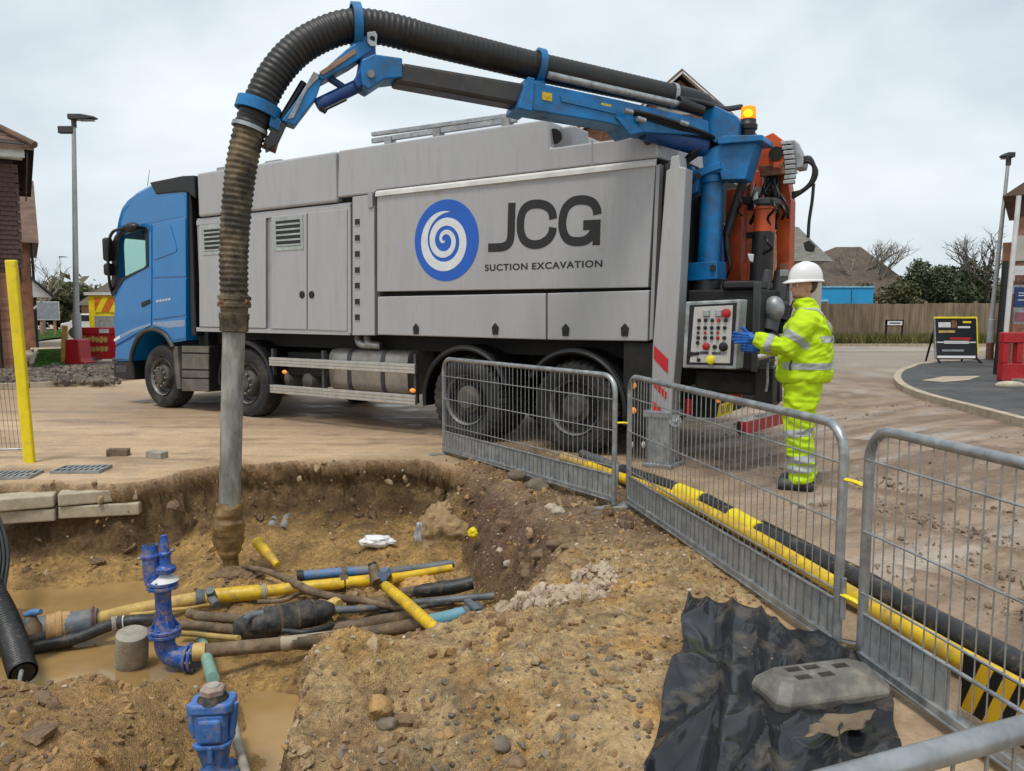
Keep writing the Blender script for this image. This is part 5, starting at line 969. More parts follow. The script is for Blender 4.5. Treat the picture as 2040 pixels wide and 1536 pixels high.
build('rear_handle', MB().tube(catmull([tp(1545, 716, 0.1), tp(1530, 722, 0.1), tp(1529, 760, 0.1), tp(1526, 780, 0.1)], 5), 0.012, 8), M['galv'], truck, 60)
build('rear_brace', MB().bar(tp(1546, 745, 0.4), tp(1548, 800, 0.4), 0.1, 0.08), M['black'], truck)
for v in (768, 818): c = tp(1262, v, 0.0); build('side_marker', MB().ball((c.x, 0.0, c.z), 0.034, 1, .6, 1), M['amber_marker'], truck, 60)
for u, v in ((1258, 886), (1282, 886)): c = tp(u, v, 0.02); build('grease_cap', MB().ball(c, 0.03, 0.7, 0.7, 1.2), M['white_dirty'], truck, 60)
build('rear_panel_frame', MB().box(tp(1240, 780).x, tp(1300, 780).x, 0.02, 0.3, 0.35, 1.2), M['black_matt'], truck)
# ------------------------------------------------------------------ worker in hi-vis clothing at the control panel
WP = Vector((2.475, 6.53, 0.0)); WP.z = gh(WP.x, WP.y)
person = empty('person', WP, 'worker in white helmet and yellow hi-vis suit reaching to the control panel', 'person')
WF = Vector((-0.95, 0.31, 0)).normalized(); WL = Vector((-WF.y, WF.x, 0)); WZ = Vector((0, 0, 1))   # facing, his left, up
def W(f, l, z): return WF * f + WL * l + WZ * z
def limb(mb, pts, n=16):                             # pts: (point, radius f/width, radius 2)
    P = [Vector(p[0]) for p in pts]; rs = [p[1] for p in pts]; return mb.tube(P, rs, n)
def torso_loft(mb, rows, n=28):                      # rows: (centre f, centre l, z, half depth, half width)
    v = []; f = []
    for cf, cl_, z, hd, hw in rows:
        for k in range(n):
            a = 2 * math.pi * k / n; v.append(W(cf + hd * math.copysign(abs(math.cos(a)) ** 0.85, math.cos(a)), cl_ + hw * math.copysign(abs(math.sin(a)) ** 0.85, math.sin(a)), z))
    for i in range(len(rows) - 1):
        for k in range(n): f.append((i * n + k, i * n + (k + 1) % n, (i + 1) * n + (k + 1) % n, (i + 1) * n + k))
    f += [tuple(range(n))[::-1], tuple((len(rows) - 1) * n + k for k in range(n))]; return mb.add(v, f)
def remesh(mb, vox, smooth_it=4, wr=None):
    me = mesh_of(mb, None, None, 0); o = bpy.data.objects.new('tmp', me); col.objects.link(o)
    md = o.modifiers.new('r', 'REMESH'); md.mode = 'VOXEL'; md.voxel_size = vox
    ms = o.modifiers.new('s', 'SMOOTH'); ms.iterations = smooth_it; ms.factor = 0.5
    dg = bpy.context.evaluated_depsgraph_get(); r_ = bpy.data.meshes.new_from_object(o.evaluated_get(dg)); bpy.data.objects.remove(o)
    if wr:
        r_.update(); nr = [Vector(v.normal) for v in r_.vertices]
        for v, n_ in zip(r_.vertices, nr): v.co = v.co + n_ * wr(v.co)
    r_.polygons.foreach_set('use_smooth', [True] * len(r_.polygons)); r_.update(); return r_
SH, EL, WR = W(-0.01, 0.20, 1.435), W(0.14, 0.255, 1.20), W(0.40, 0.18, 1.275)          # left arm, reaching forward
SHr, ELr, WRr = W(-0.01, -0.20, 1.435), W(0.10, -0.25, 1.19), W(0.36, -0.16, 1.19)
HIPl, KNl, ANl_ = W(0.0, 0.10, 0.92), W(0.03, 0.11, 0.50), W(-0.02, 0.12, 0.10)
HIPr, KNr, ANr = W(0.0, -0.10, 0.92), W(0.01, -0.12, 0.50), W(-0.05, -0.13, 0.10)
# body (one continuous surface, mostly under the clothes)
bd = MB(); torso_loft(bd, [(0.0, 0, 0.88, .11, .16), (0.0, 0, 1.1, .10, .15), (0.0, 0, 1.35, .11, .17), (-.01, 0, 1.46, .07, .12), (-.01, 0, 1.52, .055, .06), (0.005, 0, 1.62, .055, .055)])
for a, b, c in ((SH, EL, WR), (SHr, ELr, WRr)): limb(bd, [(a, .055), (b, .045), (c, .032)])
for a, b, c in ((HIPl, KNl, ANl_), (HIPr, KNr, ANr)): limb(bd, [(a, .085), (b, .06), (c, .045)])
hc = W(0.015, 0, 1.715); BF, BL = WF, WL
WF = Vector((-0.985, -0.17, 0)).normalized(); WL = Vector((-WF.y, WF.x, 0))     # the head is turned a little towards the road
def hb(f, l, z, r_, sf=1, sl=1, sz=1): bd.ball(hc + W(f, l, z), r_, 1, 1, 1, 14, 10, Matrix((WF * sf, WL * sl, WZ * sz)).transposed())
hb(-0.01, 0, 0.03, 0.098, 1.0, 0.80, 1.0); hb(0.03, 0, -0.05, 0.075, 0.95, 0.78, 1.1); hb(0.062, 0, -0.095, 0.030, 1, 1.1, 0.9); hb(0.0, 0, -0.07, 0.062, 1.1, 0.9, 1.0)
bd.tube([hc + W(0.088, 0, 0.02), hc + W(0.103, 0, -0.012), hc + W(0.118, 0, -0.030), hc + W(0.092, 0, -0.042)], [0.010, 0.013, 0.016, 0.010], 10)
hb(0.085, 0, 0.03, 0.022, 0.8, 2.0, 0.6); hb(0.085, 0, -0.062, 0.016, 0.9, 1.6, 0.5); hb(0.083, 0, -0.075, 0.015, 0.9, 1.4, 0.5)
for s_ in (-1, 1): hb(-0.005, 0.076 * s_, -0.018, 0.030, 0.75, 0.35, 1.15)
body = link('body', remesh(bd, 0.009, 3), person); body.data.materials.append(M['skin'])
M['stubble'] = mat('reddish_stubble', (0.24, 0.125, 0.075), 0.75, 0, 0.2, 60, 0.3, 150)
hm = MB(); hm.ball(hc + W(-0.035, 0, 0.03), 0.095, 1, 1, 1, 16, 10, Matrix((WF * 0.85, WL * .84, WZ * 1.05)).transposed()); build('hair', hm, M['hair'], person, 60)
build('beard', MB().ball(hc + W(0.045, 0, -0.088), 0.056, 1, 1, 1, 14, 10, Matrix((WF * 0.9, WL * .95, WZ * .55)).transposed()), M['stubble'], person, 60)
for s_ in (-1, 1): build('eye', MB().ball(hc + W(0.083, 0.034 * s_, 0.008), 0.011, 1, 1, 1, 10, 8), M['white'], person, 60); build('pupil', MB().ball(hc + W(0.0915, 0.035 * s_, 0.007), 0.005), M['black'], person, 60)
WF, WL = BF, BL
# jacket
def wrj(p):
    return 0.017 * (0.6 - abs(mnoise.noise(Vector((p.x * 5 + p.z * 4, p.y * 5, p.z * 9)))) * 2) + 0.009 * (0.5 - abs(mnoise.noise(Vector((p.x * 11 - p.z * 9, p.y * 11, p.z * 20 + 5)))) * 2)
jk = MB(); torso_loft(jk, [(-0.01, 0, 0.915, .205, .245), (-0.01, 0, 0.95, .225, .26), (-0.015, 0, 1.06, .215, .258), (-.02, 0, 1.25, .205, .255), (-.025, 0, 1.38, .18, .25), (-.03, 0, 1.46, .125, .19), (-.02, 0, 1.515, .095, .125), (0.0, 0, 1.56, .088, .098), (0.008, 0, 1.612, .090, .096)])
limb(jk, [(SH + W(-.02, -.05, .01), .115), (SH.lerp(EL, .4), .102), (EL, .088), (EL.lerp(WR, .5), .074), (EL.lerp(WR, .85), .062), (WR, .05)], 18)
limb(jk, [(SHr + W(-.02, .05, .01), .115), (SHr.lerp(ELr, .4), .10), (ELr, .085), (ELr.lerp(WRr, .5), .07), (WRr, .05)], 18)
jm = remesh(jk, 0.011, 5, wrj); jacket = link('jacket', jm, person); jm.materials.append(M['hivis'])
tr_ = MB()
limb(tr_, [(HIPl + W(-.01, 0, .04), .140), (HIPl.lerp(KNl, .45), .136), (KNl, .112), (KNl.lerp(ANl_, .5), .104), (ANl_ + W(0, 0, -.03), .098)], 18)
limb(tr_, [(HIPr + W(-.01, 0, .04), .140), (HIPr.lerp(KNr, .45), .136), (KNr, .112), (KNr.lerp(ANr, .5), .104), (ANr + W(0, 0, -.03), .098)], 18)
torso_loft(tr_, [(0, 0, .80, .12, .19), (0, 0, .88, .15, .215), (0, 0, 1.0, .14, .20)])
tm = remesh(tr_, 0.011, 5, lambda p: 0.020 * (0.6 - abs(mnoise.noise(Vector((p.x * 4 + p.z * 5, p.y * 4, p.z * 8 + 3)))) * 2) + 0.011 * (0.5 - abs(mnoise.noise(Vector((p.x * 9 - p.z * 8, p.y * 9, p.z * 18)))) * 2)); trousers = link('trousers', tm, person); tm.materials.append(M['hivis'])
def tape(src, planes, name='reflective_tape', keep=None, parent=None, off=0.0035, m='reflect'):
    bm = bmesh.new(); bm.from_mesh(src)
    if keep: bmesh.ops.delete(bm, geom=[f for f in bm.faces if not keep(f.calc_center_median())], context='FACES')
    for co, no in planes:
        bmesh.ops.bisect_plane(bm, geom=bm.verts[:] + bm.edges[:] + bm.faces[:], plane_co=co, plane_no=no, clear_outer=True)
    bm.normal_update()
    for v in bm.verts: v.co = v.co + v.normal * off
    me = bpy.data.meshes.new(name); bm.to_mesh(me); bm.free(); me.materials.clear(); me.materials.append(M[m]); return link(name, me, parent)
up = WZ
body_core = lambda p: (p.xy - W(-.02, 0, 0).xy).length < 0.30 and not (p - WF * p.dot(WF)).dot(WL) > 0.262
far_arm = lambda p: p.dot(WF) < 0.165
for z in (1.055, 1.275):
    tape(jm, [(Vector((0, 0, z + .027)), up), (Vector((0, 0, z - .027)), -up)], keep=(lambda p: far_arm(p) and (p.z < 1.1 or abs(p.dot(WL)) < 0.235)), parent=jacket)
for s_ in (-1, 1):   # braces over the shoulders
    tape(jm, [(W(0, s_ * 0.105 + .027, 0), WL), (W(0, s_ * 0.105 - .027, 0), -WL), (Vector((0, 0, 1.25)), -up)], keep=lambda p: p.dot(WF) < 0.17 and p.z < 1.53, parent=jacket)
for a, b, t0 in ((SH, EL, 0.66), (EL, WR, 0.50)):
    d = (b - a).normalized(); c = a.lerp(b, t0); tape(jm, [(c + d * .03, d), (c - d * .03, -d)], keep=lambda p, a=a, b=b: (p - a.lerp(b, t0)).length < 0.135 and p.dot(WL) > 0.10 + (0.02 if a is SH else -.06), parent=jacket)
for kn, an, l in ((KNl, ANl_, 1), (KNr, ANr, -1)):
    for t0 in (0.02, 0.58, 0.78):
        d = (an - kn).normalized(); c = kn.lerp(an, t0); tape(tm, [(c + d * .03, d), (c - d * .03, -d)], keep=lambda p, l=l: p.dot(WL) * l > 0, parent=trousers)
build('collar_zip', MB().tube([W(.095, .0, 1.60), W(.12, 0, 1.52), W(.15, 0, 1.44)], 0.006, 6), M['dark_grey'], jacket)
build('side_pocket_zip', MB().tube(catmull([W(.10, .238, 1.10), W(.115, .245, 1.06), W(.11, .246, 1.02)], 4), 0.007, 6), M['black'], jacket)
# helmet
WF = Vector((-0.985, -0.17, 0)).normalized(); WL = Vector((-WF.y, WF.x, 0))
hh = hc + W(-0.012, 0, 0.055); hel = MB(); v = []; f = []; NU, NV = 32, 10
for j in range(NV + 1):
    th = (math.pi / 2) * j / NV
    for k in range(NU):
        a = 2 * math.pi * k / NU; r_ = math.sin(math.pi / 2 - th) ** 0.75; v.append(hh + W(0.145 * r_ * math.cos(a), 0.118 * r_ * math.sin(a), 0.148 * math.sin(th) ** 0.95))
for j in range(NV):
    for k in range(NU): f.append((j * NU + k, j * NU + (k + 1) % NU, (j + 1) * NU + (k + 1) % NU, (j + 1) * NU + k))
hel.add(v, f); v = []; f = []
for j, (g, dz) in enumerate(((1.0, 0.0), (1.0, -.012), (1.0, -.020))):
    for k in range(NU):
        a = 2 * math.pi * k / NU; peak = max(0, math.cos(a)) ** 2; e_ = (0, 0.012 + 0.045 * peak, 0.010 + 0.043 * peak)[j]
        v.append(hh + W((0.146 + e_) * math.cos(a), (0.119 + min(e_, .014)) * math.sin(a), dz - (0.016 * peak if j else 0)))
for j in range(2):
    for k in range(NU): f.append((j * NU + k, j * NU + (k + 1) % NU, (j + 1) * NU + (k + 1) % NU, (j + 1) * NU + k))
hel.add(v, f)
helmet = build('helmet', hel, M['white'], person, 50)
build('helmet_ridge', MB().tube([hh + W(0.13 * math.cos(t), 0, 0.150 * math.sin(t) ** .95) for t in [0.5 + i * 0.17 for i in range(13)]], 0.012, 8, squash=0.5), M['white'], helmet, 60)
build('helmet_band', MB().lathe([(0.110, -.02), (0.112, 0.0)], hh, (0, 0, 1), 24, False), M['black'], helmet, 60)
# gloves
WF, WL = BF, BL
def glove(wr, fwd, thumb_up, side, name):
    fwd = fwd.normalized(); t = (thumb_up - fwd * thumb_up.dot(fwd)).normalized(); s_ = fwd.cross(t) * side; g = MB()
    g.tube([wr - fwd * .04, wr + fwd * .0, wr + fwd * .03], [.040, .036, .038], 14)
    for k in range(4): g.tube([wr + t * (.026 - .018 * k), wr + fwd * .095 + t * (.033 - .022 * k)], [.024, .020], 10)
    for k, L1 in enumerate((.070, .080, .074, .058)):
        b = wr + fwd * .092 + t * (.034 - .0225 * k); q = fwd + t * (.16 - .10 * k)
        g.tube(catmull([b, b + q * L1 * .45 - s_ * .004, b + q * L1 * .75 - s_ * .016, b + q * L1 - s_ * .034], 3), [.0125] * 7 + [.0115, .0110, .0095], 9)
    b = wr + fwd * .035 + t * .030
    g.tube(catmull([b, b + fwd * .025 + t * .030 - s_ * .005, b + fwd * .050 + t * .052 - s_ * .012, b + fwd * .072 + t * .060 - s_ * .02], 3), [.018, .017, .016, .0155, .015, .0145, .014, .013, .012, .010], 9)
    me = remesh(g, 0.0045, 2); me.materials.append(M['glove']); return link(name, me, person)
glove(WR + (WR - EL).normalized() * .015, W(.92, .10, 0.02), W(0, 0, 1), 1, 'glove')
glove(WRr + (WRr - ELr).normalized() * .015, W(.95, .08, .05), W(0, 0.1, 1), -1, 'glove')
# boots
def boot(an, l):
    b = MB(); c = an.copy(); c.z = 0; b.tube([c + W(-.02, 0, .20), c + W(-.015, 0, .10), c + W(0, 0, .055)], [.06, .058, .055], 14)
    b.ball(c + W(.07, 0, .045), .06, 1, 1, 1, 14, 10, Matrix((WF * 2.1, WL * .85, WZ * .85)).transposed()); b.ball(c + W(-.035, 0, .045), .055, 1, 1, 1, 14, 10, Matrix((WF * 1, WL * .85, WZ * .85)).transposed())
    b.ball(c + W(.15, 0, .045), .05, 1, 1, 1, 14, 10, Matrix((WF * 1.1, WL * .98, WZ * .95)).transposed())
    me = remesh(b, .008, 2); me.materials.append(M['boot']); o = link('boot', me, person)
    sp_ = [(c + W(f_, w_, 0)).xy for f_, w_ in ((.205, .015), (.20, .035), (.13, .052), (.02, .042), (-.07, .045), (-.095, .02), (-.095, -.02), (-.07, -.045), (.02, -.042), (.13, -.052), (.20, -.035), (.205, -.015))]
    build('sole', MB().prism([(p[0], p[1]) for p in sp_], lambda x, y, h: (x, y, h), -0.005, .026), M['black'], o, None, .004)
boot(ANl_, 1); boot(ANr, -1)
# ------------------------------------------------------------------ galvanised pedestrian barriers
tube_me = {}
def barrier(p0, p1, label, hgt=1.02, wires=(0.86, 0.60, 0.30), zb=None, feet=True, tr=0.021, kick=True, lean=0.0, kick_len=None):
    p0, p1 = Vector((*p0, 0)), Vector((*p1, 0)); L1 = (p1 - p0).length; rz = math.atan2(p1.y - p0.y, p1.x - p0.x)
    z0 = zb if zb is not None else 0.0; p0.z = z0
    b = empty('pedestrian_barrier', p0, label, 'barrier', rz, 'galvanised barriers round the trench'); b.rotation_euler = (lean, 0, rz)
    rc_ = 0.13; P = [(0, 0, 0.0), (0, 0, hgt - rc_)] + [(rc_ - rc_ * math.cos(R(a)), 0, hgt - rc_ + rc_ * math.sin(R(a))) for a in range(15, 91, 15)]
    P += [(L1 - q[0], q[1], q[2]) for q in P[::-1]]
    build('frame', MB().tube(P, tr, 12), M['galv'], b, 60)
    br_ = build('bottom_rail', MB().box(0.0, L1, -0.022, 0.022, 0.055, 0.085).box(0, L1, -0.030, 0.030, 0.045, 0.056), M['galv'], b, None, 0.004)
    if kick:
        build('kick_panel', MB().box(0.02, kick_len or L1 - .02, -0.004, 0.004, 0.085, 0.245), M['galv_sheet'], b)
        build('kick_rail', MB().cyl((0, -0.006, 0.25), (L1, -0.006, 0.25), 0.008, n=8), M['galv'], b, 60)
    n = int(round(L1 / 0.062)); key = (round(hgt, 3),)
    if key not in tube_me: tube_me[key] = mesh_of(MB().cyl((0, 0, 0.07), (0, 0, hgt - 0.012), 0.0030, n=6), M['galv'], 60, name='vertical_bar')
    for i in range(1, n): link('vertical_bar', tube_me[key], b, (L1 * i / n, -0.0085 + random.uniform(-.001, .001), 0), (random.uniform(-.003, .003), random.uniform(-.006, .006), 0))
    for z in wires: build('horizontal_bar', MB().cyl((0.0, -0.016, z), (L1, -0.016, z), 0.0048, n=8), M['galv'], b, 60)
    if feet:
        for x in (0.0, L1): build('foot_plate', MB().box(x - .035, x + .035, -0.17, 0.17, 0.0, 0.014), M['galv_sheet'], b, None, 0.003)
    build('coupling_pin', MB().cyl((L1 + .035, 0, 0.18), (L1 + .035, 0, 0.36), 0.012, n=8), M['galv'], b, 60)
    return b
barrier((-0.72, 8.09), (0.79, 5.86), 'far galvanised barrier standing in front of the truck rear wheels', wires=(0.84, 0.60, 0.32))
barrier((0.90, 5.84), (1.425, 3.26), 'middle galvanised barrier in front of the worker and the yellow pipe')
barrier((1.47, 3.12), (1.93, 0.50), 'right galvanised barrier with one post in the grey plastic foot block', wires=(0.90, 0.60, 0.34), hgt=1.03, kick_len=0.50)
dz = 0.93 - 1.02
barrier((-0.95, 0.37), (1.56, 1.34), 'nearest galvanised barrier crossing the bottom right corner', wires=(0.955, 0.60, 0.32), zb=dz, tr=0.018)
# yellow ties between the posts
def tie(p, q, label):
    d = (Vector(q) - Vector(p)).normalized(); o = build('cable_tie', MB().tube(catmull([p, (Vector(p) + Vector(q)) / 2 + Vector((0, -.022, .005)), q], 4), 0.014, 8, squash=.6), M['yellow'], None, 60); tag(o, label, 'tie', 'yellow ties joining barrier posts')
tie((1.428, 3.235, 0.79), (1.462, 3.145, 0.785), 'yellow tie joining the middle and right barrier posts')
tie((0.81, 5.84, 0.66), (0.885, 5.84, 0.658), 'small yellow tie joining the far and middle barrier posts')
tie((1.43, 3.23, 0.285), (1.465, 3.14, 0.28), 'low yellow strap round the barrier posts by the plastic foot block')
# ------------------------------------------------------------------ recycled plastic foot block
fb = empty('barrier_foot_block', gz(1634, 1392), 'grey recycled plastic barrier foot block with square holes lying on the black sheet', 'foot block', R(14))
bl = MB(); hw, hd = 0.245, 0.115
def ringp(w, d, z, c=0.035): return [(-w + c, -d, z), (w - c, -d, z), (w, -d + c, z), (w, d - c, z), (w - c, d, z), (-w + c, d, z), (-w, d - c, z), (-w, -d + c, z)]
rows = [ringp(hw, hd, 0.0), ringp(hw + .005, hd + .005, 0.055), ringp(hw, hd, 0.066), ringp(hw - .045, hd - .045, 0.115)]; v = [p for r_ in rows for p in r_]; f = [tuple(range(8))[::-1], tuple(range(24, 32))]
for j in range(3):
    for k in range(8): f.append((j * 8 + k, j * 8 + (k + 1) % 8, (j + 1) * 8 + (k + 1) % 8, (j + 1) * 8 + k))
blk = build('block', bl.add(v, f), M['rubber_block'], fb, None, 0.003)
bpy.context.view_layer.update(); cuts = []
for x, y in ((-.10, .035), (-.02, .035), (-.10, -.03), (-.0, -.03), (.10, .02)):
    cc = build('cutter', MB().box(x - .032, x + .032, y - .018, y + .018, 0.06, 0.2), None); cc.matrix_world = fb.matrix_world.copy(); cuts.append(cc)
bpy.context.view_layer.update(); boolean(blk, cuts)
# ------------------------------------------------------------------ black plastic sheet on the ground
def sheet(name, corners, nu, nv, hfun, m, label, cat, jag=0.03, thick=True):
    a, b, c, d = [Vector(p) for p in corners]; v = []; f = []
    for i in range(nu + 1):
        for j in range(nv + 1):
            s_, t = i / nu, j / nv; e = min(s_, 1 - s_, t, 1 - t); k = jag * max(0, 1 - e * 8)
            p = a.lerp(b, s_).lerp(d.lerp(c, s_), t); q = Vector((mnoise.noise(Vector((s_ * 4, t * 4, 1))), mnoise.noise(Vector((s_ * 4, t * 4, 9))), 0))
            p = p + q * k * 2.2; p.z = hfun(s_, t, p); v.append(p)
    for i in range(nu):
        for j in range(nv): k = i * (nv + 1) + j; f.append((k, k + nv + 1, k + nv + 2, k + 1))
    me = mesh_of(MB().add(v, f), m, 75, name=name, recalc=False); o = link(name, me)
    if thick: md = o.modifiers.new('t', 'SOLIDIFY'); md.thickness = 0.003
    return tag(o, label, cat)
M['tarp'] = mat('black_polythene', (0.016, 0.018, 0.022), 0.17, 0, 0.3, 4, 0.10, 18, dirt=(0.20, 0.16, 0.11), damt=0.24, dscale=4.5)
def tarp_h(s_, t, p):
    g = gh_fast(p.x, p.y); q = Vector((s_ * 2.0 - t * 0.9, t * 1.4 + s_ * 0.7, 0))
    r_ = 1 - abs(mnoise.noise(q * 1.15)) * 2; r2 = 1 - abs(mnoise.noise(q * 2.9 + Vector((4, 2, 0)))) * 2
    r3 = 1 - abs(mnoise.noise(Vector((q.x * 1.5 + q.y * 0.8, q.y * 0.5, 3)))) * 2
    h = 0.048 * max(0, r_) ** 4 + 0.012 * max(0, r2) ** 2 + 0.045 * max(0, r3) ** 6 + 0.010 * mnoise.noise(q * 1.8) + 0.002 * mnoise.noise(q * 9)
    h += 0.085 * math.exp(-((s_ - 0.28) / 0.13) ** 2 - ((t - 0.97) / 0.16) ** 2)
    h += 0.06 * math.exp(-((s_ - 0.02) / 0.12) ** 2) * (0.4 + 0.6 * t)
    flat = math.exp(-((p.x - 1.14) / .28) ** 2 - ((p.y - 2.83) / .16) ** 2); h = h * (1 - 0.95 * flat)
    return g + 0.012 + max(h, 0.0) * (0.4 + 0.6 * min(1, 6 * (1 - s_)))
def gh_fast(x, y): return float(ground_at(np.array([[x]], float), np.array([[y]], float), False)[0][0, 0]) + 0.02
# sampled once on a coarse lattice so that the many lookups stay cheap
_lx, _ly = np.linspace(0.2, 2.6, 50), np.linspace(1.6, 8.5, 120); _LX, _LY = np.meshgrid(_lx, _ly, indexing='ij'); _LZ = ground_at(_LX, _LY, False)[0]
def gh_fast(x, y):
    i = min(max((x - .2) / 2.4 * 49, 0), 48.99); j = min(max((y - 1.6) / 6.9 * 119, 0), 118.99); a, b = int(i), int(j); u, w = i - a, j - b
    return float(_LZ[a, b] * (1 - u) * (1 - w) + _LZ[a + 1, b] * u * (1 - w) + _LZ[a, b + 1] * (1 - u) * w + _LZ[a + 1, b + 1] * u * w) + 0.015
sheet('plastic_sheet', [gz(1282, 1600), gz(1800, 1570), gz(1765, 1318), gz(1372, 1222)], 90, 70, tarp_h, M['tarp'], 'crumpled black polythene sheet under the grey foot block', 'sheet', 0.022)
M['card'] = mat('muddy_board', (0.17, 0.125, 0.075), 0.8, 0, 0.25, 6, 0.3)
sheet('muddy_board', [gz(1600, 1490, .03), gz(1715, 1475, .03), gz(1745, 1435, .03), gz(1640, 1448, .03)], 14, 10, lambda s_, t, p: gh_fast(p.x, p.y) + 0.055 + 0.020 * mnoise.noise(Vector((s_ * 3, t * 3, 0))), M['card'], 'torn brown board lying in front of the grey foot block', 'board', 0.012)
# ------------------------------------------------------------------ pipes lying behind the barriers
def ground_pipe(name, px_, z, r_, m, label, cat='pipe', k=8, n=16, parent=None):
    P = catmull([gz(u, v, z) for u, v in px_], k); o = build(name, MB().tube(P, r_, n), m, parent, 60)
    if not parent: tag(o, label, cat)
    return o
yp = ground_pipe('yellow_pipe', [(1165, 925), (1240, 953), (1330, 985), (1390, 1010), (1500, 1068), (1600, 1127), (1690, 1182), (1860, 1281), (2060, 1392), (2200, 1470)], 0.075, 0.046, M['yellow_pipe'], 'long yellow pipe lying along the ground behind the barriers')
ground_pipe('muddy_end', [(1122, 911), (1140, 917), (1170, 927)], 0.075, 0.050, M['yellow_dull'], '', parent=yp)
bp_ = ground_pipe('black_duct', [(1240, 938), (1330, 970), (1400, 996), (1530, 1068), (1620, 1110), (1700, 1152), (1860, 1238), (2060, 1342), (2200, 1415)], 0.085, 0.060, M['pipe_dark'], 'long black duct with yellow bands lying beside the yellow pipe')
for a, b in (((1352, 978), (1402, 998)), ((1462, 1030), (1512, 1060))): ground_pipe('yellow_band', [a, ((a[0] + b[0]) / 2, (a[1] + b[1]) / 2), b], 0.086, 0.064, M['yellow'], '', parent=bp_)
ground_pipe('blue_hose', [(1160, 904), (1180, 912), (1240, 936), (1300, 955), (1340, 968)], 0.075, 0.045, M['pipe_grey'], 'muddy blue pipe end beyond the far barrier')
ground_pipe('yellow_hose', [(1690, 1130), (1740, 1163), (1800, 1200), (1850, 1228)], 0.03, 0.024, M['yellow'], 'thin yellow hose on the road behind the black duct', 'hose')
ground_pipe('grey_cable', [(1520, 1040), (1600, 1080), (1660, 1110), (1760, 1160), (1900, 1255), (2060, 1340)], 0.02, 0.016, M['pipe_dark'], 'thin dark cable on the mud beyond the black duct', 'cable')
# ------------------------------------------------------------------ hazard board behind the right barrier
hb_ = empty('hazard_board', (1.655, 2.72, 0.03), 'yellow and black striped hazard board low behind the right barrier', 'hazard board', R(-80))
M['hazard'] = mat('hazard_yellow', (0.70, 0.40, 0.01), 0.45, 0, 0.06, 6, 0.02)
build('board', MB().box(0, 0.56, 0.0, 0.02, 0.02, 0.23), M['black'], hb_, None, 0.004)
for k in range(5): build('stripe', MB().prism([(0.01 + .1 * k, 0.025), (0.065 + .1 * k, 0.025), (0.145 + .1 * k, 0.225), (0.09 + .1 * k, 0.225)], SN, -0.003, 0.0005), M['hazard'], hb_)
# ------------------------------------------------------------------ services uncovered in the excavation
def ppipe(name, pts, r_, m, label=None, cat='pipe', parent=None, k=6, n=16, group=None):
    P = catmull([gz(u, v, z) for u, v, z in pts], k) if len(pts) > 2 else [gz(u, v, z) for u, v, z in pts]
    rr = r_ if not isinstance(r_, (list, tuple)) else [np.interp(i / (len(P) - 1), np.linspace(0, 1, len(r_)), r_) for i in range(len(P))]
    o = build(name, MB().tube(P, rr, n), m, parent, 50)
    if not parent: tag(o, label, cat, group)
    return o
def collar(u, v, z, du, dv, r_, w_, m, parent, name='coupling', lab=None):
    c = gz(u, v, z); d = (gz(u + du, v + dv, z) - c).normalized(); o = build(name, MB().lathe([(r_ * .9, -w_), (r_, -w_ * .9), (r_, -w_ * .3), (r_ * 1.08, -w_ * .2), (r_ * 1.08, w_ * .2), (r_, w_ * .3), (r_, w_ * .9), (r_ * .9, w_)], c, d, 20), m, parent, 40)
    if lab: o['label'] = lab
    return o
# gas main, left to right
gm = ppipe('gas_main', [(190, 1236, -.60), (260, 1218, -.60), (330, 1204, -.59), (400, 1191, -.58)], 0.050, M['yellow_dull'], 'long yellow gas main crossing the trench, mud stained on its left half')
ppipe('bright_length', [(408, 1189, -.57), (420, 1188, -.57), (500, 1181, -.56), (515, 1180, -.56), (522, 1179, -.56)], [.036, .054, .056, .056, .044], M['yellow_pipe'], parent=gm)['label'] = 'clean bright yellow length'
ppipe('right_length', [(530, 1178, -.56), (570, 1173, -.56), (640, 1166, -.55), (735, 1156, -.55)], 0.043, M['yellow_pipe'], parent=gm)
collar(400, 1191, -.58, 30, -4, 0.060, 0.035, M['pipe_grey'], gm); collar(526, 1179, -.56, 30, -4, 0.056, 0.018, M['concrete'], gm); collar(685, 1160, -.55, 30, -4, 0.055, 0.03, M['pipe_brown'], gm, 'pipe_clamp')
build('valve_stub', MB().cyl(gz(425, 1196, -.54), gz(418, 1176, -.44), 0.035, 0.03, 14).cyl(gz(420, 1190, -.5), gz(432, 1205, -.52), 0.028), M['pipe_grey'], gm, 50)
gs = ppipe('grey_sleeve_pipe', [(-40, 1272, -.62), (30, 1262, -.62), (110, 1250, -.61), (195, 1237, -.60)], 0.088, M['pipe_grey'], 'thick grey blue pipe with an orange band at the left end of the gas main')
collar(118, 1249, -.61, 40, -7, 0.096, 0.075, mat('orange_mud_band', (0.42, 0.25, 0.10), 0.7, 0, 0.2, 8, 0.2), gs, 'orange_band'); collar(-5, 1268, -.62, 40, -6, 0.10, 0.06, M['pipe_green'], gs, 'end_collar'); collar(186, 1238, -.60, 40, -6, 0.098, 0.010, M['rust'], gs, 'clamp')
ppipe('water_hose', [(60, 1292, -.70), (150, 1272, -.66), (215, 1247, -.60), (262, 1237, -.57), (300, 1236, -.58), (340, 1240, -.62)], 0.040, M['pipe_dark'], 'black hose with a white clip running beside the gas main', 'hose')
wh = bpy.data.objects['water_hose']; collar(228, 1243, -.59, 30, -6, 0.050, 0.020, M['concrete'], wh, 'clip'); collar(246, 1240, -.58, 30, -4, 0.046, 0.006, M['white_dirty'], wh, 'white_ring')
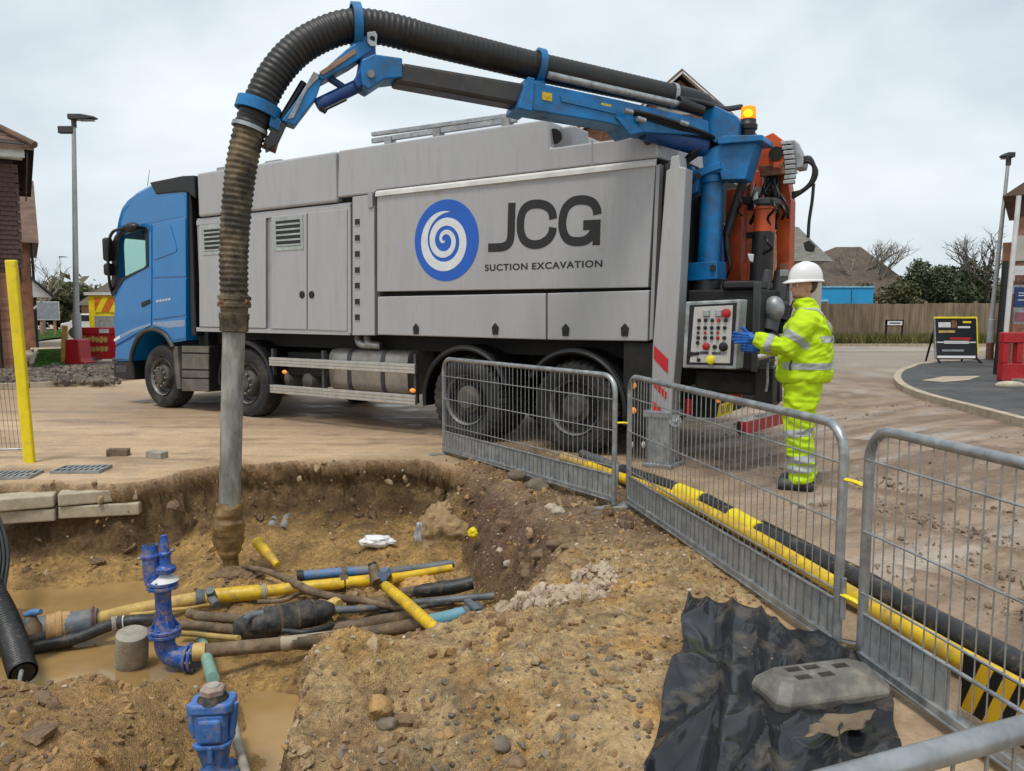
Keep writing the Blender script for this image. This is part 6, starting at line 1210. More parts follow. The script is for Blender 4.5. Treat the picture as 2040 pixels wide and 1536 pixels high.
# blue water pipes
bw = ppipe('blue_water_pipe', [(604, 1147, -.52), (660, 1142, -.52), (738, 1136, -.52)], 0.038, M['pipe_blue'], 'short blue water pipe lying above the yellow main')
collar(598, 1148, -.52, 30, -3, 0.046, 0.025, M['pipe_dark'], bw, 'end_cap'); collar(686, 1140, -.52, 30, -3, 0.045, 0.02, M['pipe_brown'], bw)
bt = ppipe('blue_branch_pipe', [(762, 1142, -.50), (800, 1136, -.50), (850, 1130, -.50), (905, 1122, -.48)], 0.032, M['pipe_grey'], 'grey blue pipe running right from the brass tee')
te = empty('pipe_tee', gz(755, 1148, -.50), 'muddy brass tee fitting joining the blue and yellow pipes', 'fitting')
def tloc(u, v, z): return gz(u, v, z) - te.location
build('tee_body', MB().cyl(tloc(738, 1152, -.52), tloc(785, 1145, -.52), 0.05, n=16).cyl(tloc(752, 1160, -.52), tloc(744, 1130, -.44), 0.04), M['pipe_brown'], te, 50)
build('blue_nut', MB().cyl(tloc(762, 1148, -.47), tloc(770, 1140, -.47), 0.045, n=6), M['pipe_blue'], te)
build('cap', MB().cyl(tloc(744, 1131, -.45), tloc(741, 1122, -.42), 0.034, n=12), M['pipe_dark'], te, 50)
yb = ppipe('yellow_branch', [(778, 1154, -.52), (800, 1149, -.52), (850, 1140, -.51), (900, 1131, -.50)], [0.045, 0.034, 0.030, 0.028], M['yellow_pipe'], 'thin yellow branch pipe running right from the tee')
ppipe('yellow_diagonal_pipe', [(766, 1164, -.46), (772, 1170, -.455), (810, 1202, -.40), (850, 1238, -.34), (874, 1260, -.30)], [0.020, 0.038, 0.038, 0.036, 0.036], M['yellow_pipe'], 'bright yellow pipe slanting across the others to the near bank', k=6)
ppipe('yellow_stub', [(513, 1080, -.50), (530, 1100, -.54), (553, 1126, -.60)], [0.050, 0.046, 0.028], M['yellow_pipe'], 'short yellow stub sticking up from the mud beside the suction tube')
ppipe('brown_root', [(486, 1128, -.58), (530, 1138, -.56), (575, 1155, -.52), (620, 1178, -.48), (670, 1190, -.48), (720, 1196, -.50), (790, 1212, -.55), (830, 1222, -.60)], [0.020, 0.024, 0.030, 0.030, 0.027, 0.025, 0.022, 0.012], M['pipe_brown'], 'long muddy brown cable bending from the suction tube to the right', 'cable')
ppipe('brown_cable', [(690, 1200, -.52), (740, 1195, -.52), (790, 1202, -.54), (840, 1214, -.58)], 0.022, M['pipe_brown'], 'forked brown cable right of the taped joint', 'cable')
ppipe('thin_grey_cable', [(655, 1215, -.52), (720, 1213, -.54), (800, 1203, -.55), (880, 1196, -.55), (985, 1187, -.52)], [0.026, 0.024, 0.026, 0.026, 0.024], M['pipe_grey'], 'grey cable passing under the slanting yellow pipe to the right bank', 'cable')
dk = ppipe('black_pipe_length', [(826, 1178, -.52), (850, 1176, -.51), (900, 1170, -.50), (942, 1160, -.47)], [0.036, 0.050, 0.053, 0.050], M['pipe_dark'], 'thick black pipe length lying on clay right of the tee')
ppipe('buried_end', [(800, 1180, -.54), (830, 1178, -.52)], [0.034, 0.04], M['pipe_brown'], parent=dk)
_mc = random.Random(14)
for k, (a, b, lab) in enumerate((((520, 1196), (690, 1172), 'thin muddy cable just below the bright yellow length'), ((560, 1262), (800, 1228), 'thin muddy cable behind the long muddy pipe'), ((300, 1262), (470, 1272), 'muddy cable in front of the joint tails'), ((620, 1222), (830, 1186), 'muddy cable passing right of the taped joint'), ((700, 1240), (900, 1206), 'muddy cable leading to the pale blue end'), ((250, 1226), (420, 1206), 'muddy cable along the back of the gas main'))):
    pts_ = [(a[0] + (b[0] - a[0]) * t + _mc.uniform(-6, 6), a[1] + (b[1] - a[1]) * t + _mc.uniform(-7, 7), -.58 + .04 * math.sin(t * 5 + k)) for t in (0, .25, .5, .75, 1)]
    ppipe('muddy_cable', pts_, _mc.uniform(.012, .022), M[('pipe_brown', 'pipe_dark', 'yellow_dull')[k % 3]], lab, 'cable', group='muddy cables across the trench')
# taped cable joint
tj = ppipe('taped_cable_joint', [(466, 1257, -.56), (482, 1252, -.55), (520, 1243, -.53), (560, 1234, -.52), (610, 1224, -.52), (645, 1217, -.52), (664, 1213, -.52)], [0.045, 0.075, 0.098, 0.100, 0.095, 0.075, 0.040], M['tape'], 'fat black taped cable joint lying in the middle of the trench', 'cable joint', n=22, k=10)
for u, v in ((556, 1235), (590, 1228), (622, 1221)): collar(u, v, -.52, 30, -6, 0.101 - (u - 556) * .00018, 0.010, M['pipe_brown'], tj, 'band')
ppipe('joint_tail', [(350, 1244, -.60), (400, 1247, -.60), (440, 1252, -.58), (472, 1256, -.56)], 0.032, M['pipe_brown'], parent=tj); ppipe('joint_tail', [(378, 1222, -.58), (400, 1228, -.56), (440, 1230, -.54), (490, 1235, -.52)], 0.034, M['pipe_brown'], parent=tj)
ppipe('joint_tail', [(488, 1237, -.46), (500, 1226, -.45), (525, 1222, -.45)], 0.024, M['pipe_grey'], parent=tj); ppipe('joint_tail', [(652, 1206, -.50), (668, 1200, -.49), (676, 1203, -.49)], [.03, .036, .03], M['yellow_dull'], parent=tj)
# long water pipe from the valve
lp = ppipe('long_water_pipe', [(388, 1299, -.54), (470, 1291, -.54), (560, 1283, -.54), (660, 1272, -.53), (760, 1257, -.52), (850, 1240, -.50)], 0.043, M['pipe_brown'], 'long muddy pipe from the blue valve to a pale blue end')
ppipe('pale_length', [(560, 1283, -.54), (620, 1276, -.535), (700, 1266, -.53)], 0.0445, mat('pale_mud_pipe', (0.34, 0.28, 0.20), 0.7, 0, 0.2, 7, 0.3), parent=lp); ppipe('blue_length', [(848, 1240, -.50), (885, 1232, -.50), (926, 1222, -.49)], 0.047, M['pipe_ltblue'], parent=lp)
ppipe('grey_end', [(924, 1223, -.49), (945, 1216, -.48), (955, 1213, -.48)], 0.05, M['pipe_grey'], parent=lp)
build('elbow_lug', MB().bar(gz(930, 1196, -.42), gz(952, 1216, -.44), 0.05, 0.03), M['pipe_grey'], lp, None, 0.006)
ppipe('cream_collar', [(386, 1299, -.54), (400, 1298, -.54), (410, 1297, -.54)], 0.053, M['yellow_dull'], parent=lp)
ppipe('lower_pipe', [(560, 1268, -.64), (640, 1258, -.62), (760, 1236, -.60), (830, 1225, -.58)], 0.040, M['pipe_brown'], 'brown pipe half hidden behind the long muddy pipe')
# blue gate valve with air valve head
VX = gz(328, 1262, -.50)
v1 = empty('gate_valve', VX, 'tall bright blue twin headed valve standing on a flanged elbow', 'valve')
def flange(mb, c, ax, r_, t, bolts=8):
    c = Vector(c); ax = Vector(ax).normalized(); mb.lathe([(r_ * .96, -t / 2), (r_, -t / 2 + .004), (r_, t / 2 - .004), (r_ * .96, t / 2)], c, ax, 26); return mb
def bolts_(c, ax, r_, t, n, parent, m):
    c = Vector(c); ax = Vector(ax).normalized(); a = Vector((0, 0, 1)) if abs(ax.z) < .9 else Vector((1, 0, 0)); u = ax.cross(a).normalized(); w = ax.cross(u); mb = MB()
    for k in range(n): q = c + (u * math.cos(2 * math.pi * k / n) + w * math.sin(2 * math.pi * k / n)) * r_; mb.cyl(q - ax * t, q + ax * t, 0.010, n=6)
    o = build('bolts', mb, m, parent); o['kind'] = 'stuff'; return o
BI = M['blue_iron']
base_fl = build('base_flange', flange(flange(MB(), (0, 0, 0.0), (0, 0, 1), 0.098, 0.022), (0, 0, 0.026), (0, 0, 1), 0.098, 0.022), BI, v1, 40); bolts_((0, 0, 0.013), (0, 0, 1), 0.08, 0.034, 8, v1, BI)
build('elbow', MB().tube(catmull([(0, 0, -.01), (0.0, 0, -.08), (0.035, -.005, -.135), (0.10, -.01, -.15), (0.15, -.015, -.15)], 6), [0.062] * 12 + [0.066] * 13, 20), BI, v1, 60)
ef = Vector((0.155, -.015, -.15)); build('elbow_flange', flange(flange(MB(), ef, (1, -.1, 0), 0.090, 0.020), ef + Vector((0.03, -.003, 0)), (1, -.1, 0), 0.090, 0.020), M['blue_iron'], v1, 40); bolts_(ef + Vector((.015, 0, 0)), (1, -.1, 0), 0.074, 0.03, 8, v1, M['galv'])
build('riser', MB().lathe([(0.066, 0.037), (0.060, 0.06), (0.052, 0.09), (0.048, 0.12), (0.048, 0.26), (0.056, 0.29)], (0, 0, 0), (0, 0, 1), 24), BI, v1, 50)
for a in (0.6, 2.2, 3.8, 5.4): build('riser_rib', MB().prism([(0.045, 0.036), (0.085, 0.036), (0.047, 0.13)], lambda q, z, h, a=a: (q * math.cos(a) - h * math.sin(a), q * math.sin(a) + h * math.cos(a), z), -.006, .006), BI, v1)
build('upper_flange', flange(flange(MB(), (0, 0, .305), (0, 0, 1), 0.092, 0.022), (0, 0, .332), (0, 0, 1), 0.092, 0.022), BI, v1, 40); bolts_((0, 0, .318), (0, 0, 1), 0.076, 0.032, 8, v1, BI)
build('dome', MB().lathe([(0.085, .343), (0.07, .358), (0.045, .37), (0.035, .385), (0.032, .40)], (0.015, 0, 0), (0, 0, 1), 22), M['white_dirty'], v1, 50)['label'] = 'pale scuffed dome above the flange'
hd = build('spindle_head', MB().lathe([(0.030, .385), (0.058, .395), (0.062, .405), (0.062, .425), (0.045, .435), (0.034, .45), (0.034, .50), (0.040, .505), (0.040, .52), (0.028, .53), (0.027, .585), (0.020, .60), (0.018, .63), (0.0, .635)], (0.022, 0, 0), (0, 0, 1), 20), BI, v1, 40)
build('outlet_head', MB().tube([(-.05, -.01, .33), (-.058, -.01, .42), (-.062, -.01, .50), (-.063, -.01, .57)], [.052, .050, .050, .044], 20).lathe([(0.052, 0), (0.056, 0.008), (0.056, 0.022), (0.05, 0.03)], (-.061, -.01, .49), (0, 0, 1), 20).tube([(-.05, 0, .36), (0.0, 0, .35)], .035, 12), BI, v1, 50)
build('outlet_bore', MB().cyl((-.063, -.01, .568), (-.063, -.01, .5715), 0.036, n=18), M['black'], v1)
build('side_lug', MB().tube([(-.10, -.02, .50), (-.13, -.02, .485)], .012, 8).tube([(.06, 0, .53), (.085, 0, .54)], .010, 8).tube([(-.10, 0, .45), (-.12, 0, .44)], .014, 8), M['galv'], v1, 50)['kind'] = 'stuff'
# second valve in front
VB = gz(430, 1536, -.66); v2 = empty('air_valve', VB, 'squat faded blue valve with a hexagon top at the bottom of the frame', 'valve', R(6))
BJ = mat('faded_blue_paint', (0.05, 0.17, 0.48), 0.45, 0, 0.15, 12, 0.25, 50, dirt=(0.30, 0.23, 0.15), damt=0.45, dscale=20)
build('base_flange', flange(MB(), (0, 0, -.02), (0, 0, 1), 0.125, 0.03), M['pipe_dark'], v2, 40); build('base_plate', MB().lathe([(0.115, -.005), (0.11, 0.006), (0.075, .012), (0.06, .03), (0.06, .06)], (0, 0, 0), (0, 0, 1), 26), BJ, v2, 40); bolts_((0, 0, .0), (0, 0, 1), .10, .02, 4, v2, M['concrete'])
def rbox(w0, d0, z0, w1, d1, z1, c=.3):
    def r4(w, d, z): k = c * min(w, d); return [(-w + k, -d, z), (w - k, -d, z), (w, -d + k, z), (w, d - k, z), (w - k, d, z), (-w + k, d, z), (-w, d - k, z), (-w, -d + k, z)]
    v = r4(w0, d0, z0) + r4(w1, d1, z1); return MB().add(v, [tuple(range(8))[::-1], tuple(range(8, 16))] + [(k, (k + 1) % 8, 8 + (k + 1) % 8, 8 + k) for k in range(8)])
build('lower_body', rbox(.052, .05, .04, .076, .07, .15), BJ, v2, None, .008); build('rim', rbox(.085, .078, .148, .085, .078, .166), BJ, v2, None, .004)
build('middle_body', rbox(.072, .066, .166, .080, .07, .31), BJ, v2, None, .010); build('front_cover', MB().box(-.052, .052, -.083, -.06, .18, .29), BJ, v2, None, .012); build('drip_lug', MB().box(-.012, .012, -.086, -.07, .085, .165), BJ, v2, None, .006)
build('shoulder', rbox(.098, .075, .31, .10, .072, .36), BJ, v2, None, .012)
for s_ in (-1, 1): build('side_arm', MB().tube([(s_ * .098, -.01, .34), (s_ * .092, -.02, .24), (s_ * .082, -.02, .18)], [.022, .018, .012], 10), BJ, v2, 50)
build('neck', MB().lathe([(0.075, .355), (0.062, .375), (0.058, .385)], (0, 0, 0), (0, 0, 1), 20), M['pipe_dark'], v2, 40); build('hexagon_top', MB().lathe([(0.058, .385), (0.060, .39), (0.060, .412), (0.05, .42)], (0, 0, 0), (0, 0, 1), 6), mat('rusty_pink_nut', (0.34, 0.25, 0.21), 0.7, 0.1, 0.2, 15, 0.3), v2)
build('nut_cap', MB().lathe([(0.034, .42), (0.030, .428), (0, .43)], (0, 0, 0), (0, 0, 1), 18), M['concrete'], v2, 40)
ppipe('green_pipe', [(398, 1262, -.70), (404, 1282, -.66), (416, 1325, -.52), (424, 1352, -.42)], 0.034, M['pipe_green'], 'sea green pipe running under the long muddy pipe towards the near valve')
ppipe('timber_edge', [(466, 1440, -.62), (476, 1490, -.62), (496, 1560, -.62)], 0.022, M['concrete'], 'pale rod lying beside the near valve', 'rod')
# concrete post in the water
cpo = MB().tube([gz(262, 1335, -.80), gz(262, 1320, -.72), gz(263, 1290, -.60) , gz(263, 1262, -.50)], [.098, .098, .096, .092], 24)
tag(build('concrete_post', cpo, M['concrete'], None, 40), 'stubby round concrete post standing in the muddy water', 'post')
# corrugated black hose hanging in from the left
pts_ = [gz(-60, 1100, -.20), gz(-25, 1165, -.30), gz(2, 1215, -.42), gz(22, 1265, -.52), gz(36, 1310, -.58), gz(47, 1342, -.62)]
P = resample(catmull(pts_, 20), 0.008)
hz_ = build('corrugated_drain_hose', MB().tube(P, [0.075 + 0.006 * (i % 3 == 0) for i in range(len(P))], 20, False), mat('speckled_black_hose', (0.02, 0.02, 0.02), 0.45, 0, 0.3, 30, 0.2, dirt=(0.4, 0.36, 0.3), damt=0.12, dscale=28), None, 70)
tag(hz_, 'black corrugated drain hose hanging over the left side of the trench', 'hose')
build('hose_mouth', MB().tube([P[-1], P[-3]], [0.062, 0.06], 20), M['black'], hz_, 60)
ppipe('grey_rope', [(43, 1335, -.60), (38, 1360, -.60), (26, 1388, -.58)], 0.012, M['galv_sheet'], parent=hz_)
for k, (a, b) in enumerate(((0, 0), (-8, 6), (-16, 3))): ppipe('black_cable', [(-14 + a, 1000, -.02), (8 + a, 1060, -.18), (16 + a, 1110, -.3), (10 + a, 1160, -.42), (2 + a, 1205 + b, -.46)], 0.013, M['black'], ['outermost of the three black cables hanging at the left edge', 'middle of the three black cables hanging at the left edge', 'innermost of the three black cables hanging at the left edge'][k], 'cable')
# small blue tap
tpv = empty('blue_tap', gz(66, 1246, -.50), 'small muddy blue tap handle by the grey pipe at the left', 'tap'); build('tap_body', MB().lathe([(0.055, -.04), (0.05, 0), (0.03, .03), (0.02, .06)], (0, 0, 0), (0.1, 0, 1), 14), M['pipe_brown'], tpv, 50); build('handle', MB().tube([(-.05, 0, .07), (0, 0, .085), (.06, -.01, .095)], [.016, .024, .018], 10), M['pipe_blue'], tpv, 50)
# duct ends in the far wall
for k, u in enumerate((537, 562)):
    c = gy(u, 1056, 7.16); d = Vector((0.12, -1, -.12)).normalized(); dv = empty('duct_end', c, ('left' if k == 0 else 'right') + ' of the two grey duct ends poking from the far trench wall', 'duct')
    build('duct_wall', MB().lathe([(0.040, -.5), (0.040, 0.0), (0.033, 0.0), (0.033, -.5)], (0, 0, 0), d, 20, False), M['galv_sheet'], dv, 40); build('duct_bore', MB().lathe([(0.033, -.08), (0.0, -.08)], (0, 0, 0), d, 20, False), M['black'], dv)
# rags and bags
def rag(name, u, v, z, sx, sy, sz, m, label, seed):
    bm = bmesh.new(); bmesh.ops.create_icosphere(bm, subdivisions=4, radius=1)
    for q in bm.verts: k = 1 + 0.35 * mnoise.noise(q.co * 1.6 + Vector((seed, 0, 0))) + 0.22 * (1 - 2 * abs(mnoise.noise(q.co * 3 + Vector((seed, 4, 0))))); q.co = Vector((q.co.x * sx, q.co.y * sy, q.co.z * sz)) * k
    me = bpy.data.meshes.new(name); bm.to_mesh(me); bm.free(); me.polygons.foreach_set('use_smooth', [True] * len(me.polygons)); me.materials.append(m); p = gz(u, v, z); p.z = max(p.z, gh(p.x, p.y) + sz * .3); tag(link(name, me, None, p), label, 'rag')
rag('white_rag', 752, 1078, -.54, .13, .07, .05, M['white'], 'crumpled white plastic rag on the trench floor', 2); rag('grey_bag', 838, 1075, -.50, .045, .05, .10, mat('clear_polythene', (0.36, 0.36, 0.36), 0.25, 0, 0.3, 8, 0.1), 'grey polythene bag beside the slumped clay', 5)
rag('yellow_rag', 942, 1062, -.30, .035, .03, .04, M['yellow'], 'small yellow scrap in the slumped clay', 7)
M['clay_lump'] = mat('brown_tan_clay', (0.36, 0.245, 0.12), 0.8, 0, 0.3, 7, 1.0, 40, c2=(0.17, 0.105, 0.05))
def clay_mass(name, p, sx, sy, sz, m, label, seed, rz_=0):
    bm = bmesh.new(); bmesh.ops.create_icosphere(bm, subdivisions=5, radius=1); o_ = Vector((seed * 2.3, seed, 0))
    for q in bm.verts:
        c = q.co.copy(); k = 1 + 0.30 * mnoise.noise(c * 1.3 + o_) + 0.16 * (0.4 - abs(mnoise.noise(c * 3.1 + o_)) * 2) + 0.07 * mnoise.noise(c * 7 + o_) + 0.04 * (0.4 - abs(mnoise.noise(c * 15 + o_)) * 2); q.co = Vector((c.x * sx, c.y * sy, c.z * sz)) * k
    me = bpy.data.meshes.new(name); bm.to_mesh(me); bm.free(); me.polygons.foreach_set('use_smooth', [True] * len(me.polygons)); me.materials.append(m); tag(link(name, me, None, p, (0, 0, rz_)), label, 'clay')
clay_mass('clay_lump', gy(893, 1050, 6.68) - Vector((0, 0, .10)), .28, .22, .30, M['clay_lump'], 'big slumped tan clay lump at the right end of the far trench wall', 3)
p_ = gz(600, 1275, -.64); clay_mass('clay_lump', p_, .20, .10, .06, M['clay_dark'], 'dark clay lump under the long muddy pipe', 9, .1)
p_ = gz(830, 1165, -.60); clay_mass('clay_lump', p_, .16, .12, .08, M['clay_bright'], 'orange clay lump under the thick black pipe length', 12, .1)
p_ = gz(470, 1150, -.66); clay_mass('clay_lump', p_, .22, .14, .08, M['clay_dark'], 'wet brown clay heap below the suction tube mouth', 15, .1)
# ------------------------------------------------------------------ kerb stones in the left wall, bricks, gully grates
def stone_block(name, u0, v0, u1, v1, zt, h, d, m, label, cat, group, jit=0):
    a, b = gz(u0, v0, zt), gz(u1, v1, zt); L1 = (b - a).length; o = empty(name, a, label, cat, math.atan2(b.y - a.y, b.x - a.x), group); return o, L1
kb = [((-70, 1000), (108, 986), -.05, 'top left kerb stone set in the trench wall'), ((113, 985), (275, 972), -.045, 'top right kerb stone set in the trench wall'), ((-70, 1024), (110, 1012), -.165, 'lower left kerb stone under the top left one'), ((114, 1010), (278, 1000), -.16, 'lower right kerb stone under the top right one')]
for (a, b, zt, lab) in kb:
    p, q = gz(*a, zt), gz(*b, zt); d = (q - p); L1 = d.length; me = mesh_of(MB().box(0.004, L1 - .004, 0.0, 0.26, -.108, 0.0), M['kerb'], None, 0.014, 3, 'kerb_stone'); o = link('kerb_stone', me, None, p, (random.uniform(-.03, .03), random.uniform(-.015, .015), math.atan2(d.y, d.x))); tag(o, lab, 'kerb stone', 'kerb stones in the trench wall')
for (u, v, rz_, w_, lab, m) in ((236, 908, .15, .21, 'rough brown brick lying on the mud left of the other brick', 'pipe_brown'), (313, 912, -.35, .20, 'squared beige brick lying on the mud nearer the suction tube', 'concrete')):
    p = gz(u, v); o = link('loose_brick', mesh_of(MB().box(-w_ / 2, w_ / 2, -.055, .055, -.005, .072), M[m], None, .01, 2, 'loose_brick'), None, p, (0, .03, rz_)); p.z = gh(p.x, p.y); o.location = p; tag(o, lab, 'brick')
def grate(u, v, rz_, lab):
    p = gz(u, v); p.z = gh(p.x, p.y) + .008; g = empty('gully_grate', p, lab, 'grate', rz_, 'gully grates'); w, d = .20, .13
    build('pit_below', MB().box(-w, w, -d, d, -.006, .002), M['black'], g); build('grate_frame', MB().box(-w - .02, w + .02, -d - .02, -d, -.01, .022).box(-w - .02, w + .02, d, d + .02, -.01, .022).box(-w - .02, -w, -d, d, -.01, .022).box(w, w + .02, -d, d, -.01, .022), M['galv_sheet'], g)
    for k in range(1, 8): x = -w + 2 * w * k / 8; build('grate_bar', MB().box(x - .010, x + .010, -d, d, 0.0, .020), M['galv_sheet'], g)
    build('cross_bar', MB().box(-w, w, -.012, .012, 0.0, .019), M['galv_sheet'], g)
grate(163, 938, .10, 'cast gully grate, the one nearer the bricks'); grate(22, 950, .16, 'cast gully grate, the one at the left edge of the picture')
M['torn'] = mat('torn_brown_sheet', (0.20, 0.14, 0.075), 0.7, 0, 0.25, 7, 0.4)
# ------------------------------------------------------------------ leaning yellow post with a wire fence panel
p0, p1 = gz(60, 922), gy(22, 518, 7.55)
yp_ = build('yellow_post', MB().bar(p0 - Vector((0, 0, .1)), p1, .105, .05, (0, 1, 0)), M['yellow'], None, None, .012); tag(yp_, 'tall leaning yellow post at the left edge', 'post')
wf = empty('wire_fence_panel', gz(-160, 905), 'thin wire fence panel to the left of the yellow post', 'fence panel', math.atan2(gz(48, 900).y - gz(-160, 905).y, gz(48, 900).x - gz(-160, 905).x)); L1 = (gz(48, 900) - gz(-160, 905)).length
build('bottom_rail', MB().cyl((0, 0, .03), (L1, 0, .03), .012, n=8), M['galv'], wf, 60); build('top_rail', MB().cyl((0, 0, 1.98), (L1 - .18, 0, 1.98), .014, n=8), M['white_dirty'], wf, 60)
wmm = mesh_of(MB().cyl((0, 0, .03), (0, 0, 1.98), .0022, n=5), M['rust'], 60, name='wire')
for k in range(1, 24): link('wire', wmm, wf, (L1 * k / 24, 0, 0), (0, -.05, 0))
for z in (.35, .68): build('wire_row', MB().cyl((0, 0, z), (L1, 0, z), .0025, n=5), M['rust'], wf, 60)
# ------------------------------------------------------------------ roads, verges and kerbs beyond
def flat(name, pts, z, m, h=0.0):
    mb = MB(); n = len(pts); v = [(x, y, z) for x, y in pts]
    if h: mb.prism(pts, lambda a, b, q: (a, b, q), z - h, z)
    else: mb.add(v, [tuple(range(n))])
    return structure(build(name, mb, m))
def kerb_run(name, pts, label_, h=0.12, w=0.14, m='kerb', seg=0.9, closed=False):
    pts = [Vector((x, y, 0)) for x, y in pts]; root = link(name, None); structure(root); P = resample(catmull(pts, 10), 0.05); k = int(seg / 0.05)
    for i in range(0, len(P) - 1, k):
        Q = P[i:i + k + 1]
        if len(Q) < 2: continue
        Q = [Q[0].lerp(Q[1], .12)] + Q[1:-1] + [Q[-1].lerp(Q[-2], .12)]; v = []; f = []
        for j, q in enumerate(Q):
            d = (Q[min(j + 1, len(Q) - 1)] - Q[max(j - 1, 0)]).normalized(); s_ = Vector((-d.y, d.x, 0)) * w / 2
            v += [q - s_ - Vector((0, 0, .05)), q - s_ + Vector((0, 0, h)), q + s_ + Vector((0, 0, h)), q + s_ - Vector((0, 0, .05))]
        for j in range(len(Q) - 1):
            for e in range(4): f.append((j * 4 + e, j * 4 + (e + 1) % 4, (j + 1) * 4 + (e + 1) % 4, (j + 1) * 4 + e))
        f += [(0, 1, 2, 3), (len(v) - 1, len(v) - 2, len(v) - 3, len(v) - 4)]; build('kerb_stone', MB().add(v, f), M[m], root)
    return root
# right: footway island with kerb
isl = [gz(u, v, .12).xy for u, v in ((2120, 848), (2040, 832), (1960, 812), (1890, 795), (1835, 780), (1800, 765), (1788, 751), (1795, 738), (1815, 730), (1850, 722))]
kerb_run('kerb', [tuple(p) for p in isl] + [tuple(gz(2000, 712, .12).xy)], 'kerb')
flat('footway', [tuple(p) for p in isl] + [tuple(gz(2000, 712, .12).xy), (32, 25), (32, 9)], 0.108, M['tarmac'], 0.2)
M['pale_slab'] = mat('pale_concrete_patch', (0.40, 0.33, 0.23), 0.8, 0, 0.15, 3, 0.2)
flat('pale_patch', [tuple(gz(u, v, .12).xy) for u, v in ((1835, 757), (1880, 749), (1955, 748), (1930, 756), (1880, 760))], 0.113, M['pale_slab'])
# road crossing behind, with its far kerb and verge
flat('road', [(9, 29.5), (90, 29.5), (90, 34.2), (9, 34.2)], 0.012, mat('pale_dusty_road', (0.34, 0.30, 0.25), 0.75, 0, 0.15, 0.7, 0.2))
kerb_run('kerb', [(6, 34.3), (20, 34.3), (40, 34.3), (60, 34.3)], 'kerb', 0.12, 0.25, seg=2.0)
M['verge'] = mat('rough_verge', (0.10, 0.115, 0.035), 0.95, 0, 0.4, 1.2, 1.0, 8, c2=(0.13, 0.09, 0.04))
flat('verge', [(6, 34.4), (90, 34.4), (90, 60), (6, 60)], 0.10, M['verge'])
# left: kerb, rough strip, lawn, path
kl = [gz(u, v).xy for u, v in ((-260, 781), (-80, 778), (0, 775), (120, 770), (200, 764), (250, 758), (300, 752))]
kerb_run('kerb', [tuple(p) for p in kl], 'kerb', 0.11, 0.16)
M['dark_soil'] = mat('dark_verge_soil', (0.11, 0.09, 0.07), 0.95, 0, 0.35, 2, 1.0, 12)
flat('soil_strip', [tuple(p) for p in kl] + [(-6.5, 22.5), (-24, 22.5)], 0.085, M['dark_soil'], 0.1)
rs_ = random.Random(9); sp_ = []
for k in range(900):
    u, v = rs_.uniform(-20, 240), rs_.uniform(730, 762); p = gz(u, v, .1); sp_.append((p.x, p.y, .10, rs_.uniform(.03, .11) * rs_.random() + .02))
rocks('verge_clods', sp_, mat('grey_brown_clod', (0.16, 0.13, 0.10), 0.95, 0, 0.35, 2, 0.6, 20), 'dark soil clods heaped along the left verge', 'clods', 12)
flat('lawn', [tuple(gz(u, v, .1).xy) for u, v in ((68, 731), (128, 728), (133, 698), (78, 700))], 0.105, M['grass'])
flat('lawn', [tuple(gz(u, v, .1).xy) for u, v in ((64, 678), (135, 670), (135, 655), (68, 657))], 0.105, M['grass'])
flat('path', [tuple(gz(u, v, .1).xy) for u, v in ((60, 697), (136, 694), (140, 680), (62, 684))], 0.109, M['pale_slab'])
kerb_run('edging', [tuple(gz(u, v, .1).xy) for u, v in ((62, 729), (72, 698))], 'e', .16, .1)
# grass blades on the lawns and verge
def tufts(name, quads_, n, hmin, hmax, m, label, seed, zb=.1):
    rn = np.random.default_rng(seed); V = []; F = []
    for q in quads_:
        a, b, c, d = [np.array(p) for p in q]
        for _ in range(n):
            s_, t = rn.random(2); p = (a * (1 - s_) + b * s_) * (1 - t) + (d * (1 - s_) + c * s_) * t; h = rn.uniform(hmin, hmax); an = rn.random() * 6.28; w = .012 + h * .04; k = len(V); lx, ly = rn.normal(0, h * .35, 2)
            V += [(p[0] - w * math.cos(an), p[1] - w * math.sin(an), zb), (p[0] + w * math.cos(an), p[1] + w * math.sin(an), zb), (p[0] + lx, p[1] + ly, zb + h)]; F.append((k, k + 1, k + 2))
    me = bpy.data.meshes.new(name); me.from_pydata(V, [], F); me.materials.append(m); tag(link(name, me), label, 'grass', kind='stuff')
L1q = [tuple(gz(u, v, .1).xy) for u, v in ((68, 731), (128, 728), (133, 698), (78, 700))]; L2q = [tuple(gz(u, v, .1).xy) for u, v in ((64, 678), (135, 670), (135, 655), (68, 657))]
tufts('lawn_grass', [L1q, L2q], 6000, .03, .09, M['grass'], 'short green grass on the front lawns', 1)
M['dry_grass'] = mat('dry_grass', (0.19, 0.16, 0.05), 0.9, 0, 0.4, 0.6, 0, c2=(0.08, 0.10, 0.025))
tufts('verge_grass', [[(8, 34.8), (40, 34.8), (40, 37.2), (8, 37.2)]], 26000, .1, .55, M['dry_grass'], 'rough grass on the verge below the wooden fence', 2)
# ------------------------------------------------------------------ houses
def tile_set(parent, name, me, spots):
    for loc, rot in spots: link(name, me, parent, loc, rot)
HOY = 19.2
hx = gy(42, 600, HOY).x
house = empty('brick_house', (hx, HOY, 0), 'brick house with dark hanging tiles on its upper floor at the left edge', 'house', R(32.3))
